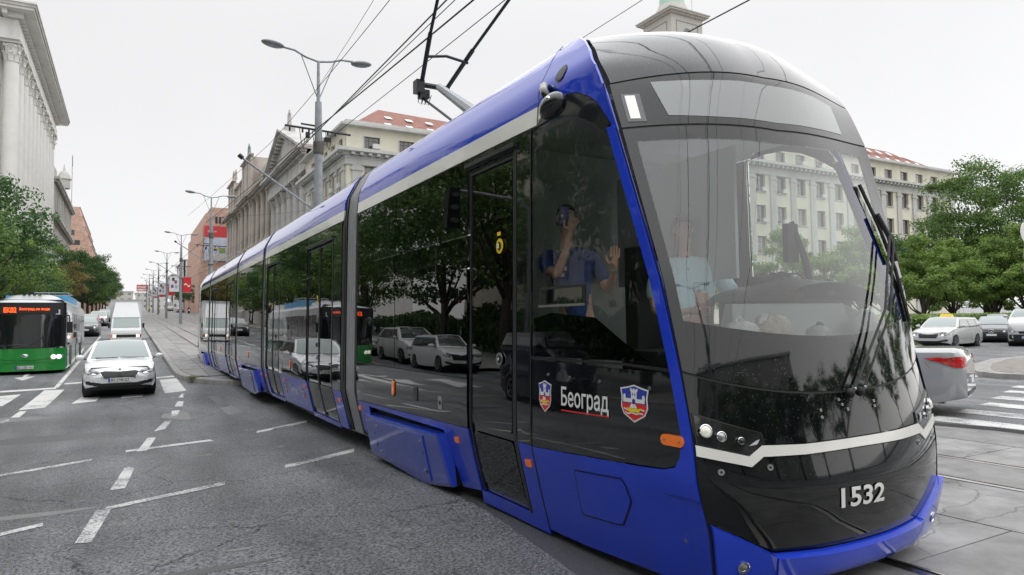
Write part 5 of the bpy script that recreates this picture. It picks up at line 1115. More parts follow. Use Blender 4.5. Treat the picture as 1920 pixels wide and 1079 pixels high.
    for s in (1, -1):
        mb = MB(); zz = [zb_+(zt_-zb_)*i/4 for i in range(5)]
        xa = lambda z: xf0+(xf1-xf0)*(z-zb_)/(zt_-zb_); xb = lambda z: xr0+(xr1-xr0)*(z-zb_)/(zt_-zb_)
        MB().grid(lambda k, z: GS(xa(z)+.03+(xb(z)-xa(z)-.06)*k, z if 1 else 0, s, .004), [i/12 for i in range(13)], zz[:1]+zz[1:]).build('window_trim', TRIM, root)
        bp = [xa((zb_+zt_)/2)+(xb((zb_+zt_)/2)-xa((zb_+zt_)/2))*f for f in ((.42, .80) if kind != 'van' else (.32, .66))]
        ed_ = [None]+bp+[None]
        for i in range(len(ed_)-1):
            ga = lambda z, i=i: (xa(z) if ed_[i] is None else ed_[i]-.03); gb = lambda z, i=i: (xb(z) if ed_[i+1] is None else ed_[i+1]+.03)
            if kind in('sedan',) and i == 2: pass
            MB().grid(lambda k, z: GS(ga(z)+(gb(z)-ga(z))*k, z, s, .009), [j/5 for j in range(6)], [zb_+.02+(zt_-.03-zb_)*j/3 for j in range(4)]).build('side_window', CARGLASS if not (kind == 'van' and i == 9) else pm, root)
        # mirrors
        mx = xf0+.02; o2 = MB().ell((mx, s*(W/2+.10), belt(0)+.06), (.07, .11, .075), 12, 8); mm = o2.build('wing_mirror', pm, root, smooth=True)
        MB().tube([(mx, s*(W/2*.9), belt(0)+.0), (mx, s*(W/2+.05), belt(0)+.04)], .022, 6).build('mirror_stalk', TRIM, mm)
        if lod < 2:
            for i, f in enumerate(bp[:2]):
                q = cast(bvh, [(f-.004+.02, .36), (f+.004+.02, .36), (f+.004, belt(0)-.03), (f-.004, belt(0)-.03)], 1, s, .003, .2); q.build('door_gap', TRIM, root)
                q = cast(bvh, rect(f+.06, f+.24, belt(0)-.13, belt(0)-.105), 1, s, .018, .2); q.build('door_handle', pm, root)
        for c in xw: wheel(root, c, s*(W/2-.015), R)
        MB().prism([(hL*.99, .20), (xw[0]+RA+.02, .20), (xw[0]+RA+.02, .26), (hL*.99, .3)], 0, .01, lambda x, y, z: (x, s*(hw(x)+z), y)) if False else None
    # wheel wells
    for c in xw: MB().lathe([(RA, -W/2*.96), (RA, W/2*.96)], (c, 0, R*.9), 18, 'y').build('wheel_well', TRIM, root)
    # front
    zl_, zh = st['hl']; hwf = W/2
    for s in (1, -1):
        if kind == 'van': pl_ = [(s*hwf*.52, zl_+.0), (s*hwf*.92, zl_+.02), (s*hwf*.94, zh+.10), (s*hwf*.80, zh+.08)]
        else: pl_ = [(s*hwf*.50, zl_+.03), (s*hwf*.62, zl_-.035), (s*hwf*.90, zl_-.02), (s*hwf*.95, zh+.02), (s*hwf*.86, zh), (s*hwf*.58, zl_+.08)]
        h = cast(bvh, pl_, 0, 1, .006, .07).build('headlight', HLAMP, root, smooth=True)
        cast(bvh, [(p[0]*1., p[1]) for p in [(s*hwf*.62, zl_-.01), (s*hwf*.74, zl_-.015), (s*hwf*.76, zl_+.075), (s*hwf*.64, zl_+.055)]], 0, 1, .010, .07).build('lamp_core', HLON if light_on else CHROME, h)
        cast(bvh, [(s*hwf*.56, zl_+.02), (s*hwf*.93, zl_-.005), (s*hwf*.93, zl_+.01), (s*hwf*.56, zl_+.035)], 0, 1, .011, .07).build('lamp_strip', TRIM, h)
        tl = [(s*hwf*.55, .80*H/1.46), (s*hwf*.96, .76*H/1.46), (s*hwf*.96, .94*H/1.46), (s*hwf*.60, .92*H/1.46)]
        if kind == 'van': tl = [(s*hwf*.82, .7), (s*hwf*.97, .7), (s*hwf*.97, 1.15), (s*hwf*.86, 1.15)]
        cast(bvh, tl, 0, -1, .008, .07).build('tail_light', RED, root, smooth=True)
        if kind != 'van':
            cast(bvh, [(-hL+.03, .91*H/1.46), (-hL+.03, .76*H/1.46), (-hL+.14, .765*H/1.46), (-hL+.34, .85*H/1.46), (-hL+.56, .91*H/1.46), (-hL+.34, .925*H/1.46)], 1, s, .014, .04).build('tail_light', RED, root, smooth=True)
        else: cast(bvh, rect(-hL+.01, -hL+.10, .72, 1.1), 1, s, .008, .07).build('tail_light', RED, root)
        cast(bvh, [(hL*.86, zl_+.03), (hL*.985, zl_+.0), (hL*.985, zh-.01), (hL*.88, zh+.02)], 1, s, .006, .06).build('headlight', HLAMP, root, smooth=True)
    if grille == 'slats':
        gp = [(-hwf*.52, zl_+.05), (-hwf*.40, zl_-.12), (hwf*.40, zl_-.12), (hwf*.52, zl_+.05), (hwf*.40, zl_+.075), (0, zl_+.055), (-hwf*.40, zl_+.075)]
        gc = zl_-.02
        cast(bvh, [(y*1.05, gc+(z-gc)*1.2) for y, z in gp], 0, 1, .006, .08).build('grille_rim', CHROME if pm.name != 'x' else TRIM, root, smooth=True)
        g = cast(bvh, gp, 0, 1, .011, .08).build('grille', TRIM, root, smooth=True)
        if lod == 0:
            for i in range(-11, 12):
                if abs(i) < 2: continue
                y = i*hwf*.042; cast(bvh, rect(y-.006, y+.006, zl_-.10+.0, zl_+.045), 0, 1, .022, .2).build('grille_slat', TRIMS, g)
    elif grille == 'dark':
        g = cast(bvh, [(-hwf*.60, zl_+.10), (-hwf*.62, zl_-.26), (hwf*.62, zl_-.26), (hwf*.60, zl_+.10)], 0, 1, .008, .1).build('grille', TRIM, root, smooth=True)
    else:
        cast(bvh, [(-hwf*.45, zl_+.04), (-hwf*.38, zl_-.08), (hwf*.38, zl_-.08), (hwf*.45, zl_+.04)], 0, 1, .008, .1).build('grille', TRIM, root, smooth=True)
    lw_ = cast(bvh, [(-hwf*.93, .47), (-hwf*.86, .36), (-hwf*.55, .30), (hwf*.55, .30), (hwf*.86, .36), (hwf*.93, .47), (hwf*.70, .42), (hwf*.45, .375), (-hwf*.45, .375), (-hwf*.70, .42)], 0, 1, .008, .08).build('lower_intake', TRIM, root, smooth=True)
    cast(bvh, [(-hwf*.75, .285), (hwf*.75, .285), (hwf*.70, .245), (-hwf*.70, .245)], 0, 1, .012, .1).build('splitter', pm, root)
    cast(bvh, [(-hwf*.7, .38), (-hwf*.66, .32), (hwf*.66, .32), (hwf*.7, .38)], 0, -1, .006, .1).build('rear_skirt', TRIM, root)
    if kind == 'van': cast(bvh, [(-hwf*.93, .60), (-hwf*.93, .30), (hwf*.93, .30), (hwf*.93, .60)], 0, 1, .007, .1).build('bumper', TRIM, root, smooth=True)
    h = bvh.ray_cast(Vector((6, 0, .46)), Vector((-1, 0, 0)))
    if plate_txt is not None: plate(root, h[0].x+.004, 0, .455, plate_txt)
    h = bvh.ray_cast(Vector((-6, 0, .55)), Vector((1, 0, 0)))
    plate(root, h[0].x-.004, 0, .55, rear_txt, -1)
    return root, bvh
TRIMS = mat('grille_slat_dark', (.06, .06, .062), .2, metal=.6)
WH = paint('white', (.76, .77, .78)); SI = paint('silver', (.30, .31, .32), .22); GRY = paint('grey', (.13, .14, .145)); REDP = paint('red', (.38, .012, .015)); BK = paint('black', (.012, .013, .018)); SW = paint('pearl', (.52, .53, .52))
DB = paint('dark_blue', (.02, .024, .04))
HF = -pi/2      # heading towards the camera along the street
gz = ground_z
c1, bv1 = car('sedan', 'white sedan with slatted grille waiting on the zebra crossing in front of the box truck', 'car', (-.16, 23.15, gz(-.16, 22.6)-.01), HF, 4.6, 1.75, 1.44, WH, 'BG·2740-GT', name='car', glassm=CARGLASS_SKY)
# a flying-badge dot above the grille, sensor dots, wipers
MB().lathe([(.03, 0), (.03, .008)], (bv1.ray_cast(Vector((6, 0, .70)), Vector((-1, 0, 0)))[0].x, 0, .725), 12, 'x').build('badge', CHROME, c1)
MB().tube([(1.02, .6, .985), (.98, 0, 1.0)], .009, 5).tube([(1.02, -.05, .985), (.98, -.6, 1.0)], .009, 5).build('wiper', TRIM, c1)
def person_in(root, x, y, z, shirt):
    MB().ell((x, y, z), (.09, .08, .12), 10, 8).build('x', SKIN, root)
# queue behind the bus
car('sedan', 'dark saloon mostly hidden beside the green bus, first of the queue behind it', 'car', (-3.15, 42.5, gz(-3, 42)), HF, 4.5, 1.8, 1.45, BK, '', 2, 'cars queuing behind the bus', name='car')
car('sedan', 'grey-green saloon in the queue behind the bus with its headlights lit', 'car', (-2.75, 62, gz(-2.7, 62)), HF, 4.7, 1.82, 1.45, GRY, '', 2, 'cars queuing behind the bus', grille='dark', name='car', light_on=True, glassm=CARGLASS_SKY)
car('hatch', 'red hatchback in the queue between the grey-green saloon and the white hatchback', 'car', (-3.05, 75, gz(-3, 75)), HF, 4.1, 1.75, 1.47, REDP, '', 2, 'cars queuing behind the bus', grille='dark', name='car', glassm=CARGLASS_SKY)
car('hatch', 'white hatchback in the queue just behind the red hatchback', 'car', (-2.75, 88, gz(-3, 88)), HF, 4.3, 1.8, 1.6, SW, '', 2, 'cars queuing behind the bus', grille='dark', name='car', glassm=CARGLASS_SKY)
car('estate', 'dark estate car beyond the white hatchback in the bus queue', 'car', (-2.6, 106, gz(-3, 106)), HF, 4.6, 1.8, 1.5, GRY, '', 2, 'cars queuing behind the bus', name='car', glassm=CARGLASS_SKY)
car('hatch', 'pale car farthest back in the queue under the street trees', 'car', (-3.2, 128, gz(-3, 128)), HF, 4.3, 1.8, 1.5, SI, '', 2, 'cars queuing behind the bus', name='car')
# far carriageway
car('hatch', 'small white car far up the opposite carriageway', 'car', (11.6, 240, gz(12, 240)), HF+pi, 4.2, 1.8, 1.5, SW, None, 2, 'cars far up the street', name='car')
car('sedan', 'small silver car far up the opposite carriageway, nearer than the white one', 'car', (12.1, 200, gz(12, 200)), HF+pi, 4.4, 1.8, 1.45, SI, None, 2, 'cars far up the street', name='car')
# right-hand side of the junction
car('sedan', 'silver sedan with red tail light passing right behind the nose of the tram', 'car', (11.3, 8.3, .0), radians(112), 4.6, 1.84, 1.48, SI, '', 0, name='car', rear_txt='')
tx, bvt = car('estate', 'white estate taxi with yellow roof sign crossing at the right', 'taxi', (36.4, 19.5, .0), radians(188), 4.7, 1.85, 1.5, SW, None, 0, name='taxi', light_on=True, glassm=CARGLASS_SKY)
ts = MB().add([(-.10, -.30, 1.52), (.12, -.30, 1.52), (.12, .30, 1.52), (-.10, .30, 1.52), (-.05, -.25, 1.68), (.04, -.25, 1.68), (.04, .25, 1.68), (-.05, .25, 1.68)], [(3,2,1,0),(4,5,6,7),(0,1,5,4),(1,2,6,5),(2,3,7,6),(3,0,4,7)]).build('roof_sign', YELLOW, tx)
lettering('sign_text', 'TAXI', lambda u, v: (.117-.075*v, -.2+.4*u, 1.54+.10*v), REDPRINT, ts, .02)
mc, bvm = car('estate', 'dark estate car with round star badge behind the taxi', 'car', (45.2, 21.5, .0), radians(201), 4.6, 1.82, 1.5, DB, '', 0, name='car', grille='dark', glassm=CARGLASS_SKY)
bx_ = bvm.ray_cast(Vector((6, 0, .64)), Vector((-1, 0, 0)))[0].x+.02
st_ = MB().tube([(bx_, .13*cos(t), .64+.13*sin(t)) for t in [2*pi*i/20 for i in range(21)]], .014, 6, False)
for a in (90, 210, 330): st_.tube([(bx_, 0, .64), (bx_, .12*cos(radians(a)), .64+.12*sin(radians(a)))], [.02, .006], 6)
st_.build('star_badge', CHROME, mc)
MB().box(bx_-.01, bx_, -.55, -.14, .63, .65).box(bx_-.01, bx_, .14, .55, .63, .65).build('grille_bar', CHROME, mc)
car('van', 'white small van with black bumper at the right edge beside the dark estate', 'van', (40.9, 17.75, .0), radians(200), 4.3, 1.75, 1.85, SW, 'BG·1186', 0, name='van', grille='bar', glassm=CARGLASS_SKY)
for i, (x, y, p_, lb) in enumerate(((62, 36, SI, 'silver car parked behind the clipped hedge'), (70, 30.5, SW, 'white car parked under the square trees behind the dark estate'), (58, 27.5, GRY, 'grey car parked beyond the taxi roof near the hedge end'), (74, 26.5, BK, 'black car parked under the trees at the far right'))):
    car('hatch', lb, 'car', (x, y, .14+max(0, gz(20, y))), radians(200+10*i), 4.2, 1.75, 1.48, p_, None, 2, 'cars parked on the square', name='parked_car')
# cars at the left kerb, seen in the glass of the tram
car('van', 'dark blue glazed van parked by the left kerb, mirrored in the tram side', 'van', (-4.6, 14.6, gz(-4, 14)), HF, 4.4, 1.83, 1.85, DB, None, 0, 'cars mirrored in the tram side', name='parked_van')
car('hatch', 'white hatchback parked beyond the dark van, mirrored in the tram', 'car', (-6.6, 27.0, gz(-6, 27)), HF, 4.1, 1.75, 1.5, WH, None, 0, 'cars mirrored in the tram side', name='parked_car')
car('hatch', 'tall white off-roader parked second along the left kerb, mirrored in the tram', 'car', (-6.9, 32.0, gz(-6, 32)), HF, 4.4, 1.85, 1.68, WH, None, 0, 'cars mirrored in the tram side', name='parked_car')
car('hatch', 'silver hatchback parked third along the left kerb, mirrored in the tram', 'car', (-6.9, 37.6, gz(-6, 37)), HF, 4.3, 1.8, 1.5, SI, None, 0, 'cars mirrored in the tram side', name='parked_car')
car('hatch', 'silver hatchback parked nearest the camera at the left kerb, mirrored in the nose panel', 'car', (-6.0, 7.2, gz(-6, 7)), HF, 4.2, 1.8, 1.5, SI, None, 0, 'cars mirrored in the tram side', name='parked_car')
car('sedan', 'dark red saloon parked at the left kerb near the camera', 'car', (-6.2, 1.8, 0), HF, 4.4, 1.8, 1.45, REDP, None, 0, 'cars mirrored in the tram side', name='parked_car')

# ---- articulated green and white bus
BX, BY, BZ = -3.14, 29.5, gz(-3, 29.6)
bus = thing('city_bus', 'green and white city bus with orange destination display at the left edge', 'bus', (BX, BY, BZ))
GREEN = mat('bus_green', (.018, .26, .04), .25, coat=1, var=.04); BW = mat('bus_white', (.58, .60, .61), .3, coat=.6, var=.03); BGL = mat('bus_glass', (.012, .014, .015), .04, coat=1, ior=1.6); BLUEP = mat('bus_pale_blue', (.10, .36, .62), .35)
BH = 2.66; BHW = 1.2
def bsec(y, z):   # rounded plan nose: half width at distance y behind the front
    return BHW*(1-.16*max(0, 1-y/.35)**2)
def bfront(u, z, off=0):
    lean = .10*max(0, (z-.9)/1.7)
    return (u*BHW, .30*abs(u)**4.5+lean-off, z)
def BP(n, poly, m, off=0, parent=None, step=.2, thick=.0): return panel(lambda u, z, o: bfront(u, z, o), poly, off, step, thick).build(n, m, parent or bus, smooth=True)
bod = MB(); zs = [.12, .35, .7, .92, 1.3, 1.8, 2.3, 2.5, 2.6, 2.66]
ins = lambda z: 0 if z < 2.4 else .22*((z-2.4)/.26)**2.2
bod.grid(lambda u, z: (bfront(u, z)[0]*(1-ins(z)*.6), bfront(u, z)[1]+ins(z), z), [i/8-1 for i in range(17)], zs)
MB().grid(lambda u, z: (bfront(u, z)[0]*(1-ins(z)*.6), bfront(u, z)[1]+ins(z), z), [i/8-1 for i in range(17)], [.12, .35, .7, .94]).build('front_shell', GREEN, bus, smooth=True); MB().grid(lambda u, z: (bfront(u, z)[0]*(1-ins(z)*.6), bfront(u, z)[1]+ins(z), z), [i/8-1 for i in range(17)], zs[3:]).build('front_shell', BW, bus, smooth=True)
for s in (1, -1):
    for z0, z1, m, nm in ((.14, .92, GREEN, 'side_panel'), (.92, 2.66, BW, 'side_panel')):
        MB().grid(lambda y, z: (s*(BHW-ins(z)*.7), y, z), [.3, 3, 6, 9, 12], [z for z in [z0, 1.3, 1.8, 2.3, 2.5, 2.6, z1] if z0 <= z <= z1]).build(nm, m, bus)
    for k in range(9):
        y = .55+k*1.26
        w_ = MB().box(*sorted((s*(BHW+.004), s*(BHW+.012))), y, y+1.16, 1.22, 2.2).build('window', BGL, bus)
        if k in (0, 4, 7): MB().box(*sorted((s*(BHW+.002), s*(BHW+.014))), y+.02, y+1.12, .2, 2.2).build('door', BGL, bus)
    for y in (2.5, 8.6): wheel(bus, 0, 0, .01) if False else MB().lathe([(.2, 0), (.43, 0), (.45, .04), (.45, .24), (.2, .26)], (s*(BHW-.25)-(0 if s > 0 else 0)+(0 if s > 0 else -.0), y, .45), 20, 'x').build('wheel', TYRE, bus, smooth=40); 
MB().grid(lambda x, y: (x, y, 2.66), [-BHW+.15, 0, BHW-.15], [.3, 6, 12]).build('roof', BW, bus)
MB().box(-BHW+.1, BHW-.1, .35, 11.9, .12, .3).build('chassis', TRIM, bus); MB().box(-1.1, 1.1, 1.8, 1.85, .3, 2.5).build('bulkhead', DARKIN, bus)
BP('windscreen', [(-.93, .98), (-.93, 2.12), (.93, 2.12), (.93, .98), (.5, .94), (-.5, .94)], BGL, .012, thick=.01)
BP('windscreen_surround', rect(-.99, .99, .92, 2.55), RUBBER, .006)
db = BP('destination_display', rect(-.90, .80, 2.16, 2.42), BLACKMAT, .016)
LED = mat('orange_led', (1.0, .10, .012), .5, emit=1.6)
lettering('route_number', 'EK02', lambda u, v: bfront(-.54+.31*u, 2.19+.19*v, .022), LED, db, .03)
lettering('destination', 'Београд на води', lambda u, v: bfront(-.16+.74*u, 2.25+.12*v, .022), LED, db, .02)
for k in range(2): BP('front_crease', [(-.95, .60-.0*k), (-.2, .50), (.2, .50), (.95, .60), (.95, .585), (.2, .485), (-.2, .485), (-.95, .585)] if k == 0 else [(-.8, .33), (-.5, .42), (.5, .42), (.8, .33), (.8, .32), (.5, .41), (-.5, .41), (-.8, .32)], TRIM, .008)
for s in (1, -1):
    for u in (.70, .83):
        p = bfront(s*u, .60, .02); MB().lathe([(.085, 0), (.08, -.02), (.03, -.035)], p, 14, 'y').build('headlight', HLON, bus, smooth=True)
    BP('headlight_housing', [(s*.60, .52), (s*.92, .54), (s*.94, .68), (s*.72, .66)], HLAMP, .010)
    m_ = MB().box(*sorted((s*1.24, s*1.42)), -.28, -.16, 1.45, 1.85).build('mirror', TRIM, bus); MB().tube([(s*1.1, .1, 2.05), (s*1.3, -.15, 2.08), (s*1.33, -.22, 1.85)], .025, 6).build('mirror_arm', TRIM, m_)
MB().ell((0, -.015, .66), (.11, .02, .06), 14, 8).build('badge', CHROME, bus); 
MB().box(-.26, .26, -.03, -.015, .20, .31).build('number_plate', WHITEPRINT, bus); MB().box(-.26, -.215, -.035, -.02, .20, .31).build('plate_band', PLATEBLUE, bus)
lettering('plate_number', 'BG·2285-VH', lambda u, v: (-.2+.43*u, -.036, .215+.08*v), PLATEINK, bus, .01)
MB().tube([(-.85, .05, 1.02), (-.2, -.02, 1.06), (.05, -.03, 1.0)], .014, 5).build('wiper', TRIM, bus); MB().tube([(.1, -.03, 1.0), (.5, .0, 1.3), (.75, .08, 1.02)], .014, 5).build('wiper', TRIM, bus)
o = MB(); o.grid(lambda x, y: (x*(1.0), 1.2+y, 2.66+.26*(1-abs(x/.98)**4)*min(1, y/1.0+.05)), [i/8*.98-.98 for i in range(17)], [0, .3, .6, 1.0, 2.4]); o.build('roof_pod', BW, bus, smooth=True)
for k in range(4): MB().box(-.3+k*.16, -.2+k*.16, 1.75, 1.85, 2.86, 2.9).build('pod_slot', TRIM, bus)
MB().box(.1, 1.05, 3.7, 8.5, 2.66, 2.94).build('roof_battery', BLUEP, bus); MB().box(-1.05, -.1, 3.7, 8.5, 2.66, 2.94).build('roof_battery', BLUEP, bus); MB().box(-1.05, 1.05, 8.9, 11.8, 2.66, 2.9).build('roof_unit', BW, bus)
rk = MB()
for z in (3.06,): rk.tube([(-.35, 3.9, z), (1.0, 3.9, z)], .02, 5).tube([(-.35, 6.5, z), (1.0, 6.5, z)], .02, 5).tube([(-.35, 3.9, z), (-.35, 6.5, z)], .02, 5).tube([(1.0, 3.9, z), (1.0, 6.5, z)], .02, 5)
for x in (-.35, 0, .35, 1.0): rk.tube([(x, 3.9, 2.9), (x, 3.9, 3.06)], .02, 5)
rk.build('roof_frame', GALV, bus); MB().box(-.35, -.15, 3.85, 4.2, 2.9, 3.1).build('roof_coupling', TRIM, bus)
for s_, y in ((1, 2.3), (1, 8.4)): MB().box(BHW-.01, BHW+.012, y-.3, y+.7, .2, .95).build('wheel_arch', TRIM, bus)

# ---- white box truck behind the sedan
TX, TY, TZ = -.06, 50., gz(0, 50)
trk = thing('box_truck', 'white box truck with plain cab right behind the white sedan', 'truck', (TX, TY, TZ))
TW = mat('truck_white', (.64, .65, .65), .4, coat=.3, var=.04, vs=2)
zt_ = 3.40-TZ
MB().box(-.91, .91, 1.3, 6.2, .8, zt_).build('cargo_box', TW, trk)
for x in (-.91, .88): MB().box(x, x+.03, 1.27, 1.31, .8, zt_).build('box_edge', LGREY, trk)
MB().box(-.92, .92, 1.27, 1.31, zt_-.05, zt_+.01).build('box_edge', LGREY, trk)
MB().add([(-.80, 1.28, 1.62), (.80, 1.28, 1.62), (.80, .55, 1.62), (-.80, .55, 1.62), (-.62, 1.27, zt_-.18), (.62, 1.27, zt_-.18)], [(0,1,2,3),(3,2,5,4),(0,3,4),(1,5,2),(0,4,5,1)]).build('wind_deflector', TW, trk)
cab = MB(); cs = [(-.05, .28), (-.05, .62), (.0, .78), (.16, .95), (.62, 1.66), (1.2, 1.68), (1.2, .28)]
n = len(cs)
cab.add([(x*(.80 if z > 1.2 else .84), y, z) for x in (-1, 1) for y, z in cs], [tuple(range(n))[::-1], tuple(range(n, 2*n))]+[(i, (i+1) % n, n+(i+1) % n, n+i) for i in range(n)])
cab.build('cab', TW, trk, fix=True)
for nm, pts_, m in (('windscreen', [(-.74, .175, .985), (.74, .175, .985), (.69, .60, 1.62), (-.69, .60, 1.62)], CARGLASS_SKY),):
    MB().add([(a, b-.012, c+.006) for a, b, c in pts_], [(0, 1, 2, 3)]).build(nm, m, trk)
MB().box(-.55, .55, -.075, -.05, .36, .52).build('grille', TRIM, trk)
for s in (1, -1):
    MB().box(*sorted((s*.56, s*.74)), -.08, -.05, .36, .52).build('headlight', HLON, trk); MB().box(*sorted((s*.74, s*.85)), -.07, -.03, .36, .52).build('indicator', ORANGE if s < 0 else RED, trk)
    MB().box(*sorted((s*.86, s*.90)), .25, .28, 1.1, 1.15).box(*sorted((s*.90, s*1.02)), .2, .28, .95, 1.25).build('mirror', TRIM, trk)
    for y in (.55, 4.6): MB().lathe([(.12, 0), (.33, 0), (.35, .04), (.35, .22), (.12, .24)], (s*.82-(.24 if s > 0 else 0), y, .36), 16, 'x').build('wheel', TYRE, trk)
MB().box(-.86, .86, -.09, -.04, .12, .33).build('bumper', TW, trk); MB().box(-.24, .24, -.10, -.09, .18, .28).build('number_plate', WHITEPRINT, trk)
# ---- cement mixer far away, motorcyclist, workers
mx = thing('cement_mixer_truck', 'tiny cement mixer truck with white drum far up the street', 'truck', (13.2, 285, gz(13, 285)))
MB().box(-1.2, 1.2, -3.5, 4, .5, 1.1).box(-1.2, 1.2, -4.5, -2.6, .5, 2.6).build('cab', LGREY, mx); Mx = Matrix.Rotation(.25, 3, 'X'); MB().ell((0, .8, 2.7), (1.35, 2.8, 1.35), 14, 10, Mx).build('drum', WH, mx, smooth=True)
mo = thing('motorcycle', 'motorcycle coming down the opposite carriageway beside the far lamp posts', 'motorcycle', (12.6, 178, gz(12, 178)))
MB().lathe([(.15, -.06), (.32, -.06), (.32, .06), (.15, .06)], (0, -.7, .32), 12, 'x').lathe([(.15, -.06), (.32, -.06), (.32, .06), (.15, .06)], (0, .7, .32), 12, 'x').build('wheels', TYRE, mo); MB().ell((0, 0, .75), (.25, .7, .25), 10, 6).box(-.3, .3, -.62, -.5, .9, 1.15).build('body', BK, mo); MB().ell((0, -.75, .85), (.09, .06, .09), 8, 6).build('headlight', HLON, mo)
def standing(label, x, y, z, top, legs, rz=0, sit=False):
    r = thing('person', label, 'person', (x, y, z), rz)
    P = {'p': (Vector((0, 0, .95)), (.14, .1)), 'c': (Vector((0, 0, 1.32)), (.17, .11)), 'n': (Vector((0, 0, 1.53)), .05), 'h': (Vector((0, 0, 1.67)), (.08, .1)), 's1': (Vector((-.2, 0, 1.42)), .06), 'e1': (Vector((-.27, -.05, 1.15)), .045), 'w1': (Vector((-.24, -.2, .95)), .035), 's2': (Vector((.2, 0, 1.42)), .06), 'e2': (Vector((.27, -.05, 1.15)), .045), 'w2': (Vector((.24, -.2, .95)), .035),
         'k1': (Vector((-.12, -.05, .5)), .065), 'a1': (Vector((-.14, .05, .06)), .045), 'k2': (Vector((.12, -.1, .5)), .065), 'a2': (Vector((.14, -.15, .06)), .045)}
    b = skinmesh(P, [('p', 'c'), ('c', 'n'), ('n', 'h'), ('c', 's1'), ('s1', 'e1'), ('e1', 'w1'), ('c', 's2'), ('s2', 'e2'), ('e2', 'w2'), ('p', 'k1'), ('k1', 'a1'), ('p', 'k2'), ('k2', 'a2')], 1); b.build('body', top, r, smooth=True)
    t = {'p': (P['p'][0], (.16, .12)), 'k1': (P['k1'][0], .08), 'a1': (P['a1'][0], .06), 'k2': (P['k2'][0], .08), 'a2': (P['a2'][0], .06)}
    skinmesh(t, [('p', 'k1'), ('k1', 'a1'), ('p', 'k2'), ('k2', 'a2')], 1).build('trousers', legs, r, smooth=True); MB().ell((0, .01, 1.72), (.1, .11, .08), 8, 6).build('hair', HAIR, r); return r
standing('rider in dark clothing astride the far motorcycle', 12.6, 178.1, gz(12, 178)-.15, mat('dark_clothes2', (.03, .03, .035), .8), BLACKMAT)
HV = mat('hi_vis_yellow', (.75, .55, .03), .7)
for i, (x, y, lb) in enumerate(((4.6, 190, 'left of two workers in yellow vests on the far tracks'), (6.2, 176, 'worker in yellow vest standing on the far tracks beside the posts'))): standing(lb, x, y, medz(0, y), HV, mat('work_trousers', (.05, .05, .08), .8))
# ---------------------------------------------------------------- lamp posts, overhead line
def lamp_head(root, x, y, z, s):
    h = MB(); t = MB().ell((0, 0, 0), (.36, .20, .10), 16, 8, Matrix.Rotation(s*.10, 3, 'Y')); h.add([(a+x, b+y, c+z) for a, b, c in t.v], t.f)
    o = h.build('lamp_head', mat('lamp_grey', (.20, .21, .215), .35, coat=.4), root, smooth=True)
    t = MB().ell((0, 0, -.035), (.29, .155, .075), 16, 8, Matrix.Rotation(s*.10, 3, 'Y')); MB().add([(a+x, b+y, c+z) for a, b, c in t.v], t.f).build('lamp_glass', mat('lamp_bowl', (.30, .33, .33), .15), o, smooth=True)
def tram_post(i, y, gzv, near):
    lbs = ['nearest grey lamp post of the median rising beside the tram roof', 'second lamp post of the median, just left of the brown building', 'third lamp post of the median, clear of the tram at its rear', 'fourth lamp post along the median', 'fifth lamp post along the median', 'sixth lamp post along the median', 'seventh lamp post along the median', 'eighth lamp post along the median', 'lamp post of the median standing behind the camera']
    r = thing('lamp_post', lbs[i], 'lamp post', (5.3, y, gzv), 0, 'lamp posts along the tram median'); h = 8.85
    MB().tube([(0, 0, 0), (0, 0, 5.2)], [.17, .155], 12).tube([(0, 0, 5.2), (0, 0, 7.3)], [.145, .13], 12).build('pole', GALV, r, smooth=40)
    MB().tube([(0, 0, 7.3), (0, 0, h)], [.13, .105], 12).build('pole', GALV, r, smooth=40)
    MB().lathe([(.16, 7.15), (.17, 7.2), (.17, 7.5), (.16, 7.55)], n=12).lathe([(.19, 5.15), (.19, 5.25)], n=12).build('band', mat('band_dark', (.10, .09, .08), .6), r)
    MB().tube([(0, 0, h), (0, 0, h+1.35)], [.06, .045], 8).build('spigot', GALV, r)
    c = [(-1.15, 0, h+1.62), (-.75, 0, h+1.58), (-.4, 0, h+1.42), (0, 0, h+1.33), (.4, 0, h+1.40), (.75, 0, h+1.52), (1.15, 0, h+1.53)]
    a = MB().tube(c, .035, 8).build('lamp_arm', GALV, r, smooth=True)
    MB().tube([(-.55, 0, h+1.48), (0, 0, h+.05)], .018, 5).tube([(.55, 0, h+1.44), (0, 0, h+.05)], .018, 5).build('brace', GALV, a)
    lamp_head(r, -1.42, 0, h+1.66, 1); lamp_head(r, 1.42, 0, h+1.50, -1)
    hb = 7.85-gzv if near else 6.6
    b = MB().tube([(-1.05, 0, hb+.05), (1.05, 0, hb-.02)], .035, 6).tube([(-.55, 0, hb+.16), (0, 0, hb+.14)], .03, 6).build('cross_arm', PM, r)
    ins_ = MB()
    for x in (-.9, -.5, -.3, .3, .55): ins_.tube([(x, 0, hb), (x, 0, hb-.12)], .03, 6)
    for x in (-.62, -.22, .2): ins_.tube([(x, -.1, hb-.02), (x+.05, -.15, hb-.5), (x+.12, -.1, hb-.62), (x+.2, 0, hb-.3)], .012, 5)
    ins_.cbox((.28, -.05, hb-.28), (.2, .12, .12)).cbox((-.35, -.05, hb-.2), (.12, .1, .18)); ins_.build('insulator', BLACKMAT, b)
    s = MB().tube([(-.1, 0, 5.3), (-2.3, -.1, 6.75)], .035, 6).tube([(-.05, 0, 5.2), (-.4, 0, 5.35)], .02, 5).tube([(.1, 0, 5.3), (2.0, -.1, 6.3)], .03, 6).build('bracket', GALV, r)
    MB().tube([(-2.3, -.1, 6.75), (-2.42, -.1, 6.85)], .07, 6).build('insulator', BLACKMAT, s)
    return r
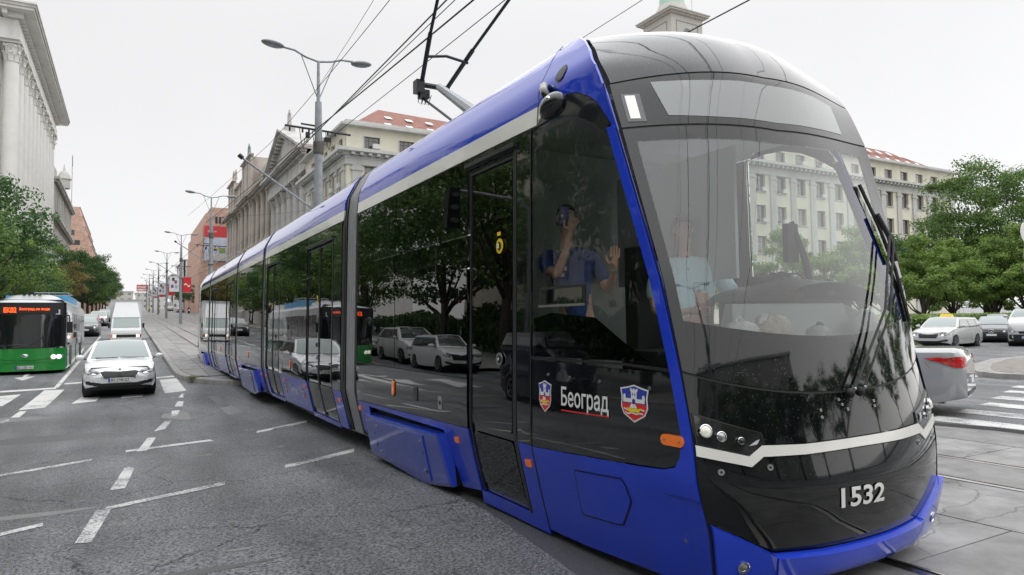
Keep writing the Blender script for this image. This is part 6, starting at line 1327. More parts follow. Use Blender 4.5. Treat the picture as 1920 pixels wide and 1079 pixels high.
for i, y in enumerate((22, 54.5, 87, 120, 153, 186, 219, 252, -11)):
    tram_post(i, y, medz(0, y) if y > 0 else 0, i == 0)
WIREM = mat('overhead_wire', (.02, .02, .022), .5, metal=.3)
def wire(label, pts, r=.012, sag=0.): 
    P = []
    for a, b in zip(pts, pts[1:]):
        a, b = Vector(a), Vector(b)
        for k in range(9): t = k/9; p = a.lerp(b, t); p.z -= sag*4*t*(1-t); P.append(p)
    P.append(Vector(pts[-1])); o = thing('overhead_wire', label, 'wire', P[0], 0, 'overhead tram wires')
    MB().tube([p-P[0] for p in P], r*.75, 5).build('wire', WIREM, o)
G_ = lambda y: medz(0, y)-medz(0, 22)
wire('thick contact wire above the near tram track', [(3.8, -60, 6.1), (3.8, -11, 6.1), (3.8, 22, 6.12), (3.8, 54.5, 6.9), (3.8, 87, 7.9), (3.8, 150, 9.8), (3.8, 250, 12.9)], .016, .05)
wire('contact wire above the far tram track', [(7.55, -60, 6.1), (7.55, -11, 6.1), (7.55, 22, 6.12), (7.55, 54.5, 6.9), (7.55, 87, 7.9), (7.55, 150, 9.8), (7.55, 250, 12.9)], .014, .05)
wire('pair of thick feeder cables swung over the tram roof, lower one', [(4.93, 54.5, 9.2), (4.93, 22, 7.6), (4.9, -11, 6.0), (4.9, -50, 6.0)], .022, .1)
wire('feeder cable left of the thick pair above the tram roof', [(5.35, 54.5, 9.4), (5.35, 22, 7.93), (5.35, -11, 7.6), (5.3, -50, 7.4)], .013, .12)
wire('feeder cable right of the thick pair above the tram roof', [(5.61, 54.5, 9.3), (5.61, 22, 7.6), (5.61, -11, 6.6), (5.6, -50, 6.6)], .012, .1)
wire('thin slack wire rising steeply left of the nearest lamp post', [(3.7, 54.5, 9.6), (3.79, 22, 7.24), (3.79, 10.67, 7.05), (3.6, -11, 8.0)], .009, .05)
wire('thin wire from lamp post top to the far left of the pantograph', [(5.3, 22, 9.3), (4.2, 8, 8.6), (3.4, -11, 9.3)], .008, .1)
wire('thin messenger wire above the far track, left of the clock tower', [(7.55, -60, 7.1), (7.55, -11, 7.1), (7.55, 22, 7.05), (7.55, 54.5, 7.9), (7.55, 150, 11)], .008, .05)
wire('thin wire between the second lamp post and the portico building', [(5.3, 54.5, 9.6), (20, 60, 13.0)], .012, .3)
# banners on the posts
def banner(label, x, y, z, m, w=.85, h=1.75, stripe=False, g='banners on the lamp posts'):
    b = thing('banner', label, 'banner', (x, y, z), 0, g)
    MB().box(-w/2, w/2, -.01, .01, 0, h).build('cloth', m, b); MB().tube([(-w/2-.1, 0, h+.03), (w/2+.1, 0, h+.03)], .025, 5).tube([(-w/2-.1, 0, -.03), (w/2+.1, 0, -.03)], .025, 5).build('rod', GALV, b)
    if stripe: MB().add([(-w*.38, -.015, h*.55), (-.1, -.015, h*.62), (.1, -.015, h*.45), (w*.4, -.015, h*.5), (w*.4, -.015, h*.42), (.12, -.015, h*.36), (-.08, -.015, h*.54), (-w*.38, -.015, h*.47)], [(0,7,6,1),(1,6,5,2),(2,5,4,3)]).build('white_figure', WHITEPRINT, b)
    else:
        for k, (dx, dz, c) in enumerate(((-.2, .4, (.08, .1, .25)), (.15, .9, (.3, .05, .08)), (-.1, 1.2, (.05, .05, .06)), (.2, .35, (.4, .38, .36)))): MB().box(dx-.13, dx+.13, -.015, -.012, dz, dz+.38).build('print', mat('banner_print%d' % k, c, .6), b)
BR = mat('banner_red', (.60, .02, .03), .6); BWH = mat('banner_white', (.65, .66, .70), .6)
for i, y in enumerate((87, 120, 153, 186)):
    zz = medz(0, y)+3.6; nn = ('third', 'fourth', 'fifth', 'sixth')[i]
    banner('red banner with white stroke right of the %s lamp post' % nn, 5.95, y, zz, BR, stripe=True); banner('white picture banner left of the %s lamp post' % nn, 4.62, y, zz+.1, BWH, w=1.0)
# traffic signal on an arm at the left kerb, mirrored in the tram
ts = thing('traffic_light', 'black traffic light hanging from a long arm at the left kerb', 'traffic light', (-8.0, 21.8, ground_z(0, 22)+.1))
MB().tube([(0, 0, 0), (0, 0, 6.3), (.4, 0, 6.6), (3.2, .6, 6.85)], [.1, .08, .06, .05], 10).build('pole', GALV, ts, smooth=True)
b = MB().box(3.0, 3.4, .4, .75, 5.4, 6.9).build('signal_head', PODM, ts)
for k in range(3): MB().lathe([(.10, 0), (.10, .14)], (3.2, .27, 5.65+.48*k), 12, 'y').build('visor', mat('visor', (.06, .06, .06), .5), b)
# road signs at the right edge
sg = thing('road_sign', 'round white road sign on a thin pole at the right frame edge', 'road sign', (27.55, 12.0, .13))
MB().tube([(0, 0, 0), (0, 0, 4.8)], .04, 8).build('pole', GALV, sg)
MB().lathe([(.36, -.02), (.36, .0)], (0, -.03, 4.35), 20, 'y').build('plate', WHITEPRINT, sg)
MB().lathe([(.26, -.06), (.26, -.0)], (0, -.04, 3.5), 18, 'y').build('plate', GREY, sg); MB().box(-.2, .2, -.06, 0, 2.95, 3.25).build('plate', GREY, sg)
# ---------------------------------------------------------------- buildings
STONEW = mat('white_stone', (.74, .73, .70), .75, var=.06, vs=.8, dirt=((.35, .33, .30), .5, .35))
STONEG = mat('grey_stone', (.50, .49, .46), .8, var=.12, vs=.6, dirt=((.18, .17, .16), .6, .6))
STONEP = mat('portico_stone', (.48, .47, .45), .8, var=.12, vs=.7, dirt=((.16, .155, .15), .6, .6))
STONEB = mat('brown_stone', (.45, .41, .365), .8, var=.14, vs=.6, dirt=((.15, .12, .10), .5, .6))
CREAMW = mat('cream_render', (.66, .63, .52), .85, var=.07, vs=.8, dirt=((.38, .35, .28), .5, .4))
GREYR = mat('grey_render', (.52, .52, .50), .85, var=.09, vs=.8, dirt=((.22, .21, .2), .5, .5))
ROOFT = brickmat('red_roof_tiles', (.34, .155, .115), (.26, .11, .085), (.13, .07, .06), 2.2, .5, .3)
PINK = brickmat('pink_stone_blocks', (.62, .42, .335), (.55, .36, .285), (.38, .26, .22), 1.0, .9, .5, ms=.015, rot=(pi/2, 0, 0))
WGL = mat('window_glass_dark', (.045, .05, .055), .05, coat=1, ior=1.7); WFR = mat('window_frame_white', (.5, .5, .48), .6); WFD = mat('window_frame_dark', (.09, .07, .055), .6)
ACM = mat('aircon_white', (.6, .6, .58), .5)
WMESH = {}
def winmesh(w, h, fr, nb=2, trans=.0):
    k = (round(w, 2), round(h, 2), fr.name, nb)
    if k in WMESH: return WMESH[k]
    t = .07; f = MB().box(0, t, 0, .08, 0, h).box(w-t, w, 0, .08, 0, h).box(t, w-t, 0, .08, 0, t).box(t, w-t, 0, .08, h-t, h)
    for i in range(1, nb): x = w*i/nb; f.box(x-t*.4, x+t*.4, .012, .07, t, h-t)
    f.box(t, w-t, .014, .068, h*.68-.025, h*.68+.025)
    ps = [MB().box(t*.5, w-t*.5, .035, .05, t*.5, h-t*.5).mesh('pane', m_) for m_ in (WGL, WGL, mat('window_glass_curtain', (.22, .21, .19), .12, coat=1, var=.3, vs=2), mat('window_glass_blind', (.11, .10, .09), .1, coat=1, var=.3, vs=2))]
    WMESH[k] = (f.mesh('window', fr), ps); return WMESH[k]
def put_window(root, org, P, ang, w, h, fr, nb=2, sill=None):
    a, b = winmesh(w, h, fr, nb)
    o = link('window', a, root, loc=(P[0]-org[0], P[1]-org[1], P[2]-org[2]), rz=ang); link('pane', random.choice(b), o)
    return o
def facade(root, org, P0, ang, W, z0, z1, rows, cols, wm, th=.35, fr=WFD, name='wall', sills=None, nb=2, ac=0):
    """wall of width W from P0 along direction ang (world), windows recessed; local +y points inwards"""
    R_ = Matrix.Rotation(ang, 3, 'Z'); T = lambda v: tuple(R_ @ Vector(v)+Vector((P0[0]-org[0], P0[1]-org[1], -org[2])))
    m = MB(); zz = z0; add = lambda a, b, c, d: m.add([T(v) for v in MB().box(a, b, 0, th, c, d).v], MB().box(0, 1, 0, 1, 0, 1).f)
    for zb_, zt2 in sorted(rows):
        if zb_ > zz: add(0, W, zz, zb_)
        u = 0
        for a, b in cols: add(u, a, zb_, zt2); u = b
        add(u, W, zb_, zt2); zz = zt2
    add(0, W, zz, z1)
    b = MB().box(0, W, th+.01, th+.25, z0, z1); m.add([T(v) for v in b.v], b.f)
    m.build(name, wm, root)
    for zb_, zt2 in rows:
        for a, c in cols:
            q = R_ @ Vector((a, th-.14, 0)); put_window(root, org, (P0[0]+q.x, P0[1]+q.y, zb_), ang, c-a, zt2-zb_, fr, nb)
            if sills: s = MB().box(a-.1, c+.1, -.12, .1, zb_-.14, zb_-.02); MB().add([T(v) for v in s.v], s.f).build('sill', sills, root)
            if ac and random.random() < ac: s = MB().box(c-.9, c-.15, -.42, -.12, zb_-.0, zb_+.5); MB().add([T(v) for v in s.v], s.f).build('air_conditioner', ACM, root)
    return T
def tb(root, org, P0, ang, a, b, c, d, e, f, nm, m):
    R_ = Matrix.Rotation(ang, 3, 'Z'); s = MB().box(a, b, c, d, e, f)
    return MB().add([tuple(R_ @ Vector(v)+Vector((P0[0]-org[0], P0[1]-org[1], -org[2]))) for v in s.v], s.f).build(nm, m, root)
def cornice(root, org, P0, ang, W, z, m, steps=((.15, .2), (.35, .2), (.7, .25)), dent=0, name='cornice'):
    zz = z
    for d, h in steps: tb(root, org, P0, ang, -d, W+d, -d, .3, zz, zz+h, name, m); zz += h
    if dent:
        n = int(W/dent); mb = MB()
        for i in range(n):
            u = (i+.5)*W/n; s = MB().box(u-dent*.2, u+dent*.2, -steps[-1][0]*.85, 0, z+steps[0][1], zz-steps[-1][1]-.005)
            mb.add(s.v, s.f)
        R_ = Matrix.Rotation(ang, 3, 'Z'); MB().add([tuple(R_ @ Vector(v)+Vector((P0[0]-org[0], P0[1]-org[1], -org[2]))) for v in mb.v], mb.f).build('modillions', m, root, kind='stuff')
AX, AY = 0.0, -pi/2     # front facing -Y: local x = +X; facing -X: local x = -Y
# local +y inward: ang 0 -> inward +Y ok ; ang -pi/2 -> x along -Y, inward +X ok ; ang +pi/2 -> x along +Y, inward -X
def column(root, org, x, y, z0, z1, r, m, cap=2.0, n=20, first={}):
    key = (round(z1-z0, 2), r, m.name, cap)
    if key not in first:
        sh = []; H = z1-z0-cap
        shaft = MB(); fl = 20
        for i in range(7):
            t = i/6; rad = r*(1-.16*t**1.6)
            sh.append([((rad*(1-.05*(k % 2)))*cos(2*pi*k/(fl*2)), (rad*(1-.05*(k % 2)))*sin(2*pi*k/(fl*2)), H*t) for k in range(fl*2)])
        N_ = fl*2; shaft.add([p for q in sh for p in q], [(i*N_+k, i*N_+(k+1) % N_, (i+1)*N_+(k+1) % N_, (i+1)*N_+k) for i in range(6) for k in range(N_)])
        shaft.lathe([(r*1.25, -.01), (r*1.25, .25), (r*1.1, .4), (r*1.15, .55), (r, .7)], n=20)
        cp = MB().lathe([(r*.88, H-.02), (r*.95, H+.05), (r*.82, H+.12), (r*.80, H+cap*.55), (r*1.05, H+cap*.86)], n=18)
        for ring_, (zz, rr_, hh) in enumerate(((H+.1, r*.86, cap*.42), (H+cap*.32, r*.90, cap*.45))):
            for k in range(8):
                a = 2*pi*(k+.5*ring_)/8; c, s = cos(a), sin(a); w = r*.34
                P = lambda rad, u, z: (rad*c-u*s, rad*s+u*c, z)
                cp.add([P(rr_, -w*.8, zz), P(rr_, w*.8, zz), P(rr_+.08, w, zz+hh*.6), P(rr_+.08, -w, zz+hh*.6), P(rr_+r*.42, w*.6, zz+hh), P(rr_+r*.42, -w*.6, zz+hh), P(rr_+r*.46, w*.4, zz+hh*.84), P(rr_+r*.46, -w*.4, zz+hh*.84)],
                       [(0, 1, 2, 3), (3, 2, 4, 5), (5, 4, 6, 7)])
        for k in range(4):
            a = pi/4+pi/2*k; cp.ell((r*1.12*cos(a), r*1.12*sin(a), H+cap*.8), (r*.2, r*.2, cap*.12), 8, 5)
        cp.cbox((0, 0, H+cap*.94), (r*2.5, r*2.5, cap*.12))
        first[key] = (shaft.mesh('column', m, 50), cp.mesh('capital', m, 40))
    a, b = first[key]
    o = link('column', a, root, loc=(x-org[0], y-org[1], z0-org[2])); link('capital', b, o); return o
def statue(root, org, x, y, z, h, m):
    s = h/1.9; P = {'p': (Vector((0, 0, .9*s)), (.2*s, .16*s)), 'c': (Vector((0, 0, 1.35*s)), (.2*s, .14*s)), 'n': (Vector((0, 0, 1.6*s)), .07*s), 'h': (Vector((0, 0, 1.78*s)), .11*s), 'k': (Vector((0, 0, .4*s)), (.22*s, .2*s)), 'b': (Vector((0, 0, .05)), (.28*s, .26*s)),
        's1': (Vector((0, -.22*s, 1.45*s)), .07*s), 'e1': (Vector((-.05*s, -.38*s, 1.3*s)), .06*s), 'w1': (Vector((-.1*s, -.35*s, 1.6*s)), .05*s), 's2': (Vector((0, .22*s, 1.45*s)), .07*s), 'e2': (Vector((0, .33*s, 1.15*s)), .06*s), 'w2': (Vector((-.1*s, .25*s, .95*s)), .05*s)}
    mb = skinmesh(P, [('p', 'c'), ('c', 'n'), ('n', 'h'), ('p', 'k'), ('k', 'b'), ('c', 's1'), ('s1', 'e1'), ('e1', 'w1'), ('c', 's2'), ('s2', 'e2'), ('e2', 'w2')], 1)
    MB().add([(a+x-org[0], b+y-org[1], c+z-org[2]) for a, b, c in mb.v], mb.f).build('statue', m, root, smooth=True)
def bldg(name, label, x, y, z): return thing(name, label, 'building', (x, y, z)), (x, y, z)

# A: white colonnaded building, left
r, og = bldg('colonnade_building', 'white building with a row of fluted corinthian columns and deep cornice, upper left', -12.5, 88, 1.8)
x0 = -12.6
facade(r, og, (x0, 87.5, 0), pi/2, 45, 1.5, 32.4, [(5+5.2*k, 8.4+5.2*k) for k in range(5)], [(3.4+4.05*k, 5.2+4.05*k) for k in range(10)], STONEW, fr=WFR)
tb(r, og, (x0, 87.5, 0), pi/2, 0, 45, .62, 16, 1.5, 37, 'wall', STONEW)
tb(r, og, (x0, 87.5, 0), pi/2, -.8, 45.8, -2.6, .3, 1.5, 4.2, 'plinth', STONEW)
for k in range(11): column(r, og, -11.2, 89.2+4.05*k, 4.2, 32.4, .80, STONEW, 2.2)
P0 = (-10.35, 88.0, 0)
tb(r, og, P0, pi/2, -.2, 44.5, 0, 2.2, 32.4, 33.1, 'architrave', STONEW); tb(r, og, P0, pi/2, -.15, 44.45, .08, 2.2, 33.1, 33.9, 'architrave', STONEW); tb(r, og, P0, pi/2, -.1, 44.4, .2, 2.2, 33.9, 34.6, 'frieze', STONEW)
tb(r, og, P0, pi/2, -1.9, 45.9, -1.35, 2.2, 35.15, 35.4, 'cornice', STONEW); tb(r, og, P0, pi/2, -2.05, 46.05, -1.5, 2.2, 35.4, 35.75, 'cornice', STONEG); tb(r, og, P0, pi/2, -2.15, 46.15, -1.62, 2.2, 35.75, 35.95, 'cornice', STONEW)
mo_ = MB().box(-1.15, .25, -.22, .22, 34.62, 35.14).mesh('modillion', STONEW)
for k in range(42): link('modillion', mo_, r, loc=(-10.35+.05-og[0], 87.6+1.08*k-og[1], -og[2]))
mo2 = MB().box(-.22, .22, -1.2, .25, 34.62, 35.14).mesh('modillion', STONEW)
for k in range(4): link('modillion', mo2, r, loc=(-11.6-1.5*k-og[0], 87.8-og[1], -og[2]))
tb(r, og, (-12.4, 90, 0), pi/2, 0, 40, 0, 12, 35.9, 40.5, 'attic', STONEW)
tb(r, og, (-12.2, 89.5, 0), pi/2, -.2, 41, -.2, 12, 40.5, 41, 'attic_cornice', STONEW)

# B: grey stone building with small dome
r, og = bldg('domed_stone_building', 'grey stone building with small corner dome and flagpole beyond the colonnade', -11, 134, 3.2)
rows = [(6, 9), (11, 14), (15.2, 17.8), (21, 24.2)]; cols = [(1.5+3.4*k, 2.9+3.4*k) for k in range(11)]
facade(r, og, (-11, 134, 0), pi/2, 38.5, 3, 27, rows, cols, STONEG, .5, fr=WFD)
tb(r, og, (-11, 134, 0), pi/2, 0, 38.5, .8, 14, 3, 27, 'wall', STONEG)
cornice(r, og, (-11, 134, 0), pi/2, 38.5, 19.2, STONEG, ((.2, .3), (.5, .3), (.9, .35)), 1.2); cornice(r, og, (-11, 134, 0), pi/2, 38.5, 25.4, STONEG, ((.2, .3), (.6, .35), (1.0, .4)), 1.2)
tb(r, og, (-11, 134, 0), pi/2, .5, 10, .2, 6, 27, 29.3, 'attic', STONEG); tb(r, og, (-11, 134, 0), pi/2, 30, 38, .2, 6, 27, 28.8, 'attic', STONEG)
for k in range(12):
    if k % 2 == 0: column(r, og, -10.7, 134.6+3.4*k, 5, 15.8, .42, STONEG, .9)
    tb(r, og, (-11, 134, 0), pi/2, .3+3.4*k, 1.1+3.4*k, -.3, 0, 19.9, 25.4, 'pilaster', STONEG)
    tb(r, og, (-11, 134, 0), pi/2, .2+3.4*k, 1.2+3.4*k, -.7, 0, 15.8, 16.5, 'balcony', STONEG)
MB().lathe([(1.0, 27), (1.0, 28.6), (1.2, 28.7), (1.1, 28.9), (.95, 29.4), (.6, 30.0), (.25, 30.3), (.12, 30.8), (.03, 31.5)], (0.6, 13.5, -og[2]), 16).build('dome', STONEG, r, smooth=30)
MB().tube([(1.2, 23.5, 26-og[2]), (1.2, 23.5, 35.5-og[2])], .06, 6).build('flagpole', GALV, r)
fl = thing('flag', 'limp blue-red flag on the roof pole of the domed stone building', 'flag', (-9.8, 157.5, 33.2)); MB().grid(lambda a, b: (.1*sin(a*6), a*.8, b), [0, .3, .6, 1], [0, 2]).build('cloth', mat('flag_violet', (.12, .10, .30), .7), fl)
# C: pink stepped building left
r, og = bldg('stepped_pink_building', 'pink stone building with stepped end wall rising behind the left trees', -14, 206, 5)
steps_ = [(-40, 32.6), (-10.95, 30.3), (-10.35, 27.6), (-9.7, 25.3), (-9.0, 22.6), (-8.25, 19.3), (-7.4, 5)]
prev = -40
for (xa, z_), nx in zip([(-40, 32.6), (-10.95, 30.3), (-10.35, 27.6), (-9.7, 25.3), (-9.0, 22.6), (-8.25, 19.3)], [-10.95, -10.35, -9.7, -9.0, -8.25, -7.4]):
    MB().box(xa-og[0], nx-og[0], 0, 60, 0, z_-og[2]).build('wall', PINK, r)
    MB().box(nx-.06-og[0], nx+.05-og[0], -.05, 60, z_-.3-og[2], z_+.06-og[2]).build('parapet', mat('pink_dark', (.2, .13, .11), .8), r)
for xa, xb, za, zb2 in ((-13.3, -12.1, 25.3, 26.6), (-13, -10.9, 22.8, 24.0), (-13.3, -12.3, 20.2, 21.4), (-13.6, -7.4, 18.0, 19.0)): MB().box(xa-og[0], xb-og[0], -.06, .3, za-og[2], zb2-og[2]).build('window', WGL, r)

# D: cream corner building with red roof, right of the street
def cream(label, x0, y0, W, D, z0, zs_, side=True):
    r, og = bldg('corner_building', label, x0, y0, z0)
    zt1, zc1, ztop = zs_
    colsf = [(1.9+3.95*k, 3.65+3.95*k) for k in range(int((W-2)/3.95))]; colss = [(1.6+3.2*k, 2.9+3.2*k) for k in range(int((D-1.6)/3.2))]
    lower = [(zc1-3.1-4.0*k, zc1-.9-4.0*k) for k in range(4) if zc1-3.1-4.0*k > z0+1]
    for P, ang, w, cs in (((x0, y0), 0, W, colsf),)+((((x0-.013, y0+D), -pi/2, D-.011, [(D-b, D-a) for a, b in colss[::-1]]),) if side else ()):
        if ang: zc1 += .007; zt1 += .007; ztop += .007
        facade(r, og, P, ang, w, zc1+.8, zt1+.9, [(zc1+1.0, zt1)], cs, CREAMW, .4, fr=WFD, ac=.4, nb=3)
        facade(r, og, P, ang, w, z0, zc1, lower, cs, CREAMW, .5, fr=WFD, sills=GREYR, ac=.35)
        cornice(r, og, P, ang, w, zc1-.25, GREYR, ((.25, .3), (.5, .3), (1.1, .35)), .9); tb(r, og, P, ang, -.2, w+.2, -.2, 0, zc1-.9, zc1-.25, 'frieze', GREYR)
        tb(r, og, P, ang, -.7, w+.7, -.7, .4, zt1+.9, zt1+1.15, 'cornice', GREYR); tb(r, og, P, ang, -.1, w+.1, -.1, .4, zt1+1.15, ztop, 'parapet', GREYR)
        for a, b in cs+[(w-.2, w)]:
            tb(r, og, P, ang, a-1.35, a-.35, -.18, 0, z0, zc1-.9, 'pilaster', GREYR)
            tb(r, og, P, ang, a-1.5, a-.2, -.28, 0, zc1-1.5, zc1-1.2, 'pilaster_cap', GREYR)
            tb(r, og, P, ang, a-.12, a-.01, -.06, 0, zc1+1.0, zt1, 'window_surround', GREYR)
    e = .6; zr0, zr1 = ztop-.35, ztop+4.6
    X0, X1, Y0, Y1 = x0+e, x0+W-e, y0+e, y0+max(D, 14)-e; xm0, xm1 = X0+6, X1-6; ym = (Y0+Y1)/2
    ro = MB().add([(a-og[0], b-og[1], c-og[2]) for a, b, c in [(X0, Y0, zr0), (X1, Y0, zr0), (X1, Y1, zr0), (X0, Y1, zr0), (xm0, ym, zr1), (xm1, ym, zr1-.6)]], [(0, 1, 5, 4), (1, 2, 5), (2, 3, 4, 5), (3, 0, 4)]).build('roof', ROOFT, r)
    n_ = int(W/2.6)
    for i in range(n_):
        for j in (0, 1):
            u = X0+4.5+i*2.6+j*1.1; t = .22+.36*j
            if u > X1-3: continue
            yy = Y0+(ym-Y0)*t; z_ = zr0+(zr1-zr0)*t; s = (zr1-zr0)/(ym-Y0)
            if j and u < xm0-1: continue
            MB().add([(u-og[0], yy-.45-og[1], z_-.45*s+.08-og[2]), (u+.8-og[0], yy-.45-og[1], z_-.45*s+.08-og[2]), (u+.8-og[0], yy+.45-og[1], z_+.45*s+.08-og[2]), (u-og[0], yy+.45-og[1], z_+.45*s+.08-og[2])], [(0, 1, 2, 3)]).build('skylight', mat('skylight_pale', (.62, .66, .68), .1, coat=1), ro)
    MB().box(x0+.6-og[0], x0+W-.6-og[0], y0+.8-og[1], y0+max(D, 14)-og[1], 0, ztop-.2-og[2]).build('core', GREYR, r)
    return r, og
cream('cream and grey corner building with red tiled hip roof behind the tram roof', 20, 70.7, 34, 19, 1.2, (21.7, 19.4, 23.3))
# E: portico building
r, og = bldg('portico_building', 'grey stone building with corinthian portico, pediment and statue', 21, 90, 2)
tb(r, og, (22.0, 118, 0), -pi/2, 0, 27.5, 0, 12, 2, 26.5, 'wall', STONEP)
facade(r, og, (21.6, 118, 0), -pi/2, 27.5, 2, 22.0, [(4, 7.5), (10, 13), (15.5, 18.5)], [(1.6+4.2*k, 3.4+4.2*k) for k in range(6)], STONEP, .35)
for k in range(6): column(r, og, 20.75, 94+4.2*k if k < 6 else 0, 8.5, 22.0, .78, STONEP, 2.0)
tb(r, og, (20.0, 117.5, 0), -pi/2, 0, 26.5, 0, 1.6, 2, 8.5, 'podium', STONEP)
P = (20.0, 117.5, 0)
tb(r, og, P, -pi/2, -.2, 26.7, 0, 1.7, 22.0, 23.0, 'architrave', STONEP); tb(r, og, P, -pi/2, -.1, 26.6, .12, 1.7, 23.0, 24.1, 'frieze', STONEP)
cornice(r, og, P, -pi/2, 26.5, 24.1, STONEP, ((.3, .3), (.6, .3), (1.1, .4)), .9)
pz0, pz1, ya, yb_ = 25.1, 30.2, 91.2, 118.2; ym = (ya+yb_)/2
MB().add([(20.3-og[0], ya-og[1], pz0-og[2]), (20.3-og[0], yb_-og[1], pz0-og[2]), (20.3-og[0], ym-og[1], pz1-og[2]), (24-og[0], ya-og[1], pz0-og[2]), (24-og[0], yb_-og[1], pz0-og[2]), (24-og[0], ym-og[1], pz1-og[2])], [(0, 1, 2), (0, 2, 5, 3), (1, 4, 5, 2), (3, 5, 4)]).build('pediment', STONEP, r)
for a, b in (((ya-.6, pz0), (ym, pz1+.35)), ((ym, pz1+.35), (yb_+.6, pz0))):
    for off, dd, hh in ((-1.2, 1.6, .32), (-.8, 1.2, .25)):
        MB().add([(20.3+o2-og[0], y_-og[1], z_+h2-og[2]-(0 if off < -1 else .3)) for o2 in (off, off+dd+1) for (y_, z_) in (a, b) for h2 in (0, hh)], [(0, 1, 3, 2), (4, 6, 7, 5), (0, 2, 6, 4), (1, 5, 7, 3), (0, 4, 5, 1), (2, 3, 7, 6)]).build('raking_cornice', STONEP, r)
mb = MB()
for k in range(14):
    for s_ in (0, 1):
        t = (k+.5)/14; y_ = (ya+(ym-ya)*t) if s_ == 0 else (yb_+(ym-yb_)*t); z_ = pz0+(pz1-pz0)*t-.35; mb.box(19.45-og[0], 20.3-og[0], y_-.2-og[1], y_+.2-og[1], z_-og[2], z_+.3-og[2])
mb.build('modillions', STONEP, r, kind='stuff')
MB().box(20.2-og[0], 21.6-og[0], ym-.8-og[1], ym+.8-og[1], 30.2-og[2], 31.2-og[2]).build('statue_plinth', STONEP, r); statue(r, og, 20.9, ym, 31.2, 3.0, STONEP)
for y_ in (ya+.5, yb_-.8): statue(r, og, 20.6, y_, 25.7, 1.6, STONEP)
# F: brown ornate building with statues
r, og = bldg('ornate_brown_building', 'tall brown stone building with stacked cornices and rooftop statues', 20, 118, 3)
P = (20.0, 170, 0)
tb(r, og, (21.4, 170, 0), -pi/2, 0, 50.5, .3, 14, 3, 31.0, 'wall', STONEB)
facade(r, og, (21.0, 170, 0), -pi/2, 50.5, 3, 26.0, [(5, 8.2), (10.4, 13.8), (16.2, 19.8), (22, 24.4)], [(2+4.2*k, 3.6+4.2*k) for k in range(11)], STONEB, .4)
for seg, (u0, u1, zt3) in enumerate(((0, 10, 33.2), (10, 22, 31.2), (22, 34, 33.8), (34, 50.5, 27.2))):
    dx = (.9, 0, 1.0, .2)[seg]
    PP = (20.4-dx*.4, 170, 0)
    tb(r, og, PP, -pi/2, u0, u1, 0, 1.4, 3, 9.5, 'rusticated_base', STONEB)
    cornice(r, og, (PP[0], 170-u0, 0), -pi/2, u1-u0, 9.5, STONEB, ((.15, .2), (.35, .25))); cornice(r, og, (PP[0]-.05, 170-u0-.05, 0), -pi/2, u1-u0-.1, 14.8, STONEB, ((.25, .25), (.55, .3)))
    cornice(r, og, (PP[0], 170-u0, 0), -pi/2, u1-u0, 25.2, STONEB, ((.3, .35), (.6, .35), (1.1, .4)), 1.1)
    tb(r, og, PP, -pi/2, u0+.4, u1-.4, .3, 8, 26.0, zt3, 'attic', STONEB); cornice(r, og, (PP[0]+.3, 170-u0-.4, 0), -pi/2, u1-u0-.8, zt3, STONEB, ((.2, .25), (.55, .3)))
    n_ = int((u1-u0)/4.2)
    for k in range(n_+1):
        u = u0+.6+(u1-u0-1.2)*k/max(1, n_); column(r, og, PP[0]+.25, 170-u, 16.2, 25.2, .52, STONEB, 1.3); tb(r, og, PP, -pi/2, u-.7, u+.7, -.55, .6, 15.2, 16.2, 'pedestal', STONEB); tb(r, og, PP, -pi/2, u-.5, u+.5, -.2, .6, 10.2, 15.2, 'pilaster', STONEB)
        tb(r, og, PP, -pi/2, u-.55, u+.55, .1, .5, 26.3, zt3-.2, 'pilaster', STONEB)
statue(r, og, 20.6, 164, 33.8, 3.0, STONEB); statue(r, og, 20.6, 160.5, 33.8, 2.6, STONEB); statue(r, og, 20.5, 141, 34.4, 3.2, mat('verdigris', (.18, .28, .25), .6)); statue(r, og, 20.4, 168.5, 26.4, 2.8, STONEB)
tb(r, og, (20.2, 152, 0), -pi/2, 2, 10, -1.2, 1, 14.2, 14.6, 'balcony', STONEB); tb(r, og, (20.2, 136, 0), -pi/2, 2, 12, -1.2, 1, 14.2, 14.6, 'balcony', STONEB)
# G: pink building with billboard, and the ones beyond
r, og = bldg('pink_block_building', 'pink stone block carrying a red and white billboard above the tram rear', 15.4, 178, 4.5)
for xa, xb, z_, y_ in ((14.6, 15.05, 15.8, 178), (15.05, 15.45, 19.6, 178), (15.45, 16.1, 26.0, 178), (16.1, 17.2, 28.7, 178), (17.2, 30, 30.2, 178)): MB().box(xa-og[0], xb-og[0], 0, 45, 0, z_-og[2]).build('wall', PINK, r)
for xa in (18.2, 19.0, 19.8): MB().box(xa-og[0], xa+.55-og[0], -.05, .2, 26.3-og[2], 28.0-og[2]).build('window', WGL, r)
bb = thing('billboard', 'large billboard with red top and pale floral lower half on the pink building', 'billboard', (18.5, 177.6, 17.5))
MB().box(-2.7, 2.8, -.1, .1, 5.4, 8.1).build('red_panel', mat('billboard_red', (.62, .06, .07), .6), bb); MB().box(-2.7, 2.8, -.1, .1, -.2, 5.38).build('pale_panel', mat('billboard_pale', (.55, .60, .74), .6, var=.25, vs=.5), bb)
for a, b, c, d, cc in ((.5, 2.0, 1.6, 2.9, (.25, .33, .12)), (-2.2, 2.2, .1, 1.3, (.55, .53, .5)), (-.6, .4, 2.2, 2.9, (.6, .5, .2)), (-2.0, 0, 6.6, 7.0, (.7, .35, .35))): MB().box(a, b, -.13, -.11, c, d).build('print', mat('bb%.1f%.1f' % (a, c), cc, .6, var=.3, vs=3), bb)
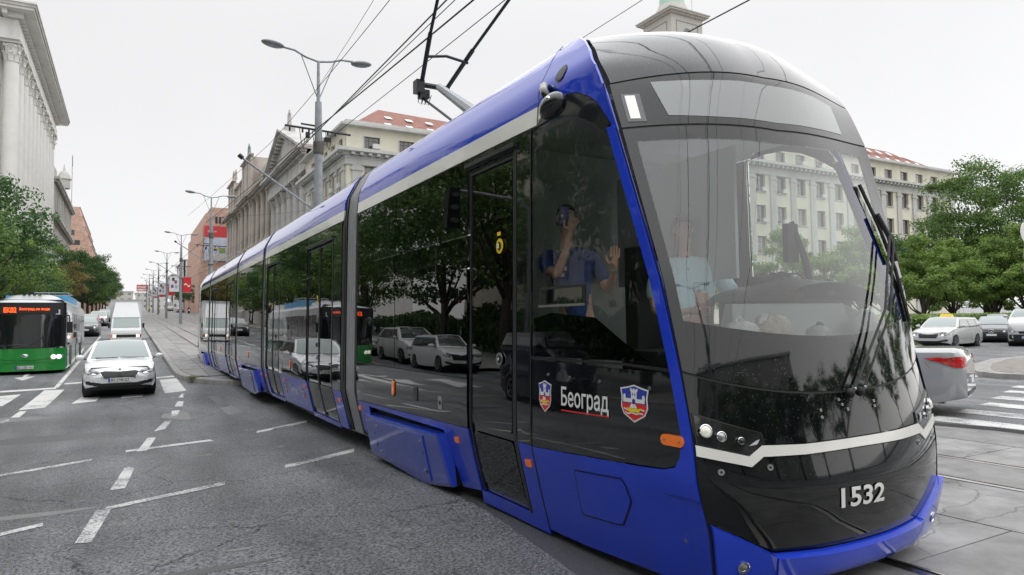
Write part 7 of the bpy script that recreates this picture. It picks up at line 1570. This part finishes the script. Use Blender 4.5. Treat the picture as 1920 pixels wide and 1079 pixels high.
def block(label, x0, x1, y0, D, z0, z1, m, rows_=4, side=True, wcol=WGL, name='city_block'):
    r, og = bldg(name, label, x0, y0, z0); n = max(2, int((x1-x0)/3.2)); hh = (z1-z0)/rows_
    facade(r, og, (x0, y0), 0, x1-x0, z0, z1, [(z0+hh*(k+.35), z0+hh*(k+.78)) for k in range(rows_)], [((x1-x0)*(k+.28)/n, (x1-x0)*(k+.72)/n) for k in range(n)], m, .3, fr=WFR)
    if side:
        n2 = max(2, int(D/3.6)); P = (x0, y0+D) if x0 > 0 else (x1, y0); ang = -pi/2 if x0 > 0 else pi/2
        facade(r, og, P, ang, D, z0, z1, [(z0+hh*(k+.35), z0+hh*(k+.78)) for k in range(rows_)], [(D*(k+.28)/n2, D*(k+.72)/n2) for k in range(n2)], m, .3, fr=WFR)
    MB().box(.4, x1-x0-.4, .5, D, 0, z1-z0-.2).build('core', m, r); MB().box(-.3, x1-x0+.3, -.3, D+.3, z1-z0, z1-z0+.35).build('roof_edge', GREYR, r)
    return r, og
block('pale grey block beyond the pink building on the right of the street', 18.5, 34, 226, 40, 6, 21.5, mat('block_pale', (.50, .50, .49), .85, var=.08), 5)
block('white taller block right of the far lamp posts', 17.5, 30, 272, 40, 7.5, 25.5, mat('block_white', (.60, .60, .60), .85, var=.06), 6)
block('small light grey block farther down the right side', 16.5, 28, 330, 40, 9, 24, GREYR, 5)
block('low beige building closing the street in the far distance', -22, 2.5, 430, 30, 9, 21, mat('block_beige', (.50, .46, .42), .85, var=.06), 4, False)
block('far blue-grey office block above the beige building', -14, -3, 520, 30, 9, 29, mat('block_bluegrey', (.42, .48, .52), .6, var=.06), 7, False)
block('far pale slab block at the end of the street', -30, -16, 560, 30, 9, 34, mat('block_pale', (.50, .50, .49), .85), 7, False)
block('far low block right of the red roof sign', 4, 22, 470, 30, 9, 22, GREYR, 4, False)
fs_ = thing('roof_sign', 'small red and white sign standing on a far roof at the end of the street', 'sign', (4.9, 300, 15.3)); MB().box(-2, 2, -.1, .1, 0, 2.6).build('board', mat('sign_red', (.60, .12, .13), .6), fs_); MB().box(-1.7, 1.7, -.13, -.11, .35, 1.0).box(-1.7, 1.7, -.13, -.11, 1.5, 1.9).build('letters', WHITEPRINT, fs_); MB().box(-1.5, -1.3, -.05, .05, -6.5, 0).box(1.3, 1.5, -.05, .05, -6.5, 0).build('post', GALV, fs_)
# H: tower
r, og = bldg('clock_tower', 'pale square tower with arched windows, round drum and green dome above the tram roof', 70.2, 75, 1.3)
TWM = mat('tower_render', (.52, .51, .47), .85, var=.05); W_ = 6.3
MB().box(0, W_, 0, W_, 0, 47.4-og[2]).build('wall', TWM, r)
for d, z0_, z1_ in ((.35, 47.4, 47.65), (.75, 47.65, 47.9), (.9, 47.9, 48.05)): MB().box(-d, W_+d, -d, W_+d, z0_-og[2], z1_-og[2]).build('cornice', TWM, r)
def archpoly(w, h, n=10): return [(-w/2, 0), (w/2, 0)]+[(w/2*cos(pi*i/n), h-w/2+w/2*sin(pi*i/n)) for i in range(n+1)]
for ang, org2 in ((0, (W_/2, 0)), (-pi/2, (0, W_/2))):
    R_ = Matrix.Rotation(ang, 3, 'Z')
    for w, h, dz, d, m, nm in ((1.7, 3.2, 42.6, .05, GREYR, 'arch_surround'), (1.35, 2.95, 42.65, .08, WGL, 'arched_window')):
        pl_ = archpoly(w, h); MB().prism(pl_, 0, 1, lambda x, y, z: tuple(R_ @ Vector((x, -d*z+.0, y))+Vector((org2[0], org2[1], dz-og[2])))).build(nm, m, r)
    for a, b, c, d_ in ((-2.2, 2.2, 46.4, 46.5), (-2.2, -2.1, 42, 46.4), (2.1, 2.2, 42, 46.4)):
        s = MB().box(a, b, -.06, .0, c-og[2], d_-og[2]); MB().add([tuple(R_ @ Vector(v)+Vector((org2[0], org2[1], 0))) for v in s.v], s.f).build('panel_line', mat('tower_line', (.3, .29, .27), .8), r)
c = W_/2
MB().lathe([(2.75, 48), (2.75, 48.6), (2.6, 49.2), (2.2, 49.9), (2.1, 50.2)], (c, c, -og[2]), 28).build('drum', TWM, r, smooth=30)
MB().lathe([(1.95, 50.1), (1.85, 52.5), (1.95, 52.6), (1.6, 54), (.6, 55.2), (.1, 57)], (c, c, -og[2]), 24).build('lantern', mat('copper_green', (.42, .62, .55), .6, var=.1), r, smooth=30)
MB().tube([(c-.1, -1.2, 44-og[2]), (c-.1, -1.2, 58-og[2])], .03, 5).build('lightning_rod', GALV, r)
for x, y in ((-.3, -.7), (W_+1.6, .2)): MB().lathe([(.8, 0), (.85, .08), (.5, .35), (.1, .42)], (x+1.6, -.6, 43.2-og[2]), 16, 'y').build('dish_antenna', LGREY, r)
# I: cream building on the square, right
cream('long cream and grey building with red roof behind the trees at the far right', 60, 60, 56, 12, .9, (23.4, 21.0, 24.9), True)
# J: buildings seen only in reflections or beyond the frame
block('beige office block on the left side behind tall trees, mirrored in the tram', -34, -19, 35, 16, 0, 22, CREAMW, 6)
block('grey block behind the camera on the left', -30, 0, -60, 16, 0, 20, GREYR, 5, False)
block('grey block behind the camera on the right', 8, 46, -64, 16, 0, 20, STONEG, 5, False)

# ---------------------------------------------------------------- trees
def leafmat(name, c, var=.35):
    m = bpy.data.materials.new(name); m.use_nodes = True; t = m.node_tree; b = t.nodes['Principled BSDF']; L = t.links.new
    b.inputs['Roughness'].default_value = .55
    tcn = t.nodes.new('ShaderNodeTexCoord'); n = t.nodes.new('ShaderNodeTexNoise'); n.inputs['Scale'].default_value = 1.1; n.inputs['Detail'].default_value = 4; L(tcn.outputs['Object'], n.inputs['Vector'])
    n2 = t.nodes.new('ShaderNodeTexNoise'); n2.inputs['Scale'].default_value = 9; L(tcn.outputs['Object'], n2.inputs['Vector'])
    a = t.nodes.new('ShaderNodeMath'); a.operation = 'ADD'; L(n.outputs['Fac'], a.inputs[0]); L(n2.outputs['Fac'], a.inputs[1])
    r = t.nodes.new('ShaderNodeValToRGB'); e = r.color_ramp.elements
    e[0].position = .75; e[0].color = (c[0]*.45, c[1]*.55, c[2]*.6, 1); e[1].position = 1.25 if False else 1.0; e[1].color = (c[0]*1.5, c[1]*1.35, c[2]*1.1, 1)
    L(a.outputs[0], r.inputs[0]); L(r.outputs[0], b.inputs['Base Color'])
    tr = t.nodes.new('ShaderNodeBsdfTranslucent'); L(r.outputs[0], tr.inputs[0]); mx = t.nodes.new('ShaderNodeMixShader'); mx.inputs[0].default_value = .35
    o = t.nodes['Material Output']; L(b.outputs[0], mx.inputs[1]); L(tr.outputs[0], mx.inputs[2]); L(mx.outputs[0], o.inputs[0])
    MATS[name] = m
    return m
LG = leafmat('leaves_green', (.095, .175, .052)); LD = leafmat('leaves_dark', (.052, .118, .042)); LL = leafmat('leaves_light', (.15, .25, .065)); LO = leafmat('leaves_olive', (.19, .17, .075))
BARK = mat('bark', (.07, .06, .05), .9, var=.3, vs=8, bump=.6, bs=20)
def crown(R, H, z0, n, seed, m, leaf=.2, shape='round', nc=60):
    """leaf quads round clump centres spread through an uneven ellipsoid"""
    rnd = random.Random(seed); cl = []
    for i in range(nc):
        while True:
            x, y, z = rnd.uniform(-1, 1), rnd.uniform(-1, 1), rnd.uniform(-1, 1); d = x*x+y*y+z*z
            if .16 < d < 1: break
        k = 1+.30*noise.noise(Vector((x*1.7+seed, y*1.7, z*1.7)))
        w = 1.0 if shape == 'round' else max(.25, 1-max(0, z)*.75)
        cl.append((Vector((x*R*k*w, y*R*k*w, z0+H/2+z*H/2*k)), rnd.uniform(.10, .22)*R*(1.0 if shape == 'round' else .8), Vector((x, y, z))))
    V = []; F = []
    for i in range(n):
        c, s, dn = cl[rnd.randrange(nc)]
        g = Vector((rnd.gauss(0, 1), rnd.gauss(0, 1), rnd.gauss(0, .62))); g = g.normalized()*s*(rnd.random()**.45)*1.6; g.z *= .7
        p = c+g; nn = (g.normalized()*.7+Vector((rnd.uniform(-1, 1), rnd.uniform(-1, 1), rnd.uniform(-.1, 1.2)))).normalized()
        a = nn.cross(Vector((rnd.uniform(-1, 1), rnd.uniform(-1, 1), rnd.uniform(-1, 1)))).normalized(); b = nn.cross(a); l = leaf*rnd.uniform(.6, 1.25)
        k = len(V); V += [p-a*l*.5, p+b*l*.30+nn*l*.06, p+a*l*.5-nn*l*.08, p-b*l*.30+nn*l*.06]; F.append((k, k+1, k+2, k+3))
    mb = MB(); mb.v = [tuple(v) for v in V]; mb.f = F
    # limbs
    tr = MB(); th = z0+H*.25; tr.tube([(0, 0, -.1), (.03, .02, z0*.6), (-.05, .05, th)], [.045*R+.09, .035*R+.06, .03*R+.04], 8)
    for i in range(9):
        c = cl[rnd.randrange(nc)][0]; a = Vector((0, 0, z0*rnd.uniform(.6, 1.0))); md = a.lerp(c, .5)+Vector((0, 0, -.1*R)); tr.tube([a, md, c], [.02*R+.03, .012*R+.02, .01], 5)
    return mb.mesh('crown', m), tr.mesh('trunk', BARK, True)
KIND = {}
def kind(k):
    if k not in KIND:
        d = {'big': (4.6, 8.6, 3.4, 15000, 3, LG, .26, 'round', 95), 'dark': (4.4, 8.4, 3.0, 14000, 5, LD, .26, 'round', 90), 'light': (3.6, 5.8, 2.6, 12000, 8, LL, .22, 'round', 80), 'olive': (4.0, 6.4, 3.0, 9000, 12, LO, .26, 'round', 60),
             'small': (3.2, 6.8, 1.7, 18000, 17, LL, .19, 'cone', 90), 'small2': (3.1, 6.6, 1.7, 18000, 23, LL, .19, 'cone', 70), 'poplar': (1.5, 13, 1.5, 7000, 29, LD, .24, 'cone', 60), 'huge': (5.6, 13.2, 4.2, 36000, 31, LG, .28, 'round', 120)}[k]
        KIND[k] = crown(*d)
    return KIND[k]
def tree(k, label, x, y, z, s=1., rz=None, group=None):
    c, t = kind(k); r = thing('tree', label, 'tree', (x, y, z), random.uniform(0, 6.28) if rz is None else rz, group); r.scale = (s, s, s)
    link('trunk', t, r); link('crown', c, r); return r
TG = 'street trees along the left pavement'
tree('dark', 'tall dark green street tree in front of the white columns, upper of the left mass', -9.4, 54.5, gz(0, 54)+.1, 1.0, 1.0, TG)
tree('big', 'broad mid-green street tree filling the left edge under the darker crown', -9.4, 47.5, gz(0, 47), .80, 2.0, TG)
tree('light', 'lighter green street tree below the columns, just above the bus roof', -9.6, 63, gz(0, 63), 1.1, .5, TG)
tree('big', 'second mid-green tree in the left row between colonnade and domed building', -9.3, 73, gz(0, 73), .82, 4, TG)
tree('dark', 'third darker tree in the left row in front of the domed building', -9.0, 84, gz(0, 84), .74, 3, TG)
tree('light', 'fourth tree in the left row, lighter, before the olive-brown one', -8.9, 95, gz(0, 95), .85, 3, TG)
tree('olive', 'olive-brown tree in the left row below the pink stepped building', -7.8, 110, gz(0, 110), .85, 2, TG)
for i, y in enumerate((124, 138, 152, 167, 183, 200, 218, 238)):
    tree(('dark', 'big', 'dark', 'light')[i % 4], '%s green tree beyond the olive-brown one in the left row' % ('first', 'second', 'third', 'fourth', 'fifth', 'sixth', 'seventh', 'last')[i], -6.9+.15*i, y, gz(0, y), .98, i*1.3, TG)
TR = 'tall trees on the left mirrored in the tram'
for i, (x, y, s, k) in enumerate(((-12.2, 40, 1.15, 'dark'), (-12.4, 32, 1.25, 'big'), (-11.2, 15.5, 1.05, 'big'), (-12.2, 8, 1.1, 'dark'), (-12, -1, 1.15, 'big'), (-14, -10, 1.2, 'dark'), (-16, -20, 1.2, 'big'), (-18, 10, 1.4, 'big'), (-18, 4, 1.3, 'dark'), (-20, -4, 1.3, 'dark'))):
    tree(k, '%s tall tree of the left-hand row outside the frame, counted from the far end' % ('first', 'second', 'third', 'fourth', 'fifth', 'sixth', 'seventh', 'eighth', 'ninth', 'tenth', 'eleventh')[i], x, y, .1, s, None, TR)
for i, (x, y, s) in enumerate(((-15.5, 21, 1.0), (-16, 18.5, .85), (-15.6, 15.8, 1.05), (-15.8, 12.5, .9))):
    tree('poplar', '%s slender poplar mirrored in the cab side window' % ('first', 'second', 'third', 'fourth')[i], x, y, .1, s, None, 'poplars mirrored in the cab window')
SG = 'young trees on the square at the right'
for i, (x, y, s, k, lb) in enumerate(((57.8, 38.2, 1.15, 'small', 'tree seen through the windscreen in front of the cream building'), (60.0, 34.0, 1.02, 'small2', 'light green tree right beside the tram nose edge'), (63.4, 33.4, .98, 'small', 'full green tree right of the light one, in front of the building corner'), (66.8, 31.6, 1.0, 'small2', 'yellow-green tree below the tall plane tree'), (67.6, 29.6, 1.12, 'small', 'green tree at the right frame edge above the white van'), (73.5, 35.5, 1.12, 'small', 'green tree behind the yellow-green one under the tall tree'), (70.5, 27.0, 1.25, 'small2', 'yellow-green tree at the far right edge beside the road sign'), (54, 43, 1.2, 'small2', 'pale tree mostly hidden by the windscreen'), (50, 47, 1.1, 'small', 'green tree hidden behind the cab'))):
    tree(k, lb, x, y, .15, s, None, SG)
tree('huge', 'tall broad plane tree rising over the square at the right', 77.5, 37.5, .2, 1.0, 1.0)
for i, (x, y) in enumerate(((70, 44), (78, 48), (88, 42), (90, 30), (84, 34))): tree('dark', '%s dark background tree closing the square at the right' % ('first', 'second', 'third', 'fourth', 'fifth')[i], x, y, .2, .95, None, 'background trees of the square')
BG = 'trees behind the camera mirrored in the windscreen'
for i, (x, y, s) in enumerate(((22, -34, 1.0), (30, -34, 1.1), (38, -33, 1.0), (46, -30, 1.1), (54, -24, 1.1), (60, -14, 1.0), (14, -36, 1.1), (6, -38, 1.0), (64, -4, 1.1), (66, 8, 1.0))):
    tree(('big', 'dark')[i % 2], '%s park tree behind the camera, counted from the right of the tram nose' % ('first', 'second', 'third', 'fourth', 'fifth', 'sixth', 'seventh', 'eighth', 'ninth', 'tenth')[i], x, y, .1, s, None, BG)
for i, (x, y, s) in enumerate(((15.5, 205, .8), (16.2, 228, .9), (16, 190, .7), (17, 255, 1.0))): tree('dark', '%s small tree along the far right carriageway behind the lamp posts' % ('first', 'second', 'third', 'fourth')[i], x, y, gz(14, y), s, None, 'trees of the far right pavement')
# unseen shrub band added to darken the pale gap mirrored in the tram side
def leafband(name, label, m, x0, x1, y0, y1, h, n, l, seed):
    rn = random.Random(seed); b_ = MB()
    for i in range(n):
        p = Vector((rn.uniform(x0, x1), rn.uniform(y0, y1), 0)); hh = h*(.7+.35*noise.noise(p*.35)); p.z = .1+hh*rn.random()**.6
        a = Vector((rn.uniform(-1, 1), rn.uniform(-1, 1), rn.uniform(-1, 1))).normalized(); c_ = a.orthogonal().normalized(); k = len(b_.v)
        b_.v += [tuple(p-a*l), tuple(p+c_*l*.7), tuple(p+a*l), tuple(p-c_*l*.7)]; b_.f.append((k, k+1, k+2, k+3))
    e = thing(name, label, 'shrubs', (x0, y0, 0)); MB().add([(a-x0, b-y0, c) for a, b, c in b_.v], b_.f).build('leaves', m, e, kind='stuff')
leafband('added_shrub_band', 'added unseen dark shrub band behind the parked cars, darkening the tram reflection', LD, -15.6, -13.6, -12, 62, 3.6, 26000, .17, 77)
# hedge
hd = MB(); rnd = random.Random(4)
for i in range(14000):
    t = rnd.random(); x = 49+26*t; y = 33.5-9*t; p = Vector((x+rnd.uniform(-.6, .6), y+rnd.uniform(-.9, .9), .2+rnd.random()**.7*1.55)); a = Vector((rnd.uniform(-1, 1), rnd.uniform(-1, 1), rnd.uniform(-1, 1))).normalized(); b = a.orthogonal().normalized(); l = .09
    k = len(hd.v); hd.v += [tuple(p-a*l), tuple(p+b*l*.7), tuple(p+a*l), tuple(p-b*l*.7)]; hd.f.append((k, k+1, k+2, k+3))
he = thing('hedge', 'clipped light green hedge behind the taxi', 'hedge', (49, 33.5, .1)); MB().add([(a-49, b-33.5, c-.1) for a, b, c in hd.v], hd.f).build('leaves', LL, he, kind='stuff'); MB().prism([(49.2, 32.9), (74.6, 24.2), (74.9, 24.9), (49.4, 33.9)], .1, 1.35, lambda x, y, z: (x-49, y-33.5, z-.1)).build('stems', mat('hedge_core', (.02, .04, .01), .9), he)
fl2 = thing('flag', 'red blue white tricolour hanging from the domed building above the trees', 'flag', (-9.3, 150, 13.8)); Mr = Matrix.Rotation(.9, 3, 'X')
for i, c in enumerate(((.55, .02, .03), (.03, .06, .35), (.7, .7, .7))): MB().add([tuple(Mr @ Vector(v)) for v in MB().box(-.03, .03, .1, 3.4, -.7*i-.7, -.7*i).v], MB().box(0, 1, 0, 1, 0, 1).f).build('stripe', mat('flag_c%d' % i, c, .7), fl2)
